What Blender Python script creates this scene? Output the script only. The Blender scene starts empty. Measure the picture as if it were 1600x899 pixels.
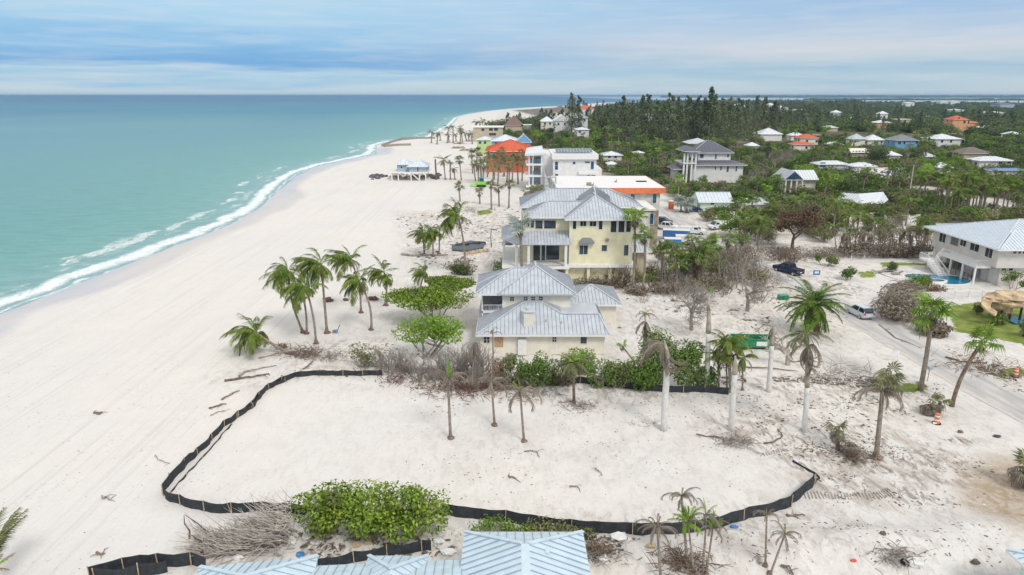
import bpy, math, random
import numpy as np
from mathutils import Vector, Matrix
R = math.radians
sc = bpy.context.scene
C = sc.collection
# ---------------------------------------------------------------- camera
H = 32.0; F = 1067.0; PITCH = R(15.7); CP, SP = math.cos(PITCH), math.sin(PITCH)
cam = bpy.data.objects.new('camera', bpy.data.cameras.new('camera')); C.objects.link(cam)
cam.location = (0, 0, H); cam.rotation_euler = (R(90 - 15.7), 0, 0)
cam.data.sensor_width = 36; cam.data.lens = F / 1600 * 36
cam.data.clip_start = 0.5; cam.data.clip_end = 90000
sc.camera = cam
# ---------------------------------------------------------------- world: overcast stratus over a blue gap, Nishita beneath
SUN_EL, SUN_AZ = R(48), R(150)      # azimuth clockwise from +Y
w = bpy.data.worlds.new("World"); sc.world = w; w.use_nodes = True
nt = w.node_tree; nt.nodes.clear(); N = nt.nodes.new; LK = nt.links.new
def ramp_node(t, stops, interp='LINEAR'):
    n = t.nodes.new('ShaderNodeValToRGB'); e = n.color_ramp.elements; n.color_ramp.interpolation = interp
    while len(e) > 1: e.remove(e[0])
    e[0].position = stops[0][0]; e[0].color = (*stops[0][1], 1)
    for p, c in stops[1:]:
        k = e.new(p); k.color = (*c, 1)
    return n
wo = N('ShaderNodeOutputWorld'); bg = N('ShaderNodeBackground'); bg.inputs[1].default_value = 0.1
sky = N('ShaderNodeTexSky'); sky.sky_type = 'NISHITA'; sky.sun_disc = False
sky.sun_elevation = SUN_EL; sky.sun_rotation = SUN_AZ; sky.altitude = 30
tc = N('ShaderNodeTexCoord'); sp = N('ShaderNodeSeparateXYZ'); LK(tc.outputs['Generated'], sp.inputs[0])
mp = N('ShaderNodeMapping'); mp.inputs['Scale'].default_value = (1.7, 1.7, 26); LK(tc.outputs['Generated'], mp.inputs[0])
n1 = N('ShaderNodeTexNoise'); n1.inputs['Scale'].default_value = 1.6; n1.inputs['Detail'].default_value = 5; n1.inputs['Roughness'].default_value = .55; LK(mp.outputs[0], n1.inputs[0])
mp2 = N('ShaderNodeMapping'); mp2.inputs['Scale'].default_value = (5, 5, 60); mp2.inputs['Location'].default_value = (3, 1, 7); LK(tc.outputs['Generated'], mp2.inputs[0])
n2 = N('ShaderNodeTexNoise'); n2.inputs['Scale'].default_value = 2.2; n2.inputs['Detail'].default_value = 6; LK(mp2.outputs[0], n2.inputs[0])
def mth(op, a, b=None, cl=False):
    m = N('ShaderNodeMath'); m.operation = op; m.use_clamp = cl
    for i, v in enumerate((a, b)):
        if v is None: continue
        if isinstance(v, (int, float)): m.inputs[i].default_value = v
        else: LK(v, m.inputs[i])
    return m.outputs[0]
zz = mth('ADD', sp.outputs[2], mth('MULTIPLY', mth('SUBTRACT', n1.outputs[0], .5), .06))
zr = mth('MULTIPLY', zz, 4.0, True)          # ramp position = elevation * 4
rl = ramp_node(nt, [(0, (.52, .70, .78)), (.05, (.58, .73, .82)), (.095, (.36, .60, .80)), (.125, (.47, .68, .84)), (.165, (.17, .42, .75)), (.22, (.22, .48, .79)),
                    (.30, (.34, .60, .85)), (.42, (.47, .71, .89)), (.60, (.58, .75, .88)), (.8, (.8, .84, .87)), (1, (.95, .95, .94))])
rr = ramp_node(nt, [(0, (.60, .69, .74)), (.06, (.50, .65, .75)), (.12, (.38, .57, .72)), (.17, (.54, .66, .75)), (.235, (.66, .70, .77)), (.30, (.58, .67, .79)),
                    (.40, (.40, .58, .80)), (.50, (.40, .60, .83)), (.62, (.47, .67, .84)), (.8, (.8, .84, .87)), (1, (.95, .95, .94))])
LK(zr, rl.inputs[0]); LK(zr, rr.inputs[0])
mr = N('ShaderNodeMapRange'); mr.interpolation_type = 'SMOOTHSTEP'; mr.inputs['From Min'].default_value = -.35; mr.inputs['From Max'].default_value = .42
LK(sp.outputs[0], mr.inputs[0])
mx = N('ShaderNodeMix'); mx.data_type = 'RGBA'; LK(mr.outputs[0], mx.inputs[0]); LK(rl.outputs[0], mx.inputs[6]); LK(rr.outputs[0], mx.inputs[7])
# wispy lighter streaks
st = N('ShaderNodeMapRange'); st.inputs['From Min'].default_value = .45; st.inputs['From Max'].default_value = .70; st.inputs['To Max'].default_value = .30; LK(n2.outputs[0], st.inputs[0])
mx2 = N('ShaderNodeMix'); mx2.data_type = 'RGBA'; LK(st.outputs[0], mx2.inputs[0]); LK(mx.outputs[2], mx2.inputs[6]); mx2.inputs[7].default_value = (.72, .77, .84, 1)
sc10 = N('ShaderNodeVectorMath'); sc10.operation = 'SCALE'; sc10.inputs['Scale'].default_value = 9.2; LK(mx2.outputs[2], sc10.inputs[0])
mx3 = N('ShaderNodeMix'); mx3.data_type = 'RGBA'; mx3.inputs[0].default_value = .93; LK(sky.outputs[0], mx3.inputs[6]); LK(sc10.outputs[0], mx3.inputs[7])
LK(mx3.outputs[2], bg.inputs[0]); LK(bg.outputs[0], wo.inputs[0])
# ---------------------------------------------------------------- sun behind thin cloud
sl = bpy.data.lights.new('sun', 'SUN'); sl.energy = 1.75; sl.angle = R(16); sl.color = (1, .955, .90)
so = bpy.data.objects.new('sun', sl); C.objects.link(so)
sd = Vector((math.sin(SUN_AZ) * math.cos(SUN_EL), math.cos(SUN_AZ) * math.cos(SUN_EL), math.sin(SUN_EL)))
so.rotation_euler = sd.to_track_quat('Z', 'Y').to_euler(); so.location = (0, -40, 80)
vs = sc.view_settings; vs.view_transform = 'Standard'; vs.look = 'None'; vs.exposure = 0.10; vs.gamma = 1; vs.use_curve_mapping = False
sc.cycles.max_bounces = 6; sc.cycles.diffuse_bounces = 3; sc.cycles.glossy_bounces = 2; sc.cycles.transparent_max_bounces = 4; sc.cycles.volume_bounces = 0
# ---------------------------------------------------------------- surveying: image ray -> place in the world
def ray(px, py):
    v = py - 449.5
    return Vector((px - 800, F * CP - v * SP, -(v * CP + F * SP)))
def G(px, py, z=0.0):
    d = ray(px, py); t = (z - H) / d.z
    return Vector((d.x * t, d.y * t, z))
def AY(px, py, Y):
    d = ray(px, py); t = Y / d.y
    return Vector((d.x * t, Y, H + d.z * t))
def AX(px, py, X):
    d = ray(px, py); t = X / d.x
    return Vector((X, d.y * t, H + d.z * t))
def ZY(Y, py): return AY(800, py, Y).z
def gz(x, y):
    i = min(max(int(np.searchsorted(GX, x)) - 1, 0), len(GX) - 2); j = min(max(int(np.searchsorted(GY, y)) - 1, 0), len(GY) - 2)
    fx = (x - GX[i]) / (GX[i + 1] - GX[i]); fy = (y - GY[j]) / (GY[j + 1] - GY[j])
    return float((GH[j, i] * (1 - fx) + GH[j, i + 1] * fx) * (1 - fy) + (GH[j + 1, i] * (1 - fx) + GH[j + 1, i + 1] * fx) * fy)
def GG(px, py):                      # ground point on the terrain
    p = G(px, py, 0)
    for _ in range(3): p = G(px, py, gz(p.x, p.y))
    return p
# ---------------------------------------------------------------- value noise on numpy
_rs = np.random.RandomState(5); _T = _rs.rand(256, 256)
def vn(x, y):
    xi = np.floor(x).astype(int); yi = np.floor(y).astype(int); fx = x - xi; fy = y - yi
    fx = fx * fx * (3 - 2 * fx); fy = fy * fy * (3 - 2 * fy)
    a = _T[xi % 256, yi % 256]; b = _T[(xi + 1) % 256, yi % 256]; c_ = _T[xi % 256, (yi + 1) % 256]; d = _T[(xi + 1) % 256, (yi + 1) % 256]
    return (a + (b - a) * fx) * (1 - fy) + (c_ + (d - c_) * fx) * fy
def fbm(x, y, o=4):
    s = 0; a = .5; t = 0
    for i in range(o):
        s = s + a * vn(x * 2 ** i + 17 * i, y * 2 ** i + 31 * i); t += a; a *= .5
    return s / t
def sstep(a, b, x):
    t = np.clip((x - a) / (b - a), 0, 1); return t * t * (3 - 2 * t)
def inpoly(x, y, poly):
    ins = np.zeros(x.shape, bool); n = len(poly)
    for i in range(n):
        x1, y1 = poly[i]; x2, y2 = poly[(i + 1) % n]
        if y1 == y2: continue
        c_ = ((y1 > y) != (y2 > y)) & (x < (x2 - x1) * (y - y1) / (y2 - y1) + x1)
        ins ^= c_
    return ins
def seglist(poly, closed=True):
    n = len(poly); return [(poly[i], poly[(i + 1) % n]) for i in range(n if closed else n - 1)]
def pdist(x, y, segs):
    d = np.full(x.shape, 1e9)
    for (x1, y1), (x2, y2) in segs:
        dx, dy = x2 - x1, y2 - y1; L = dx * dx + dy * dy + 1e-9
        t = np.clip(((x - x1) * dx + (y - y1) * dy) / L, 0, 1)
        d = np.minimum(d, np.hypot(x - x1 - t * dx, y - y1 - t * dy))
    return d
def sdist(x, y, poly):               # + inside
    d = pdist(x, y, seglist(poly)); return np.where(inpoly(x, y, poly), d, -d)
def pxpoly(pts): return [tuple(G(a, b)[:2]) for a, b in pts]
# the land outline (west shore runs straight away from the camera)
LAND = [(-78, -200), (-78, 60), (-78, 99), (-75.5, 138), (-72.5, 175), (-75, 205), (-81, 238), (-89, 285), (-91, 320), (-86, 356), (-77, 398), (-86, 445), (-91, 470), (-88, 505), (-74, 540), (-64, 560), (-66, 600)]
LAND += [tuple(G(a, b)[:2]) for a, b in ((706, 196), (712, 190), (716, 184), (732, 179), (765, 173.5), (800, 170), (838, 167.5), (862, 166.3), (885, 165.8))]
LAND += [(420, 3300), (900, 4200), (1800, 4300), (2300, 3500), (2250, 2750), (2700, 2500), (4200, 2100), (6000, 900), (6000, -200)]
def ground_h(x, y):
    s = sdist(x, y, LAND)
    h = 0.0 * x + (fbm(x / 14., y / 14., 3) - .5) * .5
    near = np.clip(1 - (y - 120) / 200, 0, 1)
    h = h + (fbm(x / 2.2 + 40, y / 2.2, 3) - .5) * .14 * near + (fbm(x * 1.1 + 7, y * .8, 3) - .5) * .20 * near * sstep(-20, 10, x)
    # smooth graded beach
    beach = sstep(-24, -38, x)
    h = h * (1 - .85 * beach)
    # bulldozed ridges of sand lower right
    for (cx, cy, rx, ry, hh) in MOUNDS:
        d2 = ((x - cx) / rx) ** 2 + ((y - cy) / ry) ** 2
        h = h + hh * np.exp(-d2 * 1.3) * (.75 + .5 * fbm(x / 3., y / 3., 3))
    rd = pdist(x, y, ROADSEG); k = 1 - sstep(3.4, 7, rd); h = h * (1 - k) + 0.0 * k
    fl = 1 - sstep(0, 4, np.maximum(0, -sdist(x, y, FLATS[0])))
    h = h * (1 - fl)
    h = h - 1.5 * sstep(3, -9, s) - 2.5 * sstep(-9, -60, s)
    return h
MOUNDS = [(20, 41.5, 7, 3.0, .9), (27, 43.5, 9, 2.2, 1.0), (33, 41, 9, 2.5, .7), (9, 42, 5, 2.5, .5), (38, 45.5, 7, 2.2, .55), (-30, 66, 3, 8, .25), (-40, 110, 5, 40, .3)]
ROADPX = [(1660, 668), (1540, 608), (1432, 545), (1345, 498), (1280, 462), (1215, 428), (1140, 392), (1085, 362), (1048, 336), (1034, 322)]
ROAD = [tuple(G(a, b)[:2]) for a, b in ROADPX]
LANEPX = [(1200, 415), (1290, 409), (1370, 407), (1450, 407), (1700, 404)]
LANE = [tuple(G(a, b)[:2]) for a, b in LANEPX]
BACKPX = [(1445, 294), (1480, 306), (1530, 318), (1580, 327), (1640, 336)]
BACKR = [tuple(G(a, b)[:2]) for a, b in BACKPX]
ROADSEG = seglist(ROAD, False) + seglist(LANE, False) + seglist(BACKR, False)
FLATS = [[(78, 94), (120, 94), (120, 140), (78, 140)]]
# ================================================================ materials
MT = {}
class NT:
    def __init__(s, name):
        m = bpy.data.materials.new(name); m.use_nodes = True; s.m = m; s.t = m.node_tree; s.t.nodes.clear()
        s.out = s.n('ShaderNodeOutputMaterial'); s.tc = s.n('ShaderNodeTexCoord')
    def n(s, ty, **k):
        x = s.t.nodes.new(ty)
        for a, b in k.items(): setattr(x, a, b)
        return x
    def l(s, a, b): s.t.links.new(a, b)
    def setin(s, sock, v):
        if isinstance(v, bpy.types.NodeSocket): s.l(v, sock)
        elif isinstance(v, tuple) and len(v) == 3 and sock.type == 'RGBA': sock.default_value = (*v, 1)
        else: sock.default_value = v
    def math(s, op, a, b=None, cl=False):
        m = s.n('ShaderNodeMath', operation=op, use_clamp=cl); s.setin(m.inputs[0], a)
        if b is not None: s.setin(m.inputs[1], b)
        return m.outputs[0]
    def noise(s, scale, detail=3, vec=None, rough=.5, dist=0):
        x = s.n('ShaderNodeTexNoise'); x.inputs['Scale'].default_value = scale; x.inputs['Detail'].default_value = detail
        x.inputs['Roughness'].default_value = rough; x.inputs['Distortion'].default_value = dist
        s.l(vec if vec is not None else s.tc.outputs['Object'], x.inputs['Vector']); return x.outputs[0]
    def map(s, scale=(1, 1, 1), rot=(0, 0, 0), loc=(0, 0, 0), src='Object'):
        x = s.n('ShaderNodeMapping'); x.inputs['Scale'].default_value = scale; x.inputs['Rotation'].default_value = rot; x.inputs['Location'].default_value = loc
        s.l(s.tc.outputs[src], x.inputs[0]); return x.outputs[0]
    def rng(s, v, a, b, c=0., d=1., smooth=True):
        x = s.n('ShaderNodeMapRange'); x.interpolation_type = 'SMOOTHSTEP' if smooth else 'LINEAR'
        s.setin(x.inputs[0], v)
        for i, q in ((1, a), (2, b), (3, c), (4, d)): s.setin(x.inputs[i], q)
        return x.outputs[0]
    def mix(s, f, a, b):
        x = s.n('ShaderNodeMix', data_type='RGBA'); s.setin(x.inputs[0], f); s.setin(x.inputs[6], a); s.setin(x.inputs[7], b); return x.outputs[2]
    def attr(s, name):
        x = s.n('ShaderNodeAttribute'); x.attribute_name = name; return x.outputs['Fac']
    def ramp(s, f, stops): x = ramp_node(s.t, stops); s.setin(x.inputs[0], f); return x.outputs[0]
    def bump(s, h, st=.3, dist=.1, nrm=None):
        x = s.n('ShaderNodeBump'); x.inputs['Strength'].default_value = st; x.inputs['Distance'].default_value = dist; s.l(h, x.inputs['Height'])
        if nrm is not None: s.l(nrm, x.inputs['Normal'])
        return x.outputs[0]
    def pbr(s, col, rough=.6, normal=None, metal=0, spec=None, emit=None):
        b = s.n('ShaderNodeBsdfPrincipled'); s.setin(b.inputs['Base Color'], col); s.setin(b.inputs['Roughness'], rough); b.inputs['Metallic'].default_value = metal
        if spec is not None: s.setin(b.inputs['Specular IOR Level'], spec)
        if normal is not None: s.l(normal, b.inputs['Normal'])
        s.b = b; s.l(b.outputs[0], s.out.inputs[0]); return b
def simple(name, col, rough=.6, var=.12, scale=2.0, bump=0.0, bs=12, metal=0, spec=None):
    k = NT(name); v = k.noise(scale, 4); dark = tuple(c * (1 - var * 1.6) for c in col); lite = tuple(min(1, c * (1 + var * .6)) for c in col)
    c = k.mix(k.rng(v, .3, .7), dark, lite)
    k.pbr(c, rough, k.bump(k.noise(bs, 4), bump, .05) if bump else None, metal, spec); MT[name] = k.m; return k.m
def leafmat(name, a, b, c3=None, trans=.25, rough=.55):
    k = NT(name); g = k.n('ShaderNodeNewGeometry'); rnd = g.outputs['Random Per Island']; oi = k.n('ShaderNodeObjectInfo')
    col = k.mix(rnd, a, b)
    if c3: col = k.mix(k.rng(k.noise(.35, 3), .5, .66), col, c3)
    v = k.math('ADD', k.math('MULTIPLY', oi.outputs['Random'], .5), .75)
    x = k.n('ShaderNodeVectorMath', operation='SCALE'); k.l(col, x.inputs[0]); k.l(v, x.inputs['Scale'])
    d = k.n('ShaderNodeBsdfPrincipled'); k.l(x.outputs[0], d.inputs['Base Color']); d.inputs['Roughness'].default_value = rough; d.inputs['Specular IOR Level'].default_value = .3
    t = k.n('ShaderNodeBsdfTranslucent'); k.l(x.outputs[0], t.inputs[0]); m = k.n('ShaderNodeMixShader'); m.inputs[0].default_value = trans
    k.l(d.outputs[0], m.inputs[1]); k.l(t.outputs[0], m.inputs[2]); k.l(m.outputs[0], k.out.inputs[0]); MT[name] = k.m
leafmat('leaf_seagrape', (.06, .14, .018), (.40, .54, .06), (.17, .20, .06))
leafmat('leaf_green', (.07, .15, .025), (.20, .30, .06), (.20, .20, .09))
leafmat('leaf_bright', (.12, .24, .025), (.27, .40, .05), (.24, .30, .06))
leafmat('leaf_dark', (.055, .105, .03), (.13, .19, .06), (.17, .16, .09))
leafmat('leaf_olive', (.13, .15, .06), (.27, .27, .12), (.28, .23, .15))
leafmat('leaf_brown', (.16, .10, .065), (.30, .20, .13), (.2, .15, .1))
leafmat('needle', (.10, .15, .075), (.22, .26, .13), (.22, .21, .15), trans=.3)
leafmat('frond_green', (.07, .14, .02), (.22, .32, .05), (.24, .25, .08))
leafmat('frond_lime', (.16, .30, .03), (.30, .46, .06))
leafmat('frond_yellow', (.30, .27, .05), (.45, .36, .10))
leafmat('frond_dry', (.20, .17, .14), (.38, .33, .27), (.26, .20, .14))
leafmat('frond_brown', (.22, .14, .07), (.38, .26, .14))
leafmat('frond_olive', (.13, .16, .06), (.28, .28, .14), (.3, .26, .18))
leafmat('leaf_silver', (.30, .36, .32), (.5, .55, .5))
def bark(name, a, b, ring=0, rough=.85):
    k = NT(name); v = k.noise(3, 5, k.map((1, 1, .6)))
    c = k.mix(k.rng(v, .3, .7), a, b); nrm = k.bump(k.noise(9, 4), .5, .05)
    if ring:
        wv = k.n('ShaderNodeTexWave'); wv.bands_direction = 'Z'; wv.inputs['Scale'].default_value = ring; wv.inputs['Distortion'].default_value = 1.2
        k.l(k.tc.outputs['Object'], wv.inputs[0]); c = k.mix(k.rng(wv.outputs['Fac'], .0, .35, .35, 0), c, tuple(q * .5 for q in a)); nrm = k.bump(wv.outputs['Fac'], .5, .04)
    k.pbr(c, rough, nrm); MT[name] = k.m
bark('bark_palm', (.20, .165, .135), (.36, .31, .26), 1.3)
bark('bark_grey', (.21, .185, .165), (.38, .345, .31))
bark('bark_dark', (.09, .07, .055), (.20, .16, .13))
bark('bark_brown', (.13, .09, .065), (.27, .20, .15))
bark('bark_bleached', (.34, .30, .27), (.60, .55, .50))
bark('bark_royal', (.56, .55, .53), (.74, .73, .71), 0)
bark('bark_shaft', (.30, .26, .21), (.47, .42, .35), 0)
bark('husk', (.10, .05, .045), (.22, .13, .11))
# metal roofs
def metal(name, col, rough=.42, streak=.15, mt=.25):
    k = NT(name); v = k.noise(1.2, 5, k.map((1, 1, .5))); v2 = k.noise(.35, 3)
    c = k.mix(k.rng(v, .3, .75), tuple(q * (1 - streak) for q in col), col)
    c = k.mix(k.rng(v2, .5, .75, 0, .5), c, tuple(q * (1 - streak * .9) for q in col))
    k.pbr(c, k.rng(v, .3, .7, rough - .08, rough + .12), k.bump(k.noise(2.2, 2), .12, .05), mt); MT[name] = k.m
metal('roof_grey', (.57, .61, .665), .45, .17, .1); metal('roof_grey_dark', (.24, .265, .29)); metal('roof_pale_blue', (.62, .75, .83), .45, .12, .08)
metal('roof_seam', (.30, .33, .38)); metal('roof_seam_blue', (.33, .43, .53), .5, .1, .1); metal('roof_white', (.72, .76, .80), .5, .08, .05); metal('roof_lightblue', (.69, .75, .81), .5, .12, .05)
metal('roof_slate', (.135, .135, .17), .6, .2, 0); metal('galvanised', (.45, .46, .47)); metal('membrane', (.80, .79, .78), .6, .05, 0)
metal('roof_blue', (.12, .24, .50), .5, .15, 0)
simple('roof_orange', (.66, .12, .045), .7, .18, 1.5, .3, 6); simple('thatch', (.23, .145, .125), .9, .25, 2, .6, 14)
simple('shingle_brown', (.20, .16, .14), .85, .2, 3, .3)
def clap(name, col, pitch=.18):      # lap siding / stucco wall
    k = NT(name); wv = k.n('ShaderNodeTexWave'); wv.bands_direction = 'Z'; wv.wave_profile = 'SAW'; wv.inputs['Scale'].default_value = 1 / pitch / 3.14 / 2 * 3.14
    k.l(k.tc.outputs['Object'], wv.inputs[0]); v = k.noise(.8, 5); v2 = k.noise(.5, 4, k.map((2.5, 2.5, .35)))
    c = k.mix(k.rng(v, .3, .75), tuple(q * .86 for q in col), col); c = k.mix(k.rng(v2, .5, .8, 0, .45), c, tuple(q * .78 for q in col))
    k.pbr(c, .7, k.bump(wv.outputs['Fac'], .25, .03)); MT[name] = k.m
clap('wall_cream', (.84, .80, .70)); clap('wall_yellow', (.87, .82, .57)); clap('wall_white', (.80, .80, .80)); clap('wall_taupe', (.68, .65, .61)); clap('wall_blue', (.18, .42, .66))
clap('wall_orange', (.72, .17, .06)); clap('wall_green', (.48, .66, .28)); clap('wall_beige', (.60, .52, .38)); clap('wall_slateblue', (.42, .52, .60)); clap('wall_peach', (.75, .42, .22)); clap('wall_mint', (.62, .78, .68))
simple('concrete', (.46, .43, .39), .85, .25, .8, .3); simple('concrete_pale', (.66, .64, .60), .8, .12, .8, .1); simple('block_brown', (.36, .30, .24), .9, .25, 1.2, .4)
simple('trim_white', (.80, .80, .79), .5, .05); simple('paint_orange', (.72, .20, .07), .55, .08); simple('paint_blue', (.05, .16, .42), .4, .08); simple('paint_red', (.70, .09, .05), .45, .08)
simple('green_metal', (.02, .27, .12), .5, .2, 2); simple('lime_plastic', (.30, .72, .06), .45, .1); simple('teal', (.06, .35, .36), .45, .1)
simple('wood_pale', (.55, .42, .27), .8, .2, 3); simple('wood_weathered', (.36, .32, .28), .85, .25, 3, .3); simple('wood_orange', (.55, .28, .10), .7, .15)
simple('fabric_black', (.030, .036, .043), .75, .25, 2.5, .4, 5); simple('tarp_dark', (.09, .11, .13), .6, .2, 2, .3); simple('rubber', (.025, .025, .027), .8, .1)
simple('plastic_white', (.78, .78, .77), .4, .05); simple('plastic_blue', (.05, .22, .55), .4, .08); simple('chrome', (.55, .56, .58), .25, .05, metal=.8)
simple('car_silver', (.62, .66, .70), .25, .04, metal=.2); simple('car_navy', (.025, .045, .12), .22, .05, metal=.4); simple('car_white', (.78, .79, .80), .25, .03)
simple('light_red', (.5, .02, .02), .2, .05); simple('light_clear', (.7, .7, .68), .1, .05); simple('rock', (.42, .36, .29), .9, .3, .8, .6, 4); simple('rock_dark', (.13, .13, .145), .9, .3, .9, .6, 4)
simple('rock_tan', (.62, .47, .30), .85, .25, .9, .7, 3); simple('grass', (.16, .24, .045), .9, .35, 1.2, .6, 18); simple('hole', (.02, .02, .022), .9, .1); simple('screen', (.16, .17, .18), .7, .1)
simple('shell_white', (.70, .66, .60), .7, .2)
def glassmat(name, col):
    k = NT(name); k.pbr(k.mix(k.rng(k.noise(.7, 3), .35, .7), tuple(q * .5 for q in col), col), .06, None, 0, .8); MT[name] = k.m
simple('brush_dark', (.16, .13, .11), .9, .3)
glassmat('glass_dark', (.035, .055, .075)); glassmat('glass_blue', (.03, .13, .26)); glassmat('glass_tint', (.12, .20, .26))
# ---- sand
k = NT('sand')
gp = k.n('ShaderNodeNewGeometry'); gx = k.n('ShaderNodeSeparateXYZ'); k.l(gp.outputs['Position'], gx.inputs[0]); onb = k.rng(gx.outputs[0], -36, -22, 1, .12)
a = {n: k.attr(n) for n in ('wet', 'forest', 'grass', 'mud', 'dirt', 'swash')}
big = k.noise(.035, 4); mid = k.noise(.35, 5, rough=.6); fine = k.noise(3.0, 5, rough=.65); tiny = k.noise(14, 3)
base = k.mix(k.rng(big, .35, .65), (.70, .685, .665), (.735, .705, .66))
base = k.mix(k.math('MULTIPLY', k.rng(mid, .35, .7, 0, .55), k.math('ADD', k.math('MULTIPLY', a['dirt'], 1.2), .3, True)), base, (.64, .60, .555))
base = k.mix(k.rng(fine, .55, .75, 0, .25), base, (.50, .46, .42))
# graded beach: long faint drag lines along the shore
drag = k.noise(1.0, 6, k.map((.75, .012, 1), (0, 0, R(-2))), .7); base = k.mix(k.math('MULTIPLY', onb, k.rng(drag, .48, .7, 0, .55)), base, (.62, .60, .60))
drag2 = k.noise(1.0, 4, k.map((2.6, .02, 1), (0, 0, R(3))), .6); base = k.mix(k.math('MULTIPLY', onb, k.rng(drag2, .57, .63, 0, .30)), base, (.52, .49, .485))
# disturbed sand: ruts, litter, dark streaks
d1 = k.noise(1.4, 6, k.map((1, .45, 1), (0, 0, R(25))), .7, .8); d2 = k.noise(5.0, 5, None, .7); d3 = k.noise(.25, 4, None, .6, 1.2)
dd = k.math('MULTIPLY', a['dirt'], k.rng(d1, .47, .62)); base = k.mix(k.math('MULTIPLY', dd, .8), base, (.23, .20, .175))
dd2 = k.math('MULTIPLY', a['dirt'], k.rng(d2, .60, .66)); base = k.mix(k.math('MULTIPLY', dd2, .75), base, (.17, .145, .12))
dd3 = k.math('MULTIPLY', a['dirt'], k.rng(d3, .46, .62)); base = k.mix(k.math('MULTIPLY', dd3, .55), base, (.40, .34, .29))
# sparse specks everywhere
spk = k.math('MULTIPLY', k.rng(k.noise(4.3, 2, None, .4), .71, .74), k.rng(mid, .5, .62)); base = k.mix(k.math('MULTIPLY', spk, .7), base, (.22, .18, .15))
mudc = k.mix(k.rng(k.noise(.9, 5, None, .65, 1.5), .35, .62), (.50, .43, .36), (.36, .27, .17)); base = k.mix(k.math('MULTIPLY', a['mud'], .9), base, mudc)
grc = k.mix(k.rng(k.noise(.5, 4), .35, .65), (.15, .22, .04), (.27, .30, .09)); gm = k.rng(k.math('ADD', a['grass'], k.math('MULTIPLY', k.math('SUBTRACT', k.noise(1.3, 5, None, .65), .5), 1.9)), .45, .65)
base = k.mix(gm, base, grc)
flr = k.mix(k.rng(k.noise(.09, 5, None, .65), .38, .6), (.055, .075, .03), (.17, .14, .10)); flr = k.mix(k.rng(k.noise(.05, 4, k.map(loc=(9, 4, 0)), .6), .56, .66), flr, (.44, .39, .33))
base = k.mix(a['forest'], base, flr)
wetc = k.mix(k.rng(k.noise(.12, 4, k.map((1, .25, 1)), .6), .35, .65), (.50, .51, .57), (.62, .57, .53)); base = k.mix(a['wet'], base, wetc)
vo = k.n('ShaderNodeTexVoronoi'); vo.inputs['Scale'].default_value = 1.9; k.l(k.map((1, .8, 1)), vo.inputs['Vector']); pit = k.math('MULTIPLY', k.rng(vo.outputs['Distance'], .08, .3, 1, 0), k.rng(k.noise(.16, 3), .45, .6)); base = k.mix(k.math('MULTIPLY', pit, .16), base, (.36, .32, .28))
hb = k.math('ADD', k.math('SUBTRACT', k.math('MULTIPLY', d1, .6), k.math('MULTIPLY', pit, .35)), k.math('ADD', k.math('MULTIPLY', fine, .35), k.math('MULTIPLY', tiny, .12)))
k.pbr(base, k.rng(a['wet'], 0, 1, .95, .30), k.bump(hb, .7, .16), 0, k.rng(a['wet'], 0, 1, .1, .5)); MT['sand'] = k.m
# ---- road
k = NT('road'); u = k.attr('across'); base = k.mix(k.rng(k.noise(.6, 6, k.map((1, .25, 1), (0, 0, R(8)))), .35, .65), (.45, .445, .44), (.58, .56, .54))
tr = k.math('ABSOLUTE', k.math('SUBTRACT', k.math('ABSOLUTE', u), .42)); trk = k.rng(k.math('ADD', tr, k.math('MULTIPLY', k.noise(1.2, 5), .10)), .08, .20, .75, 0)
base = k.mix(k.math('MULTIPLY', trk, .6), base, (.36, .35, .35)); edge = k.rng(k.math('ADD', k.math('ABSOLUTE', u), k.math('MULTIPLY', k.math('SUBTRACT', k.noise(.9, 5), .5), .5)), .80, .95)
base = k.mix(edge, base, (.62, .58, .53)); cr = k.rng(k.noise(2.5, 5, None, .7), .62, .66, 0, .5); base = k.mix(cr, base, (.22, .2, .18))
k.pbr(base, .9, k.bump(k.noise(6, 5), .3, .05), 0, .15); MT['road'] = k.m
# ---- sea
k = NT('sea'); s = k.attr('shore'); g = k.n('ShaderNodeNewGeometry'); pos = k.n('ShaderNodeSeparateXYZ'); k.l(g.outputs['Position'], pos.inputs[0])
wob = k.math('ADD', k.math('MULTIPLY', k.math('SUBTRACT', k.noise(.018, 3), .5), 9), k.math('MULTIPLY', k.math('SUBTRACT', k.noise(.09, 3), .5), 6))
sw = k.math('ADD', s, wob)
dcol = k.ramp(k.math('MULTIPLY', k.math('LOGARITHM', k.math('MAXIMUM', s, 1.), 10.), .25), [(0, (.44, .50, .54)), (.24, (.33, .46, .46)), (.34, (.20, .42, .38)), (.42, (.13, .36, .34)), (.52, (.075, .30, .34)), (.62, (.05, .255, .35)), (.76, (.035, .22, .36)), (.86, (.022, .18, .35)), (1, (.012, .14, .32))])
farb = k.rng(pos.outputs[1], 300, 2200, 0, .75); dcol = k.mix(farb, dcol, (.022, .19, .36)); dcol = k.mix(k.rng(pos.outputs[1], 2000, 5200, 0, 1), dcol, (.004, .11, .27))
patch = k.noise(.006, 4, k.map((1, .35, 1))); dcol = k.mix(k.rng(patch, .4, .68, 0, .30), dcol, (.16, .38, .36))
rip = k.noise(.22, 6, k.map((.55, 2.0, 1), (0, 0, R(-24))), .72); dcol = k.mix(k.rng(rip, .38, .66, 0, .38), dcol, (.05, .16, .20))
dk = k.n('ShaderNodeVectorMath', operation='MULTIPLY'); k.l(dcol, dk.inputs[0]); dk.inputs[1].default_value = (.66, .88, .87); dcol = dk.outputs[0]; bay = k.rng(pos.outputs[0], 900, 1500); dcol = k.mix(bay, dcol, (.42, .50, .56))
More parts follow.
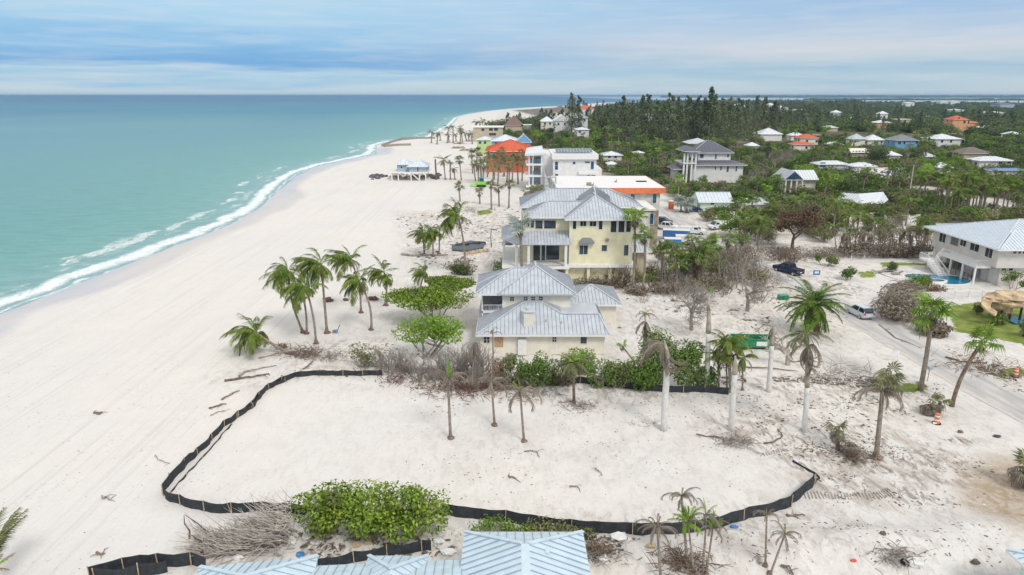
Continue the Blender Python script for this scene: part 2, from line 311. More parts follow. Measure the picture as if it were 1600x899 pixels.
# foam: swash edge, breaker line, scattered streaks
fn = k.noise(.9, 6, k.map((1, .45, 1)), .72, 1.0); fn2 = k.noise(.13, 4, k.map((1, .4, 1)), .6)
b1 = k.rng(k.math('ABSOLUTE', k.math('SUBTRACT', sw, 1.0)), 0.1, 1.6, .8, 0)
b2 = k.rng(k.math('ABSOLUTE', k.math('SUBTRACT', sw, 5.0)), .5, 6.0, .95, 0)
b3 = k.rng(k.math('ABSOLUTE', k.math('SUBTRACT', k.math('ADD', sw, k.math('MULTIPLY', wob, 1.2)), 15.0)), 0.5, 6.5, 1, 0); b3 = k.math('MULTIPLY', b3, k.rng(fn2, .47, .56))
b4 = k.math('MULTIPLY', k.rng(k.math('ABSOLUTE', k.math('SUBTRACT', sw, 10)), 0, 5, 1, 0), k.rng(fn2, .40, .55))
fo = k.math('MAXIMUM', k.math('MAXIMUM', b1, b2), k.math('MAXIMUM', k.math('MULTIPLY', b3, .8), k.math('MULTIPLY', b4, .7)))
foam = k.rng(k.math('ADD', k.math('MULTIPLY', fo, .77), k.math('ADD', k.math('MULTIPLY', fn, .7), k.math('MULTIPLY', k.noise(3.2, 5, k.map((1, .6, 1)), .75), .45))), .99, 1.34)
far_f = k.math('MULTIPLY', k.rng(k.noise(.02, 4, k.map((1, 3.2, 1), loc=(5, 2, 0)), .6), .73, .76), k.math('MULTIPLY', k.rng(s, 20, 60), k.math('MULTIPLY', k.rng(s, 150, 260, 1, 0), k.rng(pos.outputs[1], 330, 450))))
foam = k.math('MAXIMUM', foam, k.math('MULTIPLY', far_f, .8))
col = k.mix(k.math('MULTIPLY', foam, .92), dcol, (.84, .87, .88))
hh = k.math('ADD', k.noise(.35, 5, k.map((1, 1.6, 1), (0, 0, R(15))), .6), k.math('MULTIPLY', k.noise(1.7, 4), .35))
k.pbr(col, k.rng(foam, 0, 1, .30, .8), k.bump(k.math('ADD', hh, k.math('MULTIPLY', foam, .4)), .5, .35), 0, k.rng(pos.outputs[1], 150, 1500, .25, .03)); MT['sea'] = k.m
k = NT('pool_water'); k.pbr(k.mix(k.rng(k.noise(1.2, 3), .3, .7), (.015, .17, .30), (.03, .24, .38)), .08, k.bump(k.noise(3, 3), .2, .05)); MT['pool_water'] = k.m
# ================================================================ mesh builder
class MB:
    def __init__(s): s.v = []; s.f = []; s.m = []
    def poly(s, pts, m=0):
        i = len(s.v); s.v.extend([tuple(p) for p in pts]); s.f.append(tuple(range(i, i + len(pts)))); s.m.append(m)
    def hexa(s, p, m=0):          # 8 points: bottom loop (ccw from above), top loop
        i = len(s.v); s.v.extend([tuple(q) for q in p])
        for f in ((3, 2, 1, 0), (4, 5, 6, 7), (0, 1, 5, 4), (1, 2, 6, 5), (2, 3, 7, 6), (3, 0, 4, 7)): s.f.append(tuple(i + q for q in f)); s.m.append(m)
    def box(s, x0, x1, y0, y1, z0, z1, m=0):
        if x0 > x1: x0, x1 = x1, x0
        if y0 > y1: y0, y1 = y1, y0
        if z0 > z1: z0, z1 = z1, z0
        s.hexa([(x0, y0, z0), (x1, y0, z0), (x1, y1, z0), (x0, y1, z0), (x0, y0, z1), (x1, y0, z1), (x1, y1, z1), (x0, y1, z1)], m)
    def prism(s, poly, z0, z1, m=0):
        n = len(poly); i = len(s.v); s.v.extend([(x, y, z0) for x, y in poly] + [(x, y, z1) for x, y in poly])
        s.f.append(tuple(i + q for q in reversed(range(n)))); s.f.append(tuple(i + n + q for q in range(n))); s.m += [m, m]
        for q in range(n): r = (q + 1) % n; s.f.append((i + q, i + r, i + n + r, i + n + q)); s.m.append(m)
    def loft(s, rings, m=0, cap=True):
        n = len(rings[0]); i = len(s.v)
        for r in rings: s.v.extend([tuple(q) for q in r])
        for a in range(len(rings) - 1):
            for q in range(n): r = (q + 1) % n; s.f.append((i + a * n + q, i + a * n + r, i + (a + 1) * n + r, i + (a + 1) * n + q)); s.m.append(m)
        if cap:
            s.f.append(tuple(i + q for q in reversed(range(n)))); e = i + (len(rings) - 1) * n; s.f.append(tuple(e + q for q in range(n))); s.m += [m, m]
    def tube(s, pts, rad, n=6, m=0, cap=True):
        pts = [Vector(p) for p in pts]; rings = []
        if not hasattr(rad, '__len__'): rad = [rad] * len(pts)
        up = None
        for i, p in enumerate(pts):
            d = (pts[min(i + 1, len(pts) - 1)] - pts[max(i - 1, 0)])
            if d.length < 1e-9: d = Vector((0, 0, 1))
            d.normalize(); ref = Vector((0, 1, 0)) if abs(d.y) < .9 else Vector((1, 0, 0))
            u = d.cross(ref).normalized() if up is None else (up - d * up.dot(d)).normalized(); up = u; v = d.cross(u)
            rings.append([p + (u * math.cos(2 * math.pi * q / n) + v * math.sin(2 * math.pi * q / n)) * rad[i] for q in range(n)])
        s.loft(rings, m, cap)
    def bar(s, a, b, w=.05, h=None, m=0):
        h = h or w; a = Vector(a); b = Vector(b); d = (b - a).normalized(); ref = Vector((0, 0, 1)) if abs(d.z) < .95 else Vector((1, 0, 0))
        u = d.cross(ref).normalized() * w / 2; v = u.cross(d).normalized() * h / 2
        s.hexa([a - u - v, a + u - v, b + u - v, b - u - v, a - u + v, a + u + v, b + u + v, b - u + v], m)
    def blob(s, c, r, m=0, seg=8, rng=8, jit=.15, rnd=random):
        c = Vector(c); rings = []
        for a in range(1, rng):
            th = math.pi * a / rng; ring = []
            for q in range(seg):
                ph = 2 * math.pi * q / seg; k = 1 + rnd.uniform(-jit, jit)
                ring.append(c + Vector((math.cos(ph) * math.sin(th) * r[0] * k, math.sin(ph) * math.sin(th) * r[1] * k, math.cos(th) * r[2] * k)))
            rings.append(ring)
        s.loft(rings, m)
    def mesh(s, name, mats, smooth=False, org=None):
        me = bpy.data.meshes.new(name); v = s.v
        if org is not None: v = [(a - org[0], b - org[1], c - org[2]) for a, b, c in v]
        me.from_pydata(v, [], s.f)
        for m in mats: me.materials.append(MT[m] if isinstance(m, str) else m)
        if len(mats) > 1: me.polygons.foreach_set('material_index', s.m)
        if smooth: me.polygons.foreach_set('use_smooth', [True] * len(s.f))
        me.update(); return me
    def build(s, name, mats, parent=None, smooth=False, org=None):
        if isinstance(mats, str): mats = [mats]
        if org is None and parent is not None: org = ORG.get(parent.name, (0, 0, 0))
        return ob(name, s.mesh(name, mats, smooth, org), parent)
ORG = {}
def ob(name, me, parent=None, loc=None, rot=None, scale=None):
    o = bpy.data.objects.new(name, me); C.objects.link(o)
    if parent is not None: o.parent = parent
    if loc is not None: o.location = loc
    if rot is not None: o.rotation_euler = rot
    if scale is not None: o.scale = scale if hasattr(scale, '__len__') else (scale,) * 3
    return o
def tag(o, label=None, cat=None, group=None, kind=None):
    if label: o['label'] = label
    if cat: o['category'] = cat
    if group: o['group'] = group
    if kind: o['kind'] = kind
    return o
def thing(name, loc, label, cat, group=None):
    o = bpy.data.objects.new(name, None); C.objects.link(o); o.location = loc; o.empty_display_size = .5
    ORG[o.name] = tuple(loc); return tag(o, label, cat, group)
def fastmesh(name, verts, quads, mats, fm=None, smooth=False):
    me = bpy.data.meshes.new(name); verts = np.asarray(verts, np.float32); quads = np.asarray(quads, np.int32); k = quads.shape[1]
    me.vertices.add(len(verts)); me.vertices.foreach_set('co', verts.ravel()); me.loops.add(quads.size); me.loops.foreach_set('vertex_index', quads.ravel())
    me.polygons.add(len(quads)); me.polygons.foreach_set('loop_start', np.arange(0, quads.size, k, dtype=np.int32)); me.polygons.foreach_set('loop_total', np.full(len(quads), k, np.int32))
    for m in mats: me.materials.append(MT[m])
    if fm is not None: me.polygons.foreach_set('material_index', np.asarray(fm, np.int32))
    if smooth: me.polygons.foreach_set('use_smooth', np.ones(len(quads), bool))
    me.update(calc_edges=True); me.validate(); return me
HAZE = 0.00007
# ================================================================ the ground sheet
def axis(lo, a, step, b, hi, g=1.07, mx=1e9):
    mid = list(np.arange(a, b, step)); out = mid[:]; s = step; x = mid[-1]
    while x < hi: s = min(s * g, mx); x += s; out.append(x)
    s = step; x = mid[0]; left = []
    while x > lo: s = min(s * g, mx); x -= s; left.append(x)
    return np.array(left[::-1] + out)
GX = axis(-400, -86, .5, 112, 7000, 1.06); GY = axis(-10, 33, .5, 175, 9500, 1.025)
XX, YY = np.meshgrid(GX, GY); GH = ground_h(XX, YY); SH = sdist(XX, YY, LAND)
def grid_obj(name, X, Y, Z, mats, keep=None, attrs={}):
    ny, nx = X.shape; idx = np.arange(nx * ny).reshape(ny, nx)
    q = np.stack([idx[:-1, :-1], idx[:-1, 1:], idx[1:, 1:], idx[1:, :-1]], -1).reshape(-1, 4)
    if keep is not None:
        kk = keep.ravel()[q].any(1); q = q[kk]
        used = np.zeros(nx * ny, bool); used[q.ravel()] = True; rm = np.cumsum(used) - 1; q = rm[q]
    else: used = np.ones(nx * ny, bool)
    v = np.stack([X, Y, Z], -1).reshape(-1, 3)[used]
    me = fastmesh(name, v, q, mats, None, True)
    for n, a in attrs.items():
        at = me.attributes.new(n, 'FLOAT', 'POINT'); at.data.foreach_set('value', a.ravel()[used].astype(np.float32))
    return ob(name, me)
def soft(poly, w): return sstep(-w, w, sdist(XX, YY, poly))
fz = (fbm(XX / 9, YY / 9, 3) - .5)
wetm = sstep(9, 5, SH + (fbm(XX / 25 + 9, YY / 25, 2) - .5) * 9) * (YY < 445)
FOREST = pxpoly([(735, 214), (745, 200), (800, 190), (860, 177), (900, 169.5), (985, 164)]) + [(900, 4100), (6000, 4000), (6000, 150)] + pxpoly([(1700, 345), (1520, 345), (1430, 340), (1310, 345), (1230, 350), (1180, 335), (1100, 325), (1060, 318), (1020, 300), (930, 292), (930, 250), (830, 228), (760, 228)])
forest = sstep(-3, 4, sdist(XX, YY, FOREST) + fz * 10)
for pl in ([(1330, 262), (1420, 262), (1430, 285), (1350, 290)], [(1440, 290), (1600, 318), (1640, 345), (1560, 345), (1440, 305)], [(740, 200), (800, 190), (815, 200), (760, 215)]):
    forest = forest * (1 - soft(pxpoly(pl), 3))
grass = np.zeros_like(XX)
for pl, wd in (([(1483, 478), (1550, 470), (1640, 490), (1640, 545), (1560, 530), (1490, 517)], 1.0), ([(820, 492), (838, 490), (845, 498), (822, 502)], 1.), ([(1372, 409), (1450, 412), (1445, 418), (1400, 416), (1385, 425)], 1.2), ([(1340, 425), (1365, 422), (1370, 434), (1345, 434)], 1.0),
               ([(965, 510), (972, 510), (968, 518)], .6), ([(1390, 600), (1440, 596), (1452, 606), (1425, 613), (1395, 612)], .9), ([(1545, 578), (1600, 575), (1600, 590), (1560, 592)], .8), ([(745, 330), (765, 328), (770, 334), (748, 337)], 1)):
    grass = np.maximum(grass, soft(pxpoly(pl), wd))
mud = np.maximum(soft(pxpoly([(1510, 735), (1560, 715), (1640, 712), (1640, 850), (1580, 835), (1500, 790)]), 2.2), soft(pxpoly([(1180, 430), (1250, 470), (1300, 500), (1340, 505), (1240, 440)]), 2) * .35)
dirtp = [([(1180, 640), (1340, 660), (1480, 690), (1560, 740), (1530, 800), (1380, 800), (1260, 770), (1180, 700), (1080, 660)], 3, 1.), ([(1160, 590), (1330, 585), (1460, 600), (1420, 660), (1280, 640), (1150, 615)], 3, .9),
         ([(990, 440), (1200, 430), (1360, 500), (1300, 600), (1180, 560), (960, 520)], 4, .55), ([(600, 560), (900, 590), (1140, 620), (940, 640), (640, 600)], 2.5, .75), ([(620, 330), (820, 330), (840, 430), (640, 400)], 5, .7),
         ([(860, 800), (1300, 780), (1500, 880), (1450, 900), (860, 900)], 3, .55), ([(280, 840), (700, 820), (730, 870), (500, 890), (300, 890)], 1.5, .85), ([(440, 540), (620, 520), (640, 580), (440, 600)], 2, .6), ([(300, 600), (420, 540), (500, 560), (400, 620)], 2, .3),
         ([(1400, 560), (1640, 640), (1640, 560), (1480, 540)], 2, .6), ([(620, 640), (1100, 640), (1200, 760), (900, 790), (600, 760)], 6, .22), ([(1010, 320), (1200, 330), (1350, 400), (1350, 470), (1180, 430)], 5, .65)]
dirt = np.full(XX.shape, .04)
for pl, wd, am in dirtp: dirt = np.maximum(dirt, soft(pxpoly(pl), wd) * am)
for (cx_, cy_, rx_, ry_) in ((1170, 683, 60, 14), (1350, 712, 55, 16), (1130, 668, 30, 6), (1400, 745, 60, 14), (1340, 775, 90, 9), (1500, 690, 40, 8), (1250, 592, 130, 7), (1420, 610, 60, 8), (1520, 575, 60, 12), (1300, 450, 60, 14), (1190, 410, 60, 16), (1090, 440, 70, 16), (1250, 395, 60, 10), (790, 355, 40, 10), (900, 632, 40, 7), (470, 545, 40, 10), (1010, 662, 30, 5), (1450, 640, 30, 9)):
    q_ = G(cx_, cy_); q2_ = G(cx_ + rx_, cy_); q3_ = G(cx_, cy_ - ry_); dirt = np.maximum(dirt, 1.25 * sstep(1.25, .3, np.hypot((XX - q_.x) / (q2_.x - q_.x), (YY - q_.y) / (q3_.y - q_.y)) + (fbm(XX / 2.5, YY / 2.5, 3) - .5) * .9))
inl = sstep(-30, -18, XX) * (.28 - .16 * soft(pxpoly([(440, 600), (1130, 630), (1200, 740), (1100, 815), (700, 790), (290, 775)]), 3)); dirt = np.maximum(dirt, inl)
# grassy dunes of the far point
dune = soft(pxpoly([(802, 172.5), (880, 167.4), (960, 166.5), (960, 185), (880, 184), (838, 182), (824, 178)]), 12)
forest = np.maximum(forest, dune * .9); forest = forest * (SH > 2)
g_ = grid_obj('sand_ground', XX, YY, GH, ['sand'], SH > -60, dict(wet=wetm, forest=forest, grass=grass, mud=mud, dirt=dirt, swash=0 * XX)); tag(g_, kind='structure')
# ---------------------------------------------------------------- sea and bay: one sheet to the horizon
SX = np.concatenate([-np.geomspace(60000, 82, 200), axis(-81, -80, 8, 60, 60, 1.0)[1:], np.geomspace(62, 60000, 140)]); SX = np.unique(np.concatenate([SX, np.arange(-115, -60, 2.5)]))
SY = np.concatenate([np.array([-300.]), np.geomspace(30, 60000, 420)])
sX, sY = np.meshgrid(SX, SY); sS = -sdist(sX, sY, LAND)
sea = grid_obj('sea_water', sX, sY, 0 * sX - .32 + 0 * sX, ['sea'], sS > -25, dict(shore=sS)); tag(sea, kind='structure')
# ---------------------------------------------------------------- roads
def ribbon(name, line, wd, z, mat):
    P = [Vector((x, y)) for x, y in line]; pts = []
    for i in range(len(P) - 1):
        n = max(1, int((P[i + 1] - P[i]).length / 3))
        for q in range(n): pts.append(P[i].lerp(P[i + 1], q / n))
    pts.append(P[-1])
    for _ in range(6): pts = [pts[0]] + [(pts[i - 1] + pts[i] * 2 + pts[i + 1]) / 4 for i in range(1, len(pts) - 1)] + [pts[-1]]
    v = []; u = []
    for i, p in enumerate(pts):
        d = (pts[min(i + 1, len(pts) - 1)] - pts[max(i - 1, 0)]).normalized(); nn = Vector((-d.y, d.x)); w_ = wd(i / len(pts)) if callable(wd) else wd
        for s in np.linspace(-1, 1, 9):
            j = random.uniform(-.15, .15) if abs(s) == 1 else 0
            q = p + nn * (s * w_ / 2 + j); v.append((q.x, q.y, z + .05 * (1 - s * s))); u.append(s)
    n = len(pts); idx = np.arange(n * 9).reshape(n, 9); q = np.stack([idx[:-1, :-1], idx[1:, :-1], idx[1:, 1:], idx[:-1, 1:]], -1).reshape(-1, 4)[:, ::-1]
    me = fastmesh(name, v, q, [mat], None, True); at = me.attributes.new('across', 'FLOAT', 'POINT'); at.data.foreach_set('value', np.array(u, np.float32)); o = ob(name, me)
    return tag(o, kind='structure')
ribbon('beach_road', ROAD, 6.4, .03, 'road'); ribbon('side_lane', LANE, 3.2, .02, 'concrete_pale'); ribbon('back_road', BACKR, 8, .03, 'road')
# ---------------------------------------------------------------- thin sea air
if HAZE:
    hb = MB(); hb.box(-62000, 62000, -3000, 62000, -4, 48); k = NT('haze'); pv = k.n('ShaderNodeVolumePrincipled'); pv.inputs['Color'].default_value = (.36, .62, .95, 1)
    pv.inputs['Density'].default_value = HAZE; pv.inputs['Anisotropy'].default_value = .2; k.l(pv.outputs[0], k.out.inputs['Volume']); MT['haze'] = k.m
    ho = hb.build('haze', 'haze'); tag(ho, kind='stuff')
# ================================================================ plant kit
RN = random.Random(11)
def frond_mesh(name, mat, n=20, width=.26, droop=1.1, side=.5, start=.12, tube=.011, sweep=0., ragged=.0, seed=1, two=None):
    """feather leaf, 1 long, growing along +X and bending to -Z"""
    r = random.Random(seed); mb = MB(); pts = [Vector((0, 0, 0))]; S = 10
    for i in range(S):
        t = (i + .5) / S; a = -droop * t ** 1.25; pts.append(pts[-1] + Vector((math.cos(a), sweep * t, math.sin(a))) / S)
    mb.tube(pts, [tube * (1 - .75 * i / S) for i in range(S + 1)], 3, 0, False)
    for i in range(n):
        t = start + (1 - start) * (i + .5) / n; f = t * S; k = min(int(f), S - 1); p = pts[k].lerp(pts[k + 1], f - k); d = (pts[k + 1] - pts[k]).normalized()
        L = width * math.sin(math.pi * (.14 + .80 * t)) ** .7
        for s in (-1, 1):
            if r.random() < ragged: continue
            dirv = (Vector((0, s, 0)) + d * r.uniform(.5, .8) + Vector((0, 0, -side * r.uniform(.7, 1.4)))).normalized(); l = L * r.uniform(.75, 1.1)
            w_ = .5 / n * 1.5; q = p + d * w_
            mb.poly([p, p + dirv * l * .6 + d * w_ * .2 + Vector((0, 0, .01)), p + dirv * l + Vector((0, 0, -.25 * l)), q], 0 if two is None else int(r.random() < two))
    mats = [mat] if two is None else [mat, 'frond_yellow']
    return mb.mesh(name, mats)
def fan_mesh(name, mat, n=13, pet=.5, rad=.55, droop=.35, seed=1, spread=2.2):
    r = random.Random(seed); mb = MB(); a = Vector((0, 0, 0)); b = Vector((pet, 0, -.02)); mb.tube([a, b], [.014, .01], 3, 0, False)
    for i in range(n):
        th = -spread + 2 * spread * i / (n - 1); d = Vector((math.cos(th), math.sin(th), 0)); s = Vector((-d.y, d.x, 0)); L = rad * (.75 + .25 * math.cos(th)) * r.uniform(.9, 1.05); w_ = L * math.sin(spread / (n - 1)) * .95
        m = b + d * L * .6 + Vector((0, 0, -.05 * droop)); t = b + d * L + Vector((0, 0, -L * droop * r.uniform(.6, 1.5)))
        mb.poly([b, m - s * w_ * .5, m + Vector((0, 0, .02))]); mb.poly([b, m + Vector((0, 0, .02)), m + s * w_ * .5]); mb.poly([m - s * w_ * .5, t, m + s * w_ * .5, m + Vector((0, 0, .02))])
    return mb.mesh(name, [mat])
FR = {}
for i in range(3):
    FR['green', i] = frond_mesh('frond_green_%d' % i, 'frond_green', 34, .27, (1.0, 1.5, 2.0)[i], 1.1, seed=i + 1, two=.12, ragged=.14, sweep=(-.15, 0, .2)[i])
    FR['lime', i] = frond_mesh('frond_lime_%d' % i, 'frond_lime', 20, .26, .9, .5, seed=i + 4)
    FR['dry', i] = frond_mesh('frond_dry_%d' % i, 'frond_dry', 26, .20, 1.9 + .25 * i, 2.2, ragged=.12, tube=.018, seed=i + 7)
    FR['curl', i] = frond_mesh('frond_curl_%d' % i, 'frond_dry', 38, .25, 2.2 + .3 * i, 3.0, start=.06, tube=.022, seed=i + 30)
    FR['brown', i] = frond_mesh('frond_brown_%d' % i, 'frond_brown', 16, .17, .8, 1.3, ragged=.2, seed=i + 10)
    FR['olive', i] = frond_mesh('frond_olive_%d' % i, 'frond_olive', 26, .2, 1.0, .7, ragged=.12, seed=i + 13)
    FR['date', i] = frond_mesh('frond_date_%d' % i, 'frond_green', 24, .16, .75 + .2 * i, .3, start=.15, seed=i + 16)
    FR['spear', i] = frond_mesh('frond_spear_%d' % i, 'frond_lime', 16, .10, .12, -.1, start=.25, seed=i + 19)
    FR['fan', i] = fan_mesh('fan_green_%d' % i, 'frond_green', 13, .5, .55, .35 + .2 * i, i)
    FR['fanlime', i] = fan_mesh('fan_lime_%d' % i, 'leaf_bright', 13, .5, .55, .35 + .2 * i, i)
    FR['fandry', i] = fan_mesh('fan_dry_%d' % i, 'frond_dry', 9, .45, .5, 1.3, i, 1.2)
    FR['fanolive', i] = fan_mesh('fan_olive_%d' % i, 'frond_olive', 11, .5, .55, .5 + .2 * i, i)
    FR['fansilver', i] = fan_mesh('fan_silver_%d' % i, 'leaf_silver', 13, .5, .55, .3 + .15 * i, i)
def trunk_pts(a, b, bend=0, n=7):
    a = Vector(a); b = Vector(b); out = []
    L = (b - a).length; side = Vector(((b - a).x, (b - a).y, 0)); side = side.normalized() if side.length > .1 else Vector((1, 0, 0))
    for i in range(n):
        t = i / (n - 1); out.append(a.lerp(b, t) + side * (-bend * L * math.sin(math.pi * t)))
    return out
def put_fronds(root, top, specs, r):
    """specs: (kind, count, length, az centre, az spread, el low, el high)"""
    o3 = Vector(ORG[root.name])
    for (kd, n, L, azc, azs, e0, e1) in specs:
        for i in range(n):
            az = (azc + (r.gauss(0, azs) if azs < 170 else 360 * (i + r.uniform(-.3, .3)) / n)); el = r.uniform(e0, e1); roll = r.uniform(-14, 14)
            m = FR[kd, r.randrange(3)]; f = ob('dead_frond' if kd in ('dry', 'brown', 'fandry') else 'frond', m, root)
            mt = Matrix.Translation(Vector(top) - o3) @ Matrix.Rotation(R(az), 4, 'Z') @ Matrix.Rotation(R(-el), 4, 'Y') @ Matrix.Rotation(R(roll), 4, 'X') @ Matrix.Scale(L * r.uniform(.68, 1.12), 4)
            f.matrix_local = mt
def palm(name, base, top, label, specs, seed=0, r0=.2, r1=.13, bark='bark_palm', bend=0., group=None, cat='palm tree', shaft=0, shaftmat='bark_shaft', white=None, flare=1.5, nuts=0):
    r = random.Random(seed); base = Vector(base); top = Vector(top); b = base - Vector((0, 0, .15)); root = thing(name, base, label, cat, group)
    pts = trunk_pts(b, top, bend, 9); rad = [r0 * flare] + [r0 + (r1 - r0) * i / 8 for i in range(1, 9)]
    mb = MB(); mb.tube(pts, rad, 9); mb.build('trunk', bark, root, True)
    if shaft:
        d = (pts[-1] - pts[-2]).normalized(); mb = MB(); q = [top - d * .1, top + d * shaft * .3, top + d * shaft * .75, top + d * shaft]; mb.tube(q, [r1 * 1.15, r1 * 1.25, r1 * .8, r1 * .3], 8); mb.build('crownshaft', shaftmat, root, True); top = top + d * shaft * .85
    if flare > 1.4 and bark == 'bark_palm':
        mb = MB(); mb.blob(b + Vector((0, 0, .1)), (r0 * 2.6, r0 * 2.4, .35), 0, 9, 6, .25, r); mb.build('root_ball', 'husk' if nuts else 'bark_brown', root)
    put_fronds(root, top, specs, r)
    return root
# ---- leafy masses
def leaves_np(cen, rad, n, size, rs, flat=.3, up=.5):
    """n leaf quads spread through lumps (cen m*3, rad m*3)"""
    m = len(cen); k = rs.randint(0, m, n); d = rs.normal(size=(n, 3)); d /= np.linalg.norm(d, axis=1)[:, None]
    rr = rs.uniform(.55, 1.05, n) ** .6; p = cen[k] + d * rad[k] * rr[:, None]
    nr = d * .7 + rs.normal(size=(n, 3)) * .55 + np.array([0, 0, up]); nr /= np.linalg.norm(nr, axis=1)[:, None]
    t = np.cross(nr, rs.normal(size=(n, 3))); t /= np.linalg.norm(t, axis=1)[:, None] + 1e-9; b = np.cross(nr, t)
    s = size * rs.uniform(.6, 1.25, n)[:, None]; t = t * s; b = b * s * (.55 + .3 * flat)
    v = np.stack([p - t, p - b * .9 + nr * s * .15, p + t, p + b * .9 + nr * s * .15], 1).reshape(-1, 3)
    return v, np.arange(4 * n).reshape(n, 4)
def branch(mb, p, d, L, r, depth, rnd, spread=.6, up=.15, n=4, seg=3, kids=(2, 3), tips=None, shrink=.72, m=0):
    pts = [p.copy()]; q = p.copy(); dd = d.copy()
    for i in range(seg):
        dd = (dd + Vector((rnd.gauss(0, .16), rnd.gauss(0, .16), rnd.gauss(0, .10) + up * .2))).normalized(); q = q + dd * L / seg; pts.append(q.copy())
    mb.tube(pts, [r * (1 - .45 * i / seg) for i in range(seg + 1)], n if depth > 1 else 3, m, False)
    if depth <= 0:
        if tips is not None: tips.append(q)
        return
    for _ in range(rnd.randint(*kids)):
        ax = Vector((rnd.gauss(0, 1), rnd.gauss(0, 1), rnd.gauss(0, .6))).normalized(); nd = (dd + ax * spread + Vector((0, 0, up))).normalized(); st = pts[rnd.randint(max(1, seg - 1), seg)]
        branch(mb, st, nd, L * shrink * rnd.uniform(.8, 1.15), r * .55, depth - 1, rnd, spread, up, n, seg, kids, tips, shrink, m)
def leafy(name, base, w, d, h, label, leaf='leaf_green', n=900, size=.2, seed=0, group=None, cat='bush', lumps=9, low=0, stem='bark_grey', flat=0, stems=5, cat_trunk=False, off=(0, 0)):
    """bush or tree: stems from the base up into an uneven crown of many small leaves"""
    r = random.Random(seed); rs = np.random.RandomState(seed + 3); base = Vector(base); root = thing(name, base, label, cat, group)
    cen = []; rad = []
    for i in range(lumps):
        a = r.uniform(0, 6.283); q = math.sqrt(r.random()) * .8; z = h * (low + (1 - low) * (r.uniform(.62, .86) if flat else r.uniform(.08 if low == 0 else .25, .82)) * (1 - .35 * q * q))
        cen.append((math.cos(a) * q * w / 2 + off[0], math.sin(a) * q * d / 2 + off[1], z)); k = r.uniform(.27, .42) if low == 0 else r.uniform(.20, .34); rad.append((w * k * .8, d * k * .8, (h * .17 if flat else h * k * .62)))
    cen = np.array(cen); rad = np.array(rad); v, f = leaves_np(cen, rad, n, size, rs)
    v[:, 2] = np.maximum(v[:, 2], .05)
    o = ob('foliage', fastmesh(name + '_foliage', v, f, [leaf]), root); o['kind'] = 'stuff'
    mb = MB()
    for i in range(stems):
        c = Vector(cen[i % len(cen)]); s = Vector((r.uniform(-.1, .1) * w, r.uniform(-.1, .1) * d, -.15)); mid = s.lerp(c, .5) + Vector((r.uniform(-.06, .06) * w, r.uniform(-.06, .06) * d, 0))
        th = max(.03, h * .022); mb.tube([s, mid, c], [th, th * .7, th * .35], 4, 0, False)
        for _ in range(4):
            c2 = Vector(cen[r.randrange(len(cen))]); t0 = mid.lerp(c, r.uniform(0, .5)); mb.tube([t0, t0.lerp(c2, .5) + Vector((0, 0, -.05 * h)), c2], [th * .5, th * .4, th * .15], 3, 0, False)
    o = mb.build('branches', stem, root, org=(0, 0, 0)); o['kind'] = 'stuff'
    return root
def bare(name, base, h, w, label, seed=0, stems=8, depth=3, mat='bark_grey', group=None, cat='bare shrub', lean=(0, 0), th=None, spread=.55, trunk=False, leaf=None, nleaf=0, lsize=.1, kids=(2, 3)):
    r = random.Random(seed); base = Vector(base); root = thing(name, base, label, cat, group); mb = MB(); tips = []; th = th or h * .018
    if trunk:
        branch(mb, Vector((0, 0, -.2)), Vector((lean[0] * .5, lean[1] * .5, 1)).normalized(), h * .34, th * 2.2, depth + 1, r, spread, .10, 6, 3, (3, 4), tips)
    else:
        for i in range(stems):
            a = r.uniform(0, 6.283); q = math.sqrt(r.random()); d = Vector((math.cos(a) * q * .75 * w / h + lean[0], math.sin(a) * q * .75 + lean[1], 1)).normalized()
            branch(mb, Vector((math.cos(a) * q * w * .22, math.sin(a) * q * w * .15, -.1)), d, h * .36, th, depth, r, spread, .12, 4, 3, kids, tips)
    o = mb.build('trunk' if trunk else 'branches', mat, root, org=(0, 0, 0))
    if not trunk: o['kind'] = 'stuff'
    if leaf and tips:
        rs = np.random.RandomState(seed); cen = np.array([tuple(t) for t in tips]); v, f = leaves_np(cen, np.full((len(cen), 3), lsize * 3.2), nleaf, lsize, rs); o = ob('foliage', fastmesh(name + '_foliage', v, f, [leaf]), root); o['kind'] = 'stuff'
    return root
def pH(px, ytop, base):      # world height of the pixel row ytop straight above a base point
    return ZY(base.y, ytop) - base.z
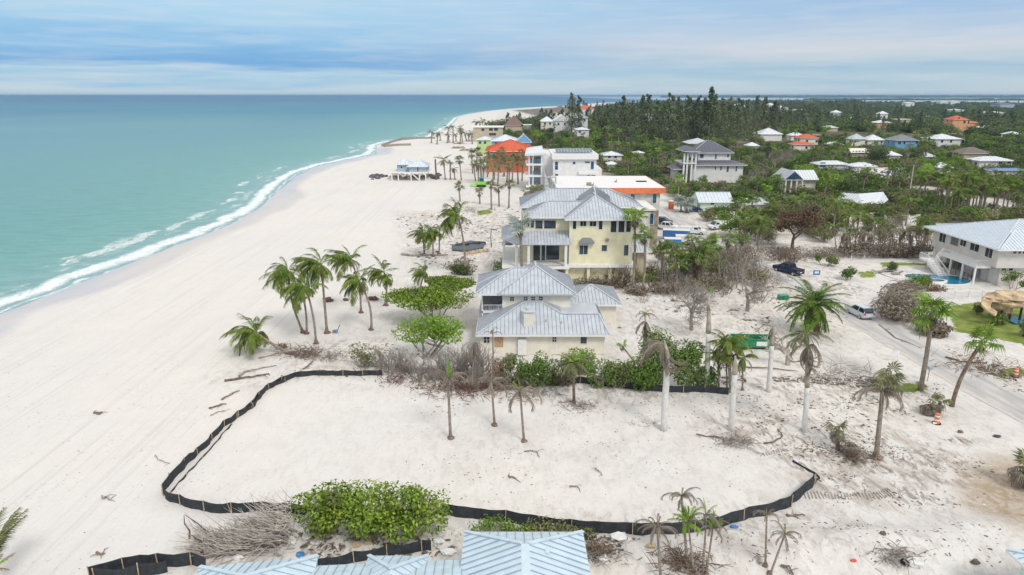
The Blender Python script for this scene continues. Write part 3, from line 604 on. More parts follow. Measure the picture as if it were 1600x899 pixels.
# ================================================================ building kit (world coordinates; each part is a child of the house)
def wall(root, x0, x1, y0, y1, z0, z1, mat, name='wall'):
    mb = MB(); mb.box(x0, x1, y0, y1, z0, z1); return mb.build(name, mat, root)
def bx(root, name, x0, x1, y0, y1, z0, z1, mat):
    mb = MB(); mb.box(x0, x1, y0, y1, z0, z1); return mb.build(name, mat, root)
def clip_line(poly2, u):
    vs = []
    n = len(poly2)
    for i in range(n):
        (u1, v1), (u2, v2) = poly2[i], poly2[(i + 1) % n]
        if (u1 - u) * (u2 - u) < 0: vs.append(v1 + (v2 - v1) * (u - u1) / (u2 - u1))
    return (min(vs), max(vs)) if len(vs) >= 2 else None
def roofing(root, planes, mat, seam=None, space=.55, thick=.14, caps=(), capmat=None, name='roof', rib=.05):
    mb = MB(); sm = MB()
    for poly in planes:
        P = [Vector(p) for p in poly]; n = (P[1] - P[0]).cross(P[2] - P[0])
        if len(P) > 3 and n.length < 1e-4: n = (P[2] - P[0]).cross(P[3] - P[0])
        n.normalize()
        if n.z < 0: P.reverse(); n = -n
        dn = Vector((0, 0, thick)); k = len(P); i = len(mb.v)
        mb.v.extend([tuple(p) for p in P] + [tuple(p - dn) for p in P]); mb.f.append(tuple(i + q for q in range(k))); mb.f.append(tuple(i + k + q for q in reversed(range(k)))); mb.m += [0, 0]
        for q in range(k): r_ = (q + 1) % k; mb.f.append((i + r_, i + q, i + k + q, i + k + r_)); mb.m.append(0)
        if seam:
            e = Vector((0, 0, 1)).cross(n)
            if e.length < .02: continue
            e.normalize(); v = n.cross(e); o = P[0]; p2 = [((p - o).dot(e), (p - o).dot(v)) for p in P]
            u0 = min(a for a, b in p2); u1 = max(a for a, b in p2); cnt = int((u1 - u0) / space)
            for i_ in range(1, cnt + 1):
                u = u0 + (u1 - u0) * i_ / (cnt + 1); c = clip_line(p2, u)
                if c and c[1] - c[0] > .3: sm.bar(o + e * u + v * (c[0] + .03) + n * .02, o + e * u + v * (c[1] - .03) + n * .02, rib, .07)
    rf = mb.build(name, mat, root)
    if seam and sm.v: s_ = MB.build(sm, 'seam', seam, None, org=ORG[root.name]); s_.parent = rf; s_['kind'] = 'stuff'
    for a, b in caps:
        cm = MB(); cm.bar(Vector(a) + Vector((0, 0, .05)), Vector(b) + Vector((0, 0, .05)), .24, .08); c_ = cm.build('ridge_cap', capmat or mat, None, org=ORG[root.name]); c_.parent = rf
    return rf
def hip(root, x0, x1, y0, y1, z, rise, mat, seam=None, space=.55, axis=None, ends=(1, 1), capmat=None, gmat=None, fascia='trim_white', top=None):
    w_, d_ = x1 - x0, y1 - y0; axis = axis or ('x' if w_ >= d_ else 'y'); ins = min(w_, d_) / 2
    if axis == 'x':
        a = Vector((x0 + ins * ends[0], (y0 + y1) / 2, z + rise)); b = Vector((x1 - ins * ends[1], (y0 + y1) / 2, z + rise))
        c = [(x0, y0, z), (x1, y0, z), (x1, y1, z), (x0, y1, z)]; pl = [[c[0], c[1], b, a], [c[2], c[3], a, b]]; e1 = [c[3], c[0], a]; e2 = [c[1], c[2], b]
    else:
        a = Vector(((x0 + x1) / 2, y0 + ins * ends[0], z + rise)); b = Vector(((x0 + x1) / 2, y1 - ins * ends[1], z + rise))
        c = [(x0, y0, z), (x1, y0, z), (x1, y1, z), (x0, y1, z)]; pl = [[c[3], c[0], a, b], [c[1], c[2], b, a]]; e1 = [c[0], c[1], a]; e2 = [c[2], c[3], b]
    caps = [(a, b)] if (a - b).length > .2 else []
    for k, (e, pt) in enumerate(((e1, a), (e2, b))):
        if ends[k]: pl.append(e); caps += [(e[0], pt), (e[1], pt)]
        elif gmat: nn = (Vector(e[1]) - Vector(e[0])).cross(Vector(e[2]) - Vector(e[0])).normalized(); mb = MB(); dz = Vector((0, 0, -.16)); mb.loft([[Vector(q) + dz - nn * .35 for q in e], [Vector(q) + dz - nn * .2 for q in e]]); mb.build('gable', gmat, root)
    rf = roofing(root, pl, mat, seam, space, .14, caps if capmat else [], capmat)
    if fascia:
        t = .05
        for q in ((x0 - t, x1 + t, y0 - t, y0), (x0 - t, x1 + t, y1, y1 + t), (x0 - t, x0, y0, y1), (x1, x1 + t, y0, y1)):
            mb = MB(); mb.box(q[0], q[1], q[2], q[3], z - .22, z - .01); f_ = mb.build('fascia', fascia, None, org=ORG[root.name]); f_.parent = rf
    return rf
def window(root, ax, a0, a1, z0, z1, pos, face=-1, nx=1, ny=1, frame='trim_white', glass='glass_dark', t=.07, name='window'):
    if a0 > a1: a0, a1 = a1, a0
    if z0 > z1: z0, z1 = z1, z0
    def B(mb, p0, p1, q0, q1, d0, d1):
        d0, d1 = sorted((pos + face * d0, pos + face * d1))
        if ax == 'y': mb.box(p0, p1, d0, d1, q0, q1)
        else: mb.box(d0, d1, p0, p1, q0, q1)
    mb = MB(); B(mb, a0 - t, a1 + t, z0 - t, z0, .002, .09); B(mb, a0 - t, a1 + t, z1, z1 + t, .002, .09); B(mb, a0 - t, a0, z0, z1, .002, .09); B(mb, a1, a1 + t, z0, z1, .002, .09)
    for i in range(1, nx): x = a0 + (a1 - a0) * i / nx; B(mb, x - t * .35, x + t * .35, z0, z1, .002, .07)
    for i in range(1, ny): z = z0 + (z1 - z0) * i / ny; B(mb, a0, a1, z - t * .35, z + t * .35, .003, .065)
    f = mb.build(name, frame, root); mb = MB(); B(mb, a0, a1, z0, z1, .004, .03); p = mb.build('pane', glass, None, org=ORG[root.name]); p.parent = f
    return f
def wp(root, Y, x0, y0, x1, y1, nx=1, ny=1, **k):        # a window on a wall facing the camera, surveyed from the photograph
    a = AY(x0, y1, Y); b = AY(x1, y0, Y); return window(root, 'y', a.x, b.x, a.z, b.z, Y, -1, nx, ny, **k)
def wx(root, X, x0, y0, x1, y1, nx=1, ny=1, **k):        # a window on a side wall facing west
    a = AX(x0, (y0 + y1) / 2, X); b = AX(x1, (y0 + y1) / 2, X); z1 = AX((x0 + x1) / 2, y0, X).z; z0 = AX((x0 + x1) / 2, y1, X).z
    return window(root, 'x', a.y, b.y, z0, z1, X, -1, nx, ny, **k)
def railing(root, a, b, h=1.0, step=.35, mat='trim_white', name='railing', th=.05):
    a = Vector(a); b = Vector(b); n = max(1, int((b - a).length / step)); mb = MB(); up = Vector((0, 0, h)); mb.bar(a + up, b + up, th * 1.6, th); mb.bar(a + up * .12, b + up * .12, th, th)
    for i in range(n + 1): p = a.lerp(b, i / n); mb.bar(p, p + up, th if i % 5 == 0 else th * .55)
    return mb.build(name, mat, root)
# ---------------------------------------------------------------- beach cottage in the middle
h = thing('beach_cottage', (4, 88, 0), 'cream beach cottage with grey seamed metal roofs and front chimney', 'house')
wall(h, -4, 11.8, 82, 95, 0, 2.95, 'wall_cream')
for x in (-4.02, 11.70): bx(h, 'corner_board', x, x + .12, 81.94, 81.998, 0, 2.78, 'trim_white')
m = .415
hx = lambda px, py: AY(px, py, 1)
def OS(px, py, Y0, z0, m):
    d = ray(px, py); t = (H - z0 + m * Y0) / (m * d.y - d.z); return Vector((d.x * t, d.y * t, H + d.z * t))
A = OS(819, 472, 81.3, 3, m); B = OS(846, 472, 81.3, 3, m); V1 = OS(878, 491, 81.3, 3, m); V2 = OS(936, 491, 81.3, 3, m); fl = Vector((-4.5, 81.3, 3)); fr = Vector((12.3, 81.3, 3))
bl = Vector((-4.5, 97, 3)); br = Vector((12.3, 93, 3)); A2 = A + Vector((0, 3, 0)); B2 = Vector((B.x, A.y + 3, A.z)); W1 = Vector((V1.x, V1.y + 4.3, V1.z)); W2 = Vector((12.3, V2.y + 4.3, 3))
caps = [(fl, A), (B, V1), (V1, V2), (fr, V2), (A, B)]
roofing(h, [[fl, fr, V2, V1, B, A], [bl, fl, A, (A.x, 97, A.z)], [B, V1, (V1.x, 95, V1.z), (B.x, 95, B.z)], [fr, (12.3, 93, 3), (V2.x, 90, V2.z), V2], [V1, V2, (V2.x, 90, V2.z), (V1.x, 90, V1.z)], [A, B, (B.x, 97, B.z), (A.x, 97, A.z)]], 'roof_grey', 'roof_seam', .52, caps=caps, capmat='roof_grey')
bx(h, 'fascia', -4.6, 12.4, 81.22, 81.27, 2.7, 2.97, 'trim_white'); bx(h, 'fascia', -4.6, -4.55, 81.28, 97, 2.7, 2.97, 'trim_white'); bx(h, 'fascia', 12.34, 12.4, 81.28, 93, 2.7, 2.97, 'trim_white')
wp(h, 82, 756, 526, 765, 536, 2, 2); wp(h, 82, 774, 527, 785, 541, 2, 1, frame='wood_orange', glass='wood_pale', name='door'); wp(h, 82, 863, 525.5, 869.5, 534.5, 2, 2); wp(h, 82, 907, 525.5, 917, 537, 1, 1)
for px in (807, 831, 870, 918): bx(h, 'pilaster', *(lambda q: (q.x - .06, q.x + .06))(AY(px, 530, 82)), 81.95, 81.998, 0, 2.7, 'trim_white')
q0 = AY(809, 560, 81.7); bx(h, 'utility_box', q0.x, q0.x + 1.1, 81.6, 81.99, .1, 2.2, 'plastic_white')
# chimney
cf = OS(832, 511, 81.3, 3, m); q1 = AY(818.5, 490, cf.y); q2 = AY(834.5, 490, cf.y); zt = AY(826, 489, cf.y).z
ch = wall(h, q1.x, q2.x, cf.y, cf.y + 2.2, cf.z - .6, zt, 'wall_cream', 'chimney'); mb = MB(); mb.box(q1.x - .12, q2.x + .12, cf.y - .12, cf.y + 2.32, zt, zt + .12); mb.box(q1.x + .35, q2.x - .35, cf.y + .6, cf.y + 1.7, zt + .12, zt + .4)
c_ = mb.build('chimney_cap', 'roof_grey', None, org=ORG[h.name]); c_.parent = ch
for xx in (q1.x, q2.x - .1): mb = MB(); mb.box(xx, xx + .1, cf.y - .03, cf.y - .003, cf.z - .2, zt); c_ = mb.build('corner_board', 'trim_white', None, org=ORG[h.name]); c_.parent = ch
# upper storey
UY = 88.0; ux0 = AY(752.5, 470, UY).x; ux1 = AY(891, 470, UY).x; px1 = AY(786, 470, UY).x
wall(h, px1, ux1, UY, 96.5, 3.05, 6.5, 'wall_cream', 'upper_wall'); wall(h, ux0, px1 - .003, UY + 2.4, 96.5, 3.05, 6.5, 'screen', 'porch_wall')
for xx in (ux0, px1 - .1): bx(h, 'porch_post', xx, xx + .14, UY, UY + .14, 2.9, 6.5, 'trim_white')
bx(h, 'corner_board', ux1 - .1, ux1 + .03, UY - .03, UY - .003, 3.4, 6.5, 'trim_white'); bx(h, 'corner_board', px1, px1 + .12, UY - .03, UY - .003, 3.2, 6.5, 'trim_white')
bx(h, 'porch_sill', ux0, px1, UY, UY + .1, 3.7, 3.95, 'trim_white'); railing(h, (ux0, UY + .05, 3.95), (px1, UY + .05, 3.95), .85, .22)
bx(h, 'porch_header', ux0, px1, UY + .01, UY + .12, 6.1, 6.5, 'trim_white')
for a in ((797, 464, 803, 470.5), (818.5, 463.5, 824.5, 469.5), (830, 463.5, 836, 469.5), (842, 463.5, 848, 469.5)): wp(h, UY, *a, 2, 2)
z = 6.6; e0 = G(742, 459, z); e1 = G(900.5, 461, z); EY = 87.2; ex0, ex1 = e0.x, e1.x
hip(h, ex0, ex1, EY, 97.2, z, 2.35, 'roof_grey', 'roof_seam', .52, capmat='roof_grey')
ap = AY(832, 427, 92.2); ap.z = 9.05; cx = ap.x; k0 = Vector((G(777, 459, z).x, EY - .12, z + .02)); k1 = Vector((ex1 + .02, EY - .12, z + .02)); ap = Vector(((k0.x + k1.x) / 2, 91.9, 9.3)); bk = Vector((ap.x, 94.3, 9.3))
roofing(h, [[k0, k1, ap], [k1, (k1.x, 96.5, z), bk, ap], [(k0.x, 96.5, z), k0, ap, bk]], 'roof_grey', 'roof_seam', .52, caps=[(k0, ap), (k1, ap), (ap, bk)], capmat='roof_grey', name='front_gablet_roof')
for px, py in ((853, 503), (877, 506)): q = OS(px * 1.0, py, 81.3, 3, m); mb = MB(); mb.tube([q, q + Vector((0, 0, .35))], .06, 6); mb.build('vent_pipe', 'galvanised', h)
# ---------------------------------------------------------------- its garage wing
GY0 = 94.5; wall(h, 9.2, 15.1, GY0, 102.5, 0, 2.95, 'wall_cream', 'garage_wall'); bx(h, 'corner_board', 14.98, 15.13, GY0 - .04, GY0 - .003, 0, 2.9, 'trim_white')
hip(h, 7.6, 15.9, 93.8, 103.2, 3.05, 1.75, 'roof_grey', 'roof_seam', .52, axis='x', capmat='roof_grey'); wall(h, 8, 9.1, 90, 100, 0, 2.8, 'wall_cream', 'link_wall')
# ---------------------------------------------------------------- tall yellow house
h = thing('yellow_house', (12, 118, 0), 'tall pale yellow three storey house with grey metal hip roofs and porch', 'house')
YF = 114.0; YL = 116.4; zs = ZY(YF, 413); x0 = AY(889, 400, YF).x; x1 = AY(988, 400, YF).x; xl = AY(818, 400, YL).x; ze = ZY(YF, 342)
wall(h, x0, x1, YF, 131, zs, ze, 'wall_yellow'); wall(h, xl, x0 + .5, YL, 131, zs, ze, 'wall_yellow', 'bay_wall'); bx(h, 'slab', xl - .5, x1 + .6, YF - .5, 131.4, zs - .5, zs, 'trim_white'); bx(h, 'slab_front', AY(806, 412, 112.2).x, x0 - .01, 112.2, YF - .51, zs - .45, zs - .02, 'trim_white')
wall(h, x0, x1 - 1.2, YF + .7, 130, -.2, zs - .5, 'wall_yellow', 'ground_wall')
for i in range(6): xx = xl + (x1 - xl) * i / 5; bx(h, 'pier', xx - .25, xx + .25, YF - .1, YF + .4, -.2, zs - .5, 'wall_yellow')
# belt trims
for zz_ in (ZY(YF, 375),): bx(h, 'belt_trim', x0 - .03, x1 + .03, YF - .05, YF - .004, zz_ - .1, zz_, 'wall_yellow')
for xx in (x0, x1 - .12): bx(h, 'corner_board', xx, xx + .12, YF - .06, YF - .004, zs, ze, 'trim_white')
for a in ((895, 345.5, 900.5, 358, 1, 1), (906.5, 346, 916, 353.5, 2, 1), (921.5, 346, 931.5, 353.5, 2, 1), (935.5, 345.5, 941.5, 358.5, 1, 1), (954, 345.5, 963.5, 363, 1, 1), (966, 345.5, 976, 363, 1, 1), (978, 345.5, 986, 362.5, 1, 1), (940, 383, 948.5, 392.5, 1, 1), (974.5, 383, 982, 399.5, 1, 1), (905, 383.5, 918.5, 397.5, 2, 1)): wp(h, YF, *a)
for a in ((829, 344, 834.5, 356), (836.5, 344.5, 848, 357.5), (850, 344.5, 868.5, 357.5)): wp(h, YL, a[0], a[1], a[2], a[3])
wp(h, YL, 824, 343, 827.5, 355)
for a in ((833, 383, 844, 407), (846, 383, 852, 407), (853, 383.5, 874, 406)): wp(h, YL, a[0], a[1], a[2], a[3], 1, 1, name='sliding_door')
# small hood over the centre window, lamp box
q = AY(905, 378, YF); q2 = AY(928, 378, YF); zt = q.z
roofing(h, [[(q.x, YF - .9, zt), (q2.x, YF - .9, zt), ((q2.x + q.x) / 2 + .7, YF, zt + .7), ((q2.x + q.x) / 2 - .7, YF, zt + .7)], [(q.x, YF - .9, zt), ((q2.x + q.x) / 2 - .7, YF, zt + .7), (q.x - .1, YF, zt)], [(q2.x, YF - .9, zt), (q2.x + .1, YF, zt), ((q2.x + q.x) / 2 + .7, YF, zt + .7)]], 'roof_grey_dark', None, name='window_hood')
q = AY(948.5, 375, YF); bx(h, 'wall_lamp', q.x - .25, q.x + .25, YF - .25, YF - .003, q.z - .25, q.z + .25, 'wood_weathered')
# roofs
zr_ = ze + .05; xa = AY(883, 341, 113.1).x; xb = AY(989.5, 341, 113.1).x
hip(h, xa, xb, 113.1, 131.8, zr_, 3.2, 'roof_grey', 'roof_seam', .55, axis='y', capmat='roof_grey')
hip(h, AY(818, 338, 115.6).x, xa + 6, 115.6, 124.5, zr_ - .08, 2.1, 'roof_grey', 'roof_seam', .55, axis='x', ends=(1, 0), capmat='roof_grey')
hip(h, AY(812, 324, 124).x, AY(1003, 320, 124).x, 122.5, 134, zr_ + .6, 2.6, 'roof_grey', 'roof_seam', .55, axis='x', capmat='roof_grey'); wall(h, xl - .2, x1 + .8, 123.4, 133, zs, zr_ + .5, 'wall_yellow', 'rear_wall')
# gablet
gx = AY(935, 331, 118).x; gz_ = ZY(117.5, 331)
roofing(h, [[(gx - 2.4, 116.3, gz_ - .9), (gx, 116.3, gz_ + .3), (gx - .2, 124.5, 16.2), (gx - 3.0, 123, 14.6)], [(gx, 116.3, gz_ + .3), (gx + 2.4, 116.3, gz_ - .9), (gx + 2.6, 123, 14.6), (gx - .2, 124.5, 16.2)]], 'roof_grey_dark', 'roof_seam', .55, caps=[((gx, 116.3, gz_ + .3), (gx - .2, 124.5, 16.2)), ((gx, 116.3, gz_ + .3), (gx - 2.4, 116.3, gz_ - .9)), ((gx, 116.3, gz_ + .3), (gx + 2.4, 116.3, gz_ - .9))], capmat='roof_grey', name='gablet_roof')
mb = MB(); mb.prism([(gx - 1.9, 116.6), (gx + 1.9, 116.6), (gx, 116.75)], gz_ - 1.0, gz_ - .45); mb.build('gable_vent', 'wall_yellow', h)
# porch roof wrapping the left corner
zp = ZY(112.2, 382); e = [AY(783, 376, 117), AY(806, 382, 112.2), AY(894, 382, 112.2)]; zt2 = zp + 1.35; lx = xl
P0 = (AY(783, 374, 118).x, 117.5, zp); P1 = (AY(806, 382, 112.2).x, 112.2, zp); P2 = (AY(893, 382, 112.2).x, 112.2, zp); P3 = (xl + 8.2, YL, zt2 + .2); P4 = (xl + 1.0, YL, zt2 + .2); P5 = (P0[0], 128, zp); P6 = (xl + .3, 128, zt2 + .2); P4b = (xl + .2, YL + 1, zt2 + .2)
roofing(h, [[P1, P2, P3, P4], [P0, P1, P4, P4b], [P5, P0, P4b, P6], [P2, (P2[0], YF, zp), (P3[0], P3[1], P3[2])]], 'roof_grey', 'roof_seam', .55, caps=[(P1, P4), (P0, P4b), (P2, P3)], capmat='roof_grey', name='porch_roof')
for px in (807, 826, 884): q = AY(px, 400, 112.6); bx(h, 'porch_post', q.x - .22, q.x + .22, 112.4, 112.84, zs, zp - .15, 'trim_white')
for yy in (118, 123): bx(h, 'porch_post', P0[0] + .3, P0[0] + .7, yy, yy + .4, zs, zp - .15, 'trim_white')
railing(h, (AY(827, 400, 112.4).x, 112.5, zs), (AY(883, 400, 112.4).x, 112.5, zs), 1.0, .3, 'wood_weathered'); bx(h, 'porch_floor', P0[0] + .2, AY(826, 400, 112.6).x - .2, 112.6, 128, zs - .4, zs - .03, 'trim_white')
for yy in (113, 117, 121): bx(h, 'porch_pier', P0[0] + .3, P0[0] + .8, yy, yy + .5, -.3, zs - .42, 'wall_yellow')
# carport wing on the right
hx0 = AY(992, 392, 117).x; hx1 = AY(1019, 395, 117).x; zc = ZY(117, 393); hip(h, hx0 - 1.5, hx1, 117, 124, zc, 1.3, 'roof_grey', 'roof_seam', .55, axis='x', ends=(0, 1), capmat='roof_grey'); wall(h, hx0 + .6, hx1 - .8, 118, 123.5, -.2, zc - .1, 'wall_beige', 'carport_wall'); bx(h, 'doorway', hx0 + .1, hx0 + .58, 117.9, 118.0, 0, 2.4, 'hole')
# ---------------------------------------------------------------- bare concrete house with white flat roof and orange fascia
h = thing('flat_roof_house', (28, 160, 0), 'half built block house with broad white flat roof and orange fascia', 'house')
FY = 152.0; zf = ZY(FY, 299); xa = AY(870, 299, FY).x; xm = AY(916, 299, FY).x; xb = AY(1040, 299, FY).x; zt = ZY(FY, 297); bk = 176
bx(h, 'roof', xa, xb, FY, bk, zf + .05, zt + .4, 'membrane'); bx(h, 'fascia', xm, xb + .05, FY - .1, FY - .003, ZY(FY, 302.5), zt + .45, 'paint_orange'); bx(h, 'fascia', xa - .05, xm - .01, FY - .1, FY - .003, ZY(FY, 300), zt + .42, 'concrete_pale'); bx(h, 'side_fascia', xb + .003, xb + .1, FY - .1, bk, zf - .4, zt + .45, 'paint_orange')
wall(h, xm, xb - 1.0, FY + .8, bk - .5, 4, zf + .04, 'concrete_pale'); wall(h, xa + .4, xm - .01, FY + 1.6, bk - .5, 4, zf + .04, 'concrete', 'left_wall'); wall(h, xa + .2, xa + .5, FY + .3, bk - .2, 0, zf + .04, 'concrete', 'wing_wall')
wp(h, FY + 1.6, 882, 303, 914, 311, 4, 1, frame='wood_weathered', glass='hole', name='terrace_opening')
for a in ((985, 303, 992, 317), (1019.5, 302.8, 1026, 317.5), (969, 303, 976, 310)): wp(h, FY + .8, *a, glass='glass_blue')
YB = 140; xb0 = AY(989, 350, YB).x; xb1 = AY(1028, 350, YB).x; zz1 = ZY(YB, 329)
wall(h, xb0, xb1, YB, FY + .7, -.2, zz1, 'block_brown', 'lower_wing'); bx(h, 'wing_front', xb0 + .5, xb1 - 1.6, YB - .08, YB - .003, -.1, zz1 - .2, 'concrete_pale'); bx(h, 'wing_roof', xb0 - 1.6, xb1 - .6, YB - .5, FY, zz1 + .003, zz1 + .35, 'membrane')
wp(h, YB - .1, 1015, 333.5, 1021.5, 350.5, glass='glass_blue')
for px, py in ((921, 290), (926, 290), (962, 284), (855, 268)):
    pass
mb = MB(); q = G(1002, 284, zt + .4); mb.box(q.x - 1.2, q.x + 1.2, q.y - .8, q.y + .8, zt + .41, zt + .55); mb.build('skylight', 'hole', h)
for px, py, s in ((920, 290, .5), (925, 291, .35), (962, 285, .25)): q = G(px, py, zt + .4); mb = MB(); mb.box(q.x - s, q.x + s, q.y - s, q.y + s, zt + .41, zt + .41 + s * 1.3); mb.tube([(q.x + s, q.y, zt + .5), (q.x + s, q.y, zt + 1.2)], .08, 5); mb.build('roof_unit', 'wood_weathered', h)
# scaffold stair between the two white houses
sc_ = thing('scaffold_tower', (AY(859, 300, 160).x, 162, 0), 'galvanised scaffold stair tower against the white house', 'scaffold')
for i in range(3):
    for j in range(2): mb = MB(); mb.tube([(AY(850 + i * 9, 290, 162).x, 160 + j * 3, 0), (AY(850 + i * 9, 290, 162).x, 160 + j * 3, ZY(162, 275))], .09, 5); mb.build('upright', 'galvanised', sc_)
for zz_ in np.linspace(1.5, ZY(162, 277), 7):
    mb = MB(); a = AY(850, 290, 162).x; b = AY(868, 290, 162).x; mb.box(a, b, 160.05, 162.9, zz_, zz_ + .08); mb.bar((a, 160, zz_ + 1), (b, 160, zz_ + 1), .07); mb.bar((a, 160, zz_), (b, 160, zz_ + 1.6), .06); mb.build('deck_board', 'galvanised', sc_)
# ---------------------------------------------------------------- white modern house
h = thing('white_modern_house', (22, 240, 0), 'white three storey modern house with stacked balcony tower and solar panels', 'house')
WY = 236; X = lambda px: AY(px, 280, WY).x; Z = lambda py: ZY(WY, py)
wall(h, X(864), X(931), WY, WY + 22, -.5, Z(249), 'wall_white'); bx(h, 'roof_slab', X(862), X(933.5), WY - 1, WY + 23, Z(249) + .003, Z(241), 'trim_white'); bx(h, 'roof_deck', X(866), X(931), WY - .6, WY + 22.6, Z(241) + .003, Z(241) + .1, 'roof_white')
for i in range(12): q = X(868) + i * (X(926) - X(868)) / 12; mb = MB(); mb.hexa([(q, WY + 1.5, Z(241) + .5), (q + .95, WY + 1.5, Z(241) + .5), (q + .95, WY + 6, Z(241) + 1.5), (q, WY + 6, Z(241) + 1.5), (q, WY + 1.5, Z(241) + .6), (q + .95, WY + 1.5, Z(241) + .6), (q + .95, WY + 6, Z(241) + 1.6), (q, WY + 6, Z(241) + 1.6)]); mb.build('solar_panel', 'glass_tint', h)
wall(h, X(931) + .003, X(941), WY + 2, WY + 16, -.5, Z(265), 'wall_white', 'side_wall')
for a in ((867, 253, 872, 265.5, 1, 2), (867, 272, 872, 277, 1, 1), (895, 253, 899, 257, 1, 1), (914, 252.5, 921.5, 255, 1, 1), (923, 252.5, 928, 265, 1, 1), (917, 274, 922, 278, 1, 1), (924, 274, 930, 277, 1, 1)): wp(h, WY, *a, glass='glass_blue')
bx(h, 'balcony', X(903), X(934), WY - 2.2, WY - .003, Z(272), Z(268), 'trim_white'); railing(h, (X(903), WY - 2.1, Z(268)), (X(934), WY - 2.1, Z(268)), .9, .5)
# tower of balconies
TY = 240; X2 = lambda px: AY(px, 270, TY).x; Z2 = lambda py: ZY(TY, py)
wall(h, X2(847), X2(864), TY + 2, TY + 18, -.5, Z2(241), 'wall_white', 'tower_wall')
for (ya, yb) in ((241, 244), (256, 259), (274, 277), (290, 293)): bx(h, 'floor_slab', X2(822), X2(848), TY, TY + 12, Z2(yb), Z2(ya), 'trim_white')
for px in (826, 832, 845): bx(h, 'column', X2(px), X2(px + 1.8), TY + .2, TY + .9, -.5, Z2(241), 'trim_white')
wall(h, X2(827), X2(847) - .01, TY + 5, TY + 12, -.5, Z2(241), 'wall_slateblue', 'recess_wall')
for (ya, yb) in ((249, 255.5), (267, 273)): bx(h, 'balcony_glass', X2(833), X2(845), TY + .1, TY + .18, Z2(yb), Z2(ya), 'glass_tint')
for (ya, yb) in ((245, 250), (262, 267)): wp(h, TY + 5, 833, ya, 841, yb, 2, 1, glass='wood_orange')
roofing(h, [[(X2(820), TY - 1, Z2(240)), (X2(849), TY - 1, Z2(238)), (X2(849), TY + 14, Z2(232)), (X2(824), TY + 14, Z2(236))]], 'roof_white', None, thick=.8, name='tower_roof')
mb = MB(); mb.hexa([(X2(849), TY, Z2(300)), (X2(862), TY - 30, Z2(318)), (X2(862), TY - 29, Z2(318)), (X2(849), TY + 1, Z2(300)), (X2(849), TY, Z2(262)), (X2(862), TY - 30, Z2(300) - 1), (X2(862), TY - 29, Z2(300) - 1), (X2(849), TY + 1, Z2(262))]); mb.build('stair_wall', 'trim_white', h)
# ---------------------------------------------------------------- generic surveyed house
def house(name, label, pl, pr, pe, ze, depth, rise, wallm, roofm, seam=None, axis=None, ends=(1, 1), wins=(), glass='glass_dark', gmat=None, z0=-.5, over=.7, space=1.2, group=None, door=None, porch=None):
    """pl, pr: image columns of the eaves, pe the eave row, ze the eave height"""
    ze = ze * (.8 if pl > 940 else 1); a = G(pl, pe, ze); b = G(pr, pe, ze); Y = a.y
    if a.x > 60: depth = min(depth * .5, (b.x - a.x) * .8); rise *= .6; b.x -= depth * .22
    elif Y > 330: depth *= .6; rise *= .62
    root = thing(name, ((a.x + b.x) / 2, Y + depth / 2, 0), label, 'house', group)
    wall(root, a.x + over, b.x - over, Y + over, Y + depth - over, z0, ze - .12, wallm)
    if roofm == 'flat': bx(root, 'roof', a.x, b.x, Y, Y + depth, ze - .1, ze + .35, 'membrane')
    else: hip(root, a.x, b.x, Y, Y + depth, ze, rise, roofm, seam, space, axis, ends, roofm if seam else None, gmat or wallm)
    for q in wins: wp(root, Y + over, *q, glass=glass)
    if a.x > 20:
        n = max(1, int(depth / 5))
        for i in range(n): y_ = Y + over + 1.5 + i * (depth - 3) / n; window(root, 'x', y_, y_ + 1.6, ze - 2.4, ze - .9, a.x + over, -1, 2, 1, glass=glass)
    return root
# far shore-side houses
h = house('orange_house', 'bright orange stucco house with red-orange hip roof among palms', 757, 838, 236.5, 9, 26, 4.2, 'wall_orange', 'roof_orange', 'roof_orange', 'x', wins=((762, 240, 767, 248, 2, 1), (769, 240, 774, 248, 2, 1), (800, 241, 805, 246, 1, 1), (815, 241, 820, 246, 1, 1)), glass='glass_blue', space=1.6)
h = house('blue_house', 'sky blue house with pale metal hip roof behind the orange roof', 766, 813, 220.5, 10, 26, 4.5, 'wall_blue', 'roof_lightblue', 'roof_seam_blue', 'x', wins=((773, 222.5, 777, 225.5, 2, 1), (784, 222.5, 788, 225.5, 2, 1)), space=2)
h = house('gabled_annex', 'small blue annex with pale peaked roof beyond orange house', 806, 831, 222.5, 10, 22, 6, 'wall_blue', 'roof_lightblue', 'roof_seam_blue', 'y', (0, 0), space=2)
h = house('green_house', 'lime green beach house with pale roof beside the blue house', 743, 772, 218.5, 8, 24, 2.5, 'wall_green', 'roof_lightblue', 'roof_seam_blue', 'x', wins=((748, 221, 752, 225, 1, 1), (756, 221, 760, 225, 1, 1)), space=2)
h = house('beige_beach_house', 'wide beige flat roofed house standing near the far palms', 738, 787, 199.5, 10, 40, 1.0, 'wall_beige', 'flat', wins=((752, 201, 757, 205, 1, 1), (764, 200.5, 770, 204.5, 1, 1), (772, 200.5, 778, 204.5, 1, 1), (764, 208, 775, 212, 3, 1)))
h = house('thatched_hut', 'big hut with brown pyramid thatch roof near the far beach', 788, 818, 196.5, 6, 60, 14, 'wall_beige', 'thatch', None, 'x')
h = house('low_white_annex', 'low white annex next to the thatched hut', 816, 832, 196, 4, 30, 1, 'wall_white', 'flat')
h = house('mauve_roof_house', 'long cream house with mauve hip roof near the dunes', 859, 897, 175, 12, 90, 12, 'wall_cream', 'shingle_brown', None, 'x', wins=((864, 177, 868, 181, 1, 1), (872, 177, 876, 181, 1, 1), (883, 177, 887, 181, 1, 1)))
h = house('white_cluster_house', 'white gabled house left of the tall white villa', 845, 866, 190, 9, 45, 7, 'wall_cream', 'roof_white', None, 'x', wins=((850, 192, 853, 195, 1, 1), (858, 192, 861, 195, 1, 1)))
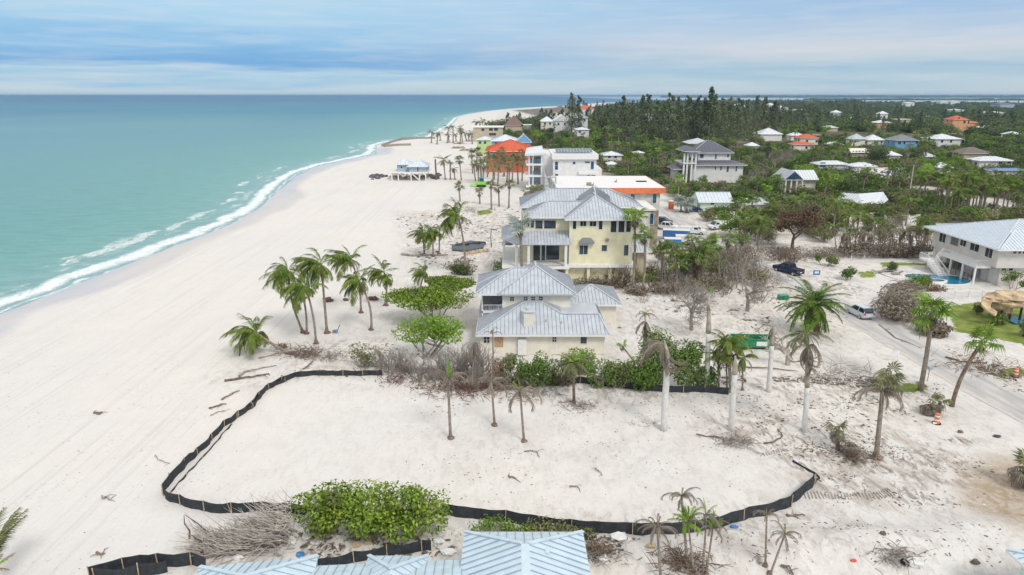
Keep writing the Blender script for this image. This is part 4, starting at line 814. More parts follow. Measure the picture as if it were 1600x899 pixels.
h = house('white_villa', 'tall white villa with several gables rising among the trees', 892, 920, 184, 14, 50, 7, 'wall_white', 'roof_white', None, 'y', (0, 0), wins=((896, 186, 899, 190, 1, 1), (904, 186, 907, 190, 1, 1), (912, 186, 915, 190, 1, 1), (904, 195, 908, 200, 1, 1)), glass='glass_blue')
h = house('white_gabled_house', 'white house with steep gables between white villas', 866, 893, 189, 11, 50, 8, 'wall_white', 'roof_white', None, 'y', (0, 0), wins=((871, 192, 874, 196, 1, 1), (881, 192, 884, 196, 1, 1)), glass='glass_blue')
h = house('blue_trim_house', 'low pale blue-roofed house below the white villas', 900, 922, 203, 7, 35, 2.5, 'wall_white', 'roof_lightblue', None, 'x', wins=((904, 205, 908, 208, 1, 1),), glass='glass_blue')
h = house('dune_house', 'white and red-roofed house between the tall pines', 902, 935, 170, 14, 120, 8, 'wall_white', 'roof_orange', None, 'x')
h = house('distant_white_house', 'distant white house in the pine wood, left one', 1148, 1170, 165, 12, 100, 7, 'wall_white', 'roof_white', None, 'x', wins=((1152, 168, 1156, 172, 1, 1),))
h = house('distant_white_hall', 'broad white building in pines beside the bare clearing', 1198, 1218, 164, 16, 120, 6, 'wall_white', 'roof_white', None, 'x', wins=((1203, 167, 1207, 171, 1, 1),))
h = house('distant_white_house', 'stepped white building with pale roof amid far pines', 1216, 1236, 169, 13, 90, 6, 'wall_white', 'roof_white', None, 'y', (0, 0))
h = house('white_gable_cottage', 'white hip roofed cottage in bushes behind the modern house', 941, 974, 243, 5, 20, 2.5, 'wall_white', 'roof_white', 'roof_seam', 'x', wins=((950, 244, 954, 247, 1, 1), (960, 244, 964, 247, 1, 1)), space=2)
h = house('white_shed', 'small white shed roof right of the white cottage', 990, 1012, 239, 4, 12, 1.5, 'wall_white', 'roof_white', None, 'x')
h = house('white_shed', 'low white shed half buried in green shrubs', 950, 966, 257, 3.5, 9, 1., 'wall_white', 'roof_white', None, 'x')
h = house('grey_metal_roof_house', 'house with large pale seamed roof behind the bare grey tree', 1188, 1232, 210, 6, 50, 7, 'wall_white', 'roof_white', 'roof_seam', 'x', space=3)
h = house('pale_roof_house', 'pale roofed house left of the red roofed villa', 1236, 1262, 212, 6, 30, 4, 'wall_white', 'roof_white', 'roof_seam', 'x', space=3)
h = house('red_roof_villa', 'villa with bright red tile roof among palms', 1250, 1288, 216, 8, 28, 4, 'wall_cream', 'roof_orange', None, 'x', wins=((1259, 219, 1263, 223, 1, 1), (1274, 219, 1278, 223, 1, 1)))
h = house('red_roof_wing', 'lower red tiled wing in front of the red villa', 1240, 1282, 226, 6, 20, 2.5, 'wall_cream', 'roof_orange', None, 'x', wins=((1258, 229, 1262, 233, 1, 1), (1268, 229, 1272, 233, 1, 1)))
h = house('beige_sunroom_house', 'beige house with a row of sunroom windows and gable', 1330, 1364, 238.5, 5, 16, 3.2, 'wall_beige', 'wall_cream', None, 'x', (0, 0), wins=((1331.5, 236, 1334.5, 240, 1, 1), (1336, 236, 1340, 240, 1, 1), (1341, 236, 1345, 240, 1, 1), (1346, 236, 1350, 240, 1, 1), (1353, 234.5, 1358, 241, 1, 1)))
h = house('white_hip_house', 'cream house with pale grey hip roof uphill of sunroom house', 1331, 1360, 217.5, 8, 30, 5, 'wall_cream', 'roof_grey', 'roof_seam', 'x', wins=((1335, 220, 1338, 223, 1, 1),), space=2.5)
h = house('white_hip_house', 'white house with pale roof next to the grey hip roof', 1356, 1390, 219, 7, 28, 5, 'wall_cream', 'roof_white', 'roof_seam', 'x', wins=((1366, 221, 1369, 224, 1, 1), (1376, 221, 1379, 224, 1, 1)), space=2.5)
h = house('bright_blue_house', 'bright blue house with slate hip roof and white base', 1399, 1445, 219.5, 8, 30, 5.5, 'wall_blue', 'roof_grey_dark', 'roof_seam', 'x', wins=((1403, 221.5, 1408, 226, 2, 1), (1411, 221.5, 1415, 226, 1, 1), (1430, 221, 1435, 225, 2, 1), (1438, 221, 1441, 225, 1, 1)), space=2.5)
h = house('white_metal_house', 'white walled house with bright white roof right of blue house', 1462, 1514, 217.5, 8, 34, 4.5, 'wall_white', 'roof_white', 'roof_seam', 'x', wins=((1470, 219, 1474, 223, 1, 1), (1484, 219, 1488, 223, 1, 1), (1502, 219, 1507, 224, 1, 1)), space=3)
h = house('dark_roof_house', 'low house with broad charcoal hip roof in the trees', 1505, 1562, 240, 5, 26, 4.5, 'wall_beige', 'shingle_brown', None, 'x')
h = house('grey_roof_house', 'pale grey roofed low house with white posts', 1530, 1595, 251.5, 4.5, 22, 2.6, 'wall_white', 'roof_white', 'roof_seam', 'x', wins=((1560, 253, 1566, 256, 1, 1), (1574, 253, 1580, 256, 1, 1)), space=2)
h = house('blue_flat_roof_house', 'long low house with bright blue flat roof', 1545, 1612, 266, 4.2, 12, .9, 'wall_white', 'roof_blue', None, 'x', wins=((1560, 267, 1568, 270, 1, 1),))
h = house('orange_villa', 'apricot mediterranean villa with terracotta roof in far trees', 1489, 1520, 187, 13, 55, 6, 'wall_peach', 'roof_orange', None, 'x', wins=((1497, 183, 1500, 186, 1, 1), (1505, 189, 1509, 193, 1, 1), (1512, 189, 1515, 193, 1, 1)))
h = house('orange_villa_wing', 'lower yellow wing beside the apricot villa', 1512, 1536, 192, 8, 40, 3, 'wall_peach', 'roof_orange', None, 'x', wins=((1529, 194, 1532, 198, 1, 1),))
h = house('beige_far_house', 'sand coloured flat building among far dark trees', 1403, 1429, 187, 9, 50, 5, 'wall_beige', 'flat', wins=((1412, 189, 1416, 192, 1, 1),))
h = house('beige_far_house', 'pinkish low building left of the sand coloured one', 1370, 1400, 192, 7, 40, 4, 'wall_peach', 'roof_white', None, 'x')
h = house('bayside_house', 'blue-grey pavilion roofed house near the bay water', 1563, 1592, 163, 14, 90, 8, 'wall_slateblue', 'roof_slate', None, 'x')
for i, (px, py, nm) in enumerate(((1383, 178, 'tiny white far house in trees left of the bay'), (1478, 158.5, 'tiny white roofs strung along the bay edge'), (1494, 158.5, 'tiny white roof second along the bay edge'), (1424, 161, 'tiny white far house beside a dark pine'), (1015, 180, 'small white far house between tall pines'), (1310, 176, 'small far house in the middle of dark woods'))):
    house('far_house', nm, px - 8, px + 9, py, 14, 60, 5, 'wall_white', 'roof_white', None, 'x')
for i, (px, py, w_, m, wm) in enumerate(((1075, 172, 20, 'roof_white', 'wall_white'), (1130, 184, 18, 'roof_grey', 'wall_cream'), (1262, 188, 22, 'roof_white', 'wall_white'), (1300, 200, 24, 'roof_grey', 'wall_beige'), (1338, 186, 20, 'roof_white', 'wall_white'), (1460, 184, 24, 'roof_grey', 'wall_white'), (1545, 200, 26, 'roof_white', 'wall_cream'), (1590, 210, 22, 'roof_lightblue', 'wall_white'), (1310, 226, 22, 'roof_lightblue', 'wall_cream'), (1400, 243, 26, 'roof_white', 'wall_white'), (1455, 245, 24, 'roof_grey', 'wall_beige'), (1480, 262, 26, 'roof_white', 'wall_white'), (1180, 228, 20, 'roof_white', 'wall_white'), (1010, 208, 20, 'roof_grey', 'wall_white'), (930, 198, 18, 'roof_white', 'wall_cream'), (1560, 176, 26, 'roof_white', 'wall_white'), (1500, 172, 20, 'roof_grey', 'wall_cream'), (1255, 172, 18, 'roof_white', 'wall_white'))):
    house('wooded_house', 'small %s roofed house half buried in the trees' % {'roof_white': 'white', 'roof_grey': 'grey', 'roof_lightblue': 'pale blue'}[m], px - w_ * .62, px + w_ * .62, py, 4.2 if py > 195 else 8, 20 if py > 195 else 50, 3.2, wm, m, None, 'x', group='half buried houses in the wood')
# neighbourhood behind the road
h = house('grey_roof_bungalow', 'bungalow with plain pale metal gable roof behind dark shrubs', 1092, 1147, 316, 3.6, 9, 2.2, 'wall_mint', 'roof_lightblue', 'roof_seam_blue', 'x', (0, 0), wins=((1110, 317, 1116, 320, 1, 1),), space=1)
h = house('collapsed_roof_house', 'low house with sagging grey metal roof under bare branches', 1158, 1212, 319, 3.2, 10, 2.4, 'wall_white', 'roof_grey', 'roof_seam', 'x', space=1)
h = house('white_low_house', 'low white house with blue door behind the truss house', 1277, 1335, 257, 4.5, 16, 2, 'wall_white', 'roof_white', 'roof_seam', 'x', wins=((1281, 254, 1290, 261, 1, 1),), glass='paint_blue', space=2)
h = house('white_long_house', 'long white house with low pale roof next to blue door house', 1332, 1378, 260, 4.5, 15, 2, 'wall_white', 'roof_white', 'roof_seam', 'x', wins=((1350, 258, 1354, 261, 1, 1), (1362, 258, 1366, 261, 1, 1)), space=2)
# open pavilion with blue trusses
a = G(1227, 282, 4.2); h = thing('truss_pavilion', (a.x + 6, a.y + 5, 0), 'house with blue roof trusses and open columns by bare grey tree', 'house'); X0 = a.x; Y0 = a.y
X1_ = G(1285, 283, 4.2).x; xr = (X0 + G(1256, 282, 4.2).x) / 2
hip(h, X0 - .3, G(1256, 282, 4.2).x, Y0, Y0 + 12, 4.4, 2.9, 'roof_grey', 'roof_seam', 1, 'y', (0, 0)); hip(h, xr + 1, X1_, Y0 + .8, Y0 + 11, 4.38, 2.7, 'roof_white', 'roof_seam', 1, 'x', (0, 0), gmat='wall_cream')
for i in range(4): xx = X0 + .2 + i * (G(1256, 282, 4.2).x - X0 - .7) / 3; bx(h, 'column', xx, xx + .45, Y0 + .2, Y0 + .65, 0, 4.2, 'wall_cream')
xw = G(1256, 282, 4.2).x; cx = (X0 + xw) / 2
for i in range(7):
    t = i / 6; xx = X0 + (xw - X0) * t; top = 4.4 + 2.8 * (1 - abs(2 * t - 1)); mb = MB(); mb.bar((xx, Y0 + .1, 4.3), (xx, Y0 + .1, top), .14); mb.bar((xx, Y0 + .1, 4.3), (cx, Y0 + .1, 7.1), .1); mb.build('truss_web', 'paint_blue', h)
wall(h, xr + 1.5, X1_ - .5, Y0 + 2, Y0 + 10, 0, 4.2, 'wall_cream'); wall(h, X0 + 2, xw - .5, Y0 + 5, Y0 + 11, 0, 4.2, 'wall_taupe', 'inner_wall')
# fallen white roof
h = thing('fallen_roof', tuple(G(1355, 345)), 'collapsed bent sheet of white metal roofing behind the dead palms', 'roof wreck')
g = lambda px, py, z: tuple(G(px, py, z))
roofing(h, [[g(1308, 322, 1.5), g(1312, 301, 3.5), g(1340, 303, 3.2), g(1352, 332, .8), g(1330, 326, 1.4)]], 'roof_white', 'roof_seam', 1, name='roof_sheet'); roofing(h, [[g(1340, 303, 3.2), g(1380, 300, 3.6), g(1388, 312, 2.8), g(1366, 330, .5), g(1352, 332, .8)]], 'roof_white', 'roof_seam', 1, name='bent_sheet')
roofing(h, [[g(1400, 345, .2), g(1418, 322, 2.4), g(1432, 327, 2.2), g(1425, 343, .3)]], 'roof_white', None, name='loose_sheet')
pts = [(1300, 350), (1330, 349), (1352, 344), (1372, 342), (1392, 349), (1420, 347), (1450, 343), (1485, 343)]
h = thing('tarp_fence', tuple(G(1390, 350)), 'long white tarp fence strung behind the row of dead palms', 'fence')
for i in range(len(pts) - 1): a = G(*pts[i]); b = G(*pts[i + 1]); mb = MB(); mb.hexa([a, b, b + Vector((0, .1, 0)), a + Vector((0, .1, 0)), a + Vector((0, 0, 1.9 - .3 * (i % 2))), b + Vector((0, 0, 1.8)), b + Vector((0, .1, 1.8)), a + Vector((0, .1, 1.9 - .3 * (i % 2)))]); mb.build('tarp_panel', 'plastic_white', h)
# ---------------------------------------------------------------- white villa with slate roofs
h = thing('slate_roof_villa', (88, 275, 0), 'white villa with dark slate hip roofs and glazed porch', 'house')
VY = 262; X = lambda px: AY(px, 255, VY).x; Z = lambda py: ZY(VY, py)
wall(h, X(1080), X(1162), VY, VY + 20, -.5, Z(256.5), 'wall_white'); hip(h, X(1074), X(1167), VY - 1, VY + 21, Z(258), 3.2, 'roof_slate', 'roof_slate', 1.6, 'x', capmat='roof_grey')
wall(h, X(1095), X(1146), VY + 4, VY + 17, Z(262), Z(241) + .3, 'wall_white', 'upper_wall'); hip(h, X(1083), X(1150), VY + 3, VY + 18, Z(240), 4.2, 'roof_slate', 'roof_slate', 1.6, 'x', capmat='roof_grey'); hip(h, X(1088), X(1128), VY + 14, VY + 24, Z(228), 1.8, 'roof_grey', None, axis='x')
for a in ((1093.5, 241, 1099.5, 247), (1117, 241, 1120, 248.5), (1136, 241, 1139, 246)): wp(h, VY + 4, *a, glass='glass_blue')
for a in ((1117, 261, 1119, 266), (1125, 260.5, 1128, 266), (1135, 260.5, 1139, 269), (1149, 260, 1152, 268)): wp(h, VY, *a, glass='glass_tint')
for (za, zb, dx) in ((Z(256), Z(254.5), 0), (Z(239), Z(237), 3)):
    bx(h, 'balcony_slab', X(1066) + dx, X(1086), VY - 2, VY + 12, za, zb, 'trim_white')
for px in (1066, 1071, 1078, 1084): bx(h, 'column', X(px), X(px) + .6, VY - 1.8, VY - 1.2, -.5, Z(239), 'trim_white')
bx(h, 'glazing', X(1070), X(1079), VY + 4, VY + 4.2, -.5, Z(239), 'glass_tint'); hip(h, X(1066), X(1090), VY - 3, VY + 12, Z(236), 1.6, 'roof_slate', None, axis='y'); railing(h, (X(1066), VY - 2, Z(254.5)), (X(1086), VY - 2, Z(254.5)), 1, .8)
wall(h, X(1057), X(1068), VY + 1, VY + 9, -.5, Z(264), 'wall_white', 'porch_wall'); hip(h, X(1052), X(1072), VY - 1, VY + 11, Z(264), 2, 'roof_slate', None, axis='x'); wp(h, VY + 1, 1059, 267, 1065, 272, 2, 1, glass='glass_tint')
# ---------------------------------------------------------------- beach shack on stilts
a = G(664, 272, 0); SY_ = 268; 
h = thing('stilt_beach_hut', (AY(640, 265, SY_).x, SY_ + 4, 0), 'pale blue-grey beach hut on white stilts above dark rocks', 'hut')
X = lambda px: AY(px, 262, SY_).x; Z = lambda py: ZY(SY_, py)
bx(h, 'deck', X(610), X(668), SY_ - 1, SY_ + 12, Z(270.5), Z(269), 'trim_white'); wall(h, X(619), X(640), SY_ + 2, SY_ + 9, Z(269), Z(257.5), 'wall_slateblue', 'left_wall'); wall(h, X(638) + .3, X(666), SY_, SY_ + 10, Z(269), Z(260), 'wall_slateblue')
hip(h, X(616.5), X(641), SY_ + 1, SY_ + 10, Z(257.5), 1.9, 'roof_lightblue', 'roof_seam_blue', 1.2, 'x'); hip(h, X(636), X(668.5), SY_ - 1, SY_ + 11, Z(260), 2.3, 'roof_lightblue', 'roof_seam_blue', 1.2, 'x')
wp(h, SY_ + 2, 626, 260, 628.5, 263); wp(h, SY_, 652, 261, 654, 268)
for px in (612, 622, 642, 655, 665): bx(h, 'stilt', X(px) - .2, X(px) + .2, SY_ - .6, SY_ - .2, -.5, Z(270.5), 'trim_white')
mb = MB(); mb.bar((X(642), SY_ - .5, Z(270)), (X(655), SY_ - .5, 0.2), .35); mb.build('brace', 'trim_white', h)
# ---------------------------------------------------------------- big taupe house by the pool
h = thing('poolside_house', (96, 122, 0), 'taupe two storey house with pale seamed hip roof and white stairs', 'house')
RX = 83.4; RY = 114.2; zE = 6.9; XE = 140
wall(h, RX, XE, RY, 133, 3.35, zE - .1, 'wall_taupe', 'upper_wall'); wall(h, RX + 1.4, XE, RY + .8, 124.5, -.2, 3.34, 'wall_taupe', 'lower_wall'); wall(h, RX + .2, XE, 128, 132.5, -.2, 3.34, 'wall_taupe', 'lower_rear_wall')
ex = RX - 1.1; ey = RY - 1.1; by = 134.5; rise = 3.3; mid = (ey + by) / 2; ins = (by - ey) / 2
RA = Vector((ex + ins, mid, zE + rise)); RB = Vector((XE, mid, zE + rise))
roofing(h, [[(ex, ey, zE), (XE, ey, zE), RB, RA], [(ex, by, zE), (ex, ey, zE), RA], [(XE, by, zE), (ex, by, zE), RA, RB]], 'roof_lightblue', 'roof_seam_blue', .6, caps=[((ex, ey, zE), RA), ((ex, by, zE), RA), (RA, RB)], capmat='roof_lightblue')
k = Vector((ex + 5.5 + 2, ey + 5, zE + 2.2)); roofing(h, [[(ex + .4, ey - .15, zE + .06), (XE, ey - .15, zE + .06), (XE, ey + 5, zE + 2.3), (ex + 6, ey + 5, zE + 2.3)]], 'roof_lightblue', 'roof_seam_blue', .6, caps=[((ex + .4, ey - .15, zE + .06), (ex + 6, ey + 5, zE + 2.3))], capmat='roof_white', name='front_roof')
bx(h, 'fascia', ex - .06, ex - .003, ey, by, zE - .25, zE, 'trim_white'); bx(h, 'fascia', ex, XE, ey - .21, ey - .16, zE - .25, zE + .02, 'trim_white')
for a in ((1468.5, 362, 1478.5, 379, 2, 1), (1501, 372, 1510.5, 385, 2, 1), (1516.5, 377, 1531, 393, 2, 1), (1540, 385, 1552, 403, 2, 1)): wx(h, RX, *a)
wx(h, RX - .01, 1486, 367, 1498.5, 384, 1, 1, frame='wall_taupe', glass='screen', name='recess')
for a in ((1582, 390.5, 1589, 396.5), (1590, 390.5, 1596, 396.5), (1597, 390.5, 1603, 396.5)): wp(h, RY, *a)
for a in ((1564, 418.5, 1572, 423), (1575, 418.5, 1583, 423)): wp(h, RY + .8, *a)
LX = RX + 1.4
for a in ((1511, 405, 1521, 420, 2, 2), (1533, 412, 1541, 440, 1, 3), (1545, 416, 1556, 446, 1, 3)):
    wx(h, LX, *a, glass='plastic_white', name='garage_door')
for a in ((1513, 404.5, 1530, 408, 4, 1), (1536, 411, 1557, 416, 5, 1)): wx(h, LX - .1, *a)
# deck, railings, stairs
DX = RX - 2.6; dz = 3.35; y_a = 115.5; y_b = 126.5
bx(h, 'deck', DX, RX - .003, y_a, y_b, dz - .35, dz, 'trim_white'); railing(h, (DX + .05, y_a, dz), (DX + .05, y_b - 1, dz), 1.05, .3); railing(h, (DX + .05, y_a + .05, dz), (RX, y_a + .05, dz), 1.05, .3)
for yy in (115.6, 119, 122.4, 126): bx(h, 'deck_post', DX + .05, DX + .3, yy, yy + .25, -.1, dz - .36, 'trim_white')
lx0 = DX - 2.8; bx(h, 'landing', lx0, DX - .003, 125, 127.4, 1.9, 2.15, 'trim_white'); railing(h, (lx0, 125, 2.15), (lx0, 127.4, 2.15), 1.05, .3); railing(h, (lx0, 127.4, 2.15), (DX, 127.4, 2.15), 1.05, .3)
for i in range(5): bx(h, 'step', DX - .02 - i * .27 + .25, DX + .3 - i * .27, 125, 126.4, dz - .2 - .22 * i, dz - .05 - .22 * i, 'trim_white')
for i in range(10): bx(h, 'step', lx0 + .15, lx0 + 1.6, 125 - .42 - i * .42, 125 - i * .42 - .03, 1.85 - .21 * i, 1.98 - .21 * i, 'trim_white')
for xx in (lx0 + .1, lx0 + 1.65): railing(h, (xx, 125, 2.15), (xx, 120.7, 0), 1.05, .3); mb = MB(); mb.hexa([(xx - .04, 125, 1.6), (xx + .04, 125, 1.6), (xx + .04, 120.9, -.3), (xx - .04, 120.9, -.3), (xx - .04, 125, 2.15), (xx + .04, 125, 2.15), (xx + .04, 120.7, .1), (xx - .04, 120.7, .1)][:8]); mb.build('stringer', 'trim_white', h)
railing(h, (DX, 125, dz), (lx0 + 1.7, 125, 2.15), 1.05, .3)
q = AX(1525, 425, LX - .6); mb = MB(); mb.box(LX - .5, LX - .35, q.y - .3, q.y + .3, .3, 2.0); mb.build('blue_panel', 'wall_slateblue', h)
# ---------------------------------------------------------------- nearest house (pale blue metal roofs along the bottom edge)
h = thing('pale_blue_roof_house', (0, 34, 0), 'house with pale blue standing seam metal roofs along the bottom edge', 'house')
g = lambda px, py, z: tuple(G(px, py, z))
z = 4.2; bl = Vector(g(726, 831, z)); br = Vector(g(911, 831, z)); hw = (br.x - bl.x) / 2; rx = (bl.x + br.x) / 2; r1_ = Vector((rx - .2, bl.y - 3.3, z + 1.5)); r2_ = Vector((rx + .25, bl.y - 3.3, z + 1.5)); f = 22.
roofing(h, [[bl, br, r2_, r1_], [bl, r1_, (rx - .2, f, z + 1.5), (bl.x - .1, f, z)], [br, (br.x + .1, f, z), (rx + .25, f, z + 1.5), r2_], [r1_, r2_, (rx + .25, f, z + 1.5), (rx - .2, f, z + 1.5)]], 'roof_pale_blue', 'roof_seam_blue', .58, caps=[(bl, r1_), (br, r2_)], capmat='roof_pale_blue', rib=.03)
wall(h, bl.x + .5, br.x - .5, f, bl.y - .5, -.2, z - .15, 'wall_mint')
a = Vector(g(312, 886, 3.9)); b = Vector(g(497, 869, 3.9)); c1 = Vector(g(420, 900, 5.1)); c2 = Vector(g(345, 899, 4.55)); n_ = Vector((.13, -1, 0)); low = n_ * 12
m1 = a.lerp(b, .5) + n_ * 3.2 + Vector((0, 0, 1.45))
roofing(h, [[a, b, m1], [b, b + low, m1 + low * .8, m1], [a + low, a, m1, m1 + low * .8]], 'roof_pale_blue', 'roof_seam_blue', .58, caps=[(a, m1), (b, m1)], capmat='roof_pale_blue', rib=.03, name='west_roof')
a2 = Vector(g(497, 884, 3.6)); a3 = Vector(g(736, 874, 3.6)); roofing(h, [[a2, a3, a3 + Vector((0, -6, 2.2)), a2 + Vector((0, -6, 2.2))]], 'roof_pale_blue', 'roof_seam_blue', .58, rib=.03, name='link_roof')
d0 = Vector(g(622, 870, 3.75)); e0 = d0 + Vector((-2.1, -3.2, -.05)); e1 = d0 + Vector((2.6, -3.2, -.05)); tp = d0 + Vector((.1, -2.8, 1.3))
roofing(h, [[d0 + Vector((-1.9, .1, 0)), d0 + Vector((1.9, .1, 0)), tp], [d0 + Vector((-1.9, .1, 0)), tp, tp + Vector((0, -7, 0)), e0 + Vector((.2, -7, 0))], [d0 + Vector((1.9, .1, 0)), e1 + Vector((-.7, -7, 0)), tp + Vector((0, -7, 0)), tp]], 'roof_pale_blue', 'roof_seam_blue', .58, caps=[(d0 + Vector((-1.9, .1, 0)), tp), (d0 + Vector((1.9, .1, 0)), tp)], capmat='roof_pale_blue', rib=.03, name='dormer_roof')
wall(h, -17, -3.2, 24, 34.6, -.2, 3.4, 'wall_mint', 'west_wall')
for px, py, zq in ((796, 872, 5.0), (855, 870, 5.0)): q = G(px, py, zq); mb = MB(); mb.tube([q - Vector((0, 0, .5)), q + Vector((0, 0, .3))], .09, 7); mb.tube([q + Vector((0, 0, .3)), q + Vector((0, 0, .36))], .15, 7); mb.build('vent_pipe', 'roof_pale_blue', h)
# corner of another house, lower right
h = thing('mint_corner_house', tuple(G(1600, 899)), 'mint green corner with pale blue roof at right bottom edge', 'house')
a = G(1574, 859, 4); wall(h, a.x + .6, a.x + 9, a.y - 9, a.y - .6, -.2, 3.9, 'wall_mint'); hip(h, a.x, a.x + 10, a.y - 10, a.y, 4, 1.6, 'roof_pale_blue', 'roof_seam_blue', .5, 'x', capmat='roof_pale_blue')
# ================================================================ silt fences
def resample(pts, step):
    out = [pts[0]]; acc = 0
    for i in range(len(pts) - 1):
        a, b = pts[i], pts[i + 1]; L = (b - a).length; n = max(1, round(L / step))
        for k in range(1, n + 1): out.append(a.lerp(b, k / n))
    return out
def silt(label, px, hgt, stake=2.4, seed=0, sag=.12, flat=False, lean=.0, stakes=True):
    r = random.Random(seed); P = resample([G(a, b) for a, b in px], .6); P = [Vector((p.x, p.y, gz(p.x, p.y))) for p in P]; root = thing('silt_fence', P[len(P) // 2], label, 'silt fence', 'black silt fences on the sand'); n = len(P); mb = MB()
    top = []; bot = []
    for i, p in enumerate(P):
        d = (P[min(i + 1, n - 1)] - P[max(i - 1, 0)]).normalized(); s = Vector((-d.y, d.x, 0)); k = abs(math.sin(math.pi * i * .6 / stake)); w_ = r.uniform(-.05, .05) + (.14 * math.sin(i * 1.7) if not flat else 0)
        hh = hgt(i / n) if callable(hgt) else hgt
        bot.append(p - Vector((0, 0, .12)) + s * w_ * .6); top.append(p + s * (w_ * .3 + lean * hh) + Vector((0, 0, hh * (1 - sag * k) + r.uniform(-.03, .03))))
    for i in range(n - 1):
        d = (P[i + 1] - P[i]).normalized(); o = Vector((-d.y, d.x, 0)) * .02; m0 = bot[i].lerp(top[i], .5) + Vector((-d.y, d.x, 0)) * .07 * math.sin(i * 2.1); m1 = bot[i + 1].lerp(top[i + 1], .5) + Vector((-d.y, d.x, 0)) * .07 * math.sin((i + 1) * 2.1)
        mb.hexa([bot[i] - o, bot[i + 1] - o, bot[i + 1] + o, bot[i] + o, m0 - o, m1 - o, m1 + o, m0 + o]); mb.hexa([m0 - o, m1 - o, m1 + o, m0 + o, top[i] - o, top[i + 1] - o, top[i + 1] + o, top[i] + o])
    mb.build('fabric', 'fabric_black', root)
    if stakes:
        st = max(1, round(stake / .6))
        for i in range(0, n, st):
            d = (P[min(i + 1, n - 1)] - P[max(i - 1, 0)]).normalized(); s = Vector((-d.y, d.x, 0)) * .06 * (-1 if d.x > 0 else 1); t = Vector((r.uniform(-.06, .06), r.uniform(-.06, .06), 0)); hh = (hgt(i / n) if callable(hgt) else hgt)
            m = MB(); m.bar(P[i] + s - Vector((0, 0, .2)), P[i] + s + t + Vector((0, 0, hh * 1.05 + .06)), .055); m.build('stake', 'wood_pale', root)
silt('black silt fence curving around the west side of the sandy lot', [(598, 587), (560, 588), (520, 588), (490, 588), (462, 590), (440, 599), (420, 611), (405, 625), (392, 641), (378, 651), (362, 663), (350, 670), (335, 685), (322, 699), (308, 711), (293, 726), (279, 741), (267, 754), (255, 770), (258, 778), (275, 785), (290, 789), (320, 798), (350, 802), (400, 801), (450, 803), (480, 806)], lambda t: .72 if t < .6 else .95, seed=1)
silt('second black silt fence run inside the beachward fence corner', [(500, 586), (462, 588), (445, 598), (418, 611), (395, 640), (375, 653), (360, 664)], .55, seed=2, sag=.35)
silt('low slack black fabric strip lying inside the fence corner', [(362, 666), (352, 676), (335, 695), (310, 722), (285, 748), (265, 770)], .16, seed=3, stake=3)
silt('long black silt fence sweeping across the front of the lot', [(690, 808), (740, 813), (790, 818), (830, 824), (880, 832), (940, 837), (1000, 839), (1050, 838), (1085, 834), (1125, 826), (1170, 813), (1210, 802), (1235, 792), (1255, 775), (1272, 758)], .98, seed=4, sag=.04, stake=5, lean=.1)
silt('thin rolled black fence end bending back at the lot corner', [(1274, 757), (1280, 748), (1272, 741), (1258, 733), (1238, 722)], .22, seed=5, stakes=False)
silt('straight black silt fence along the hedge behind the lot', [(842, 598), (880, 600), (941, 603), (978, 608), (1035, 613), (1100, 615), (1138, 618)], .85, seed=6, sag=.1)
silt('black silt fence in the lower left before pale blue roof', [(140, 905), (180, 893), (221, 884), (262, 885), (300, 884), (325, 892)], 1.1, seed=7, sag=.06)
silt('second black silt fence strip crossing the lower left corner', [(150, 908), (200, 903), (235, 898), (262, 892)], 1.1, seed=8, sag=.2)
silt('black silt fence along the edge of the bottom pale blue roof', [(497, 893), (540, 883), (580, 875), (630, 868), (674, 861)], .95, seed=9, sag=.2)
silt('dark plastic sheet crumpled against hedge left of silt fence', [(832, 598), (846, 599), (860, 599)], .9, seed=10, sag=.3, stakes=False)
# picket / rail fences
def rail_fence(label, px, h=1.1, post=2.4, seed=0, panel=True):
    P = resample([G(a, b) for a, b in px], post); root = thing('white_fence', P[0], label, 'fence', 'white vinyl fences')
    for p in P: mb = MB(); mb.box(p.x - .09, p.x + .09, p.y - .09, p.y + .09, -.1, h + .12); mb.box(p.x - .12, p.x + .12, p.y - .12, p.y + .12, h + .12, h + .17); mb.build('post', 'trim_white', root)
    for i in range(len(P) - 1):
        a, b = P[i], P[i + 1]; mb = MB(); z = Vector((0, 0, 1)); mb.bar(a + z * h, b + z * h, .06, .1); mb.bar(a + z * .15, b + z * .15, .06, .1)
        n = int((b - a).length / .22)
        for q in range(1, n): p = a.lerp(b, q / n); mb.bar(p + z * .15, p + z * h, .09, .03)
        mb.build('panel', 'trim_white', root)
rail_fence('white rail fence beside the side lane near brown hedge', [(1330, 403.5), (1370, 402.5), (1440, 402)], .9)
rail_fence('long white vinyl fence before the pool and green lawn', [(1436, 468), (1470, 468), (1535, 466), (1600, 464), (1640, 463)], 1.2)
# ---------------------------------------------------------------- pool terrace
def sheet(name, pts, z0, z1, mat, label=None, cat=None, kind=None, parent=None):
    mb = MB(); mb.prism([(p.x, p.y) for p in pts], z0, z1)
    if parent: return mb.build(name, mat, parent)
    o = mb.build(name, mat, None); return tag(o, label, cat, None, kind)
def bez(pts, n=6):
    out = []; m = len(pts)
    for i in range(m):
        p0, p1, p2, p3 = pts[i - 1], pts[i], pts[(i + 1) % m], pts[(i + 2) % m]
        for k in range(n):
            t = k / n; out.append(.5 * ((2 * p1) + (p2 - p0) * t + (2 * p0 - 5 * p1 + 4 * p2 - p3) * t * t + (3 * p1 - p0 - 3 * p2 + p3) * t ** 3))
    return out
def ccw(p): return p if sum(p[i - 1].x * p[i].y - p[i].x * p[i - 1].y for i in range(len(p))) > 0 else p[::-1]
tp = ccw([G(a, b) for a, b in ((1362, 421), (1400, 416), (1446, 416), (1455, 405), (1500, 420), (1560, 450), (1540, 453), (1490, 452), (1440, 448), (1415, 442), (1385, 432))])
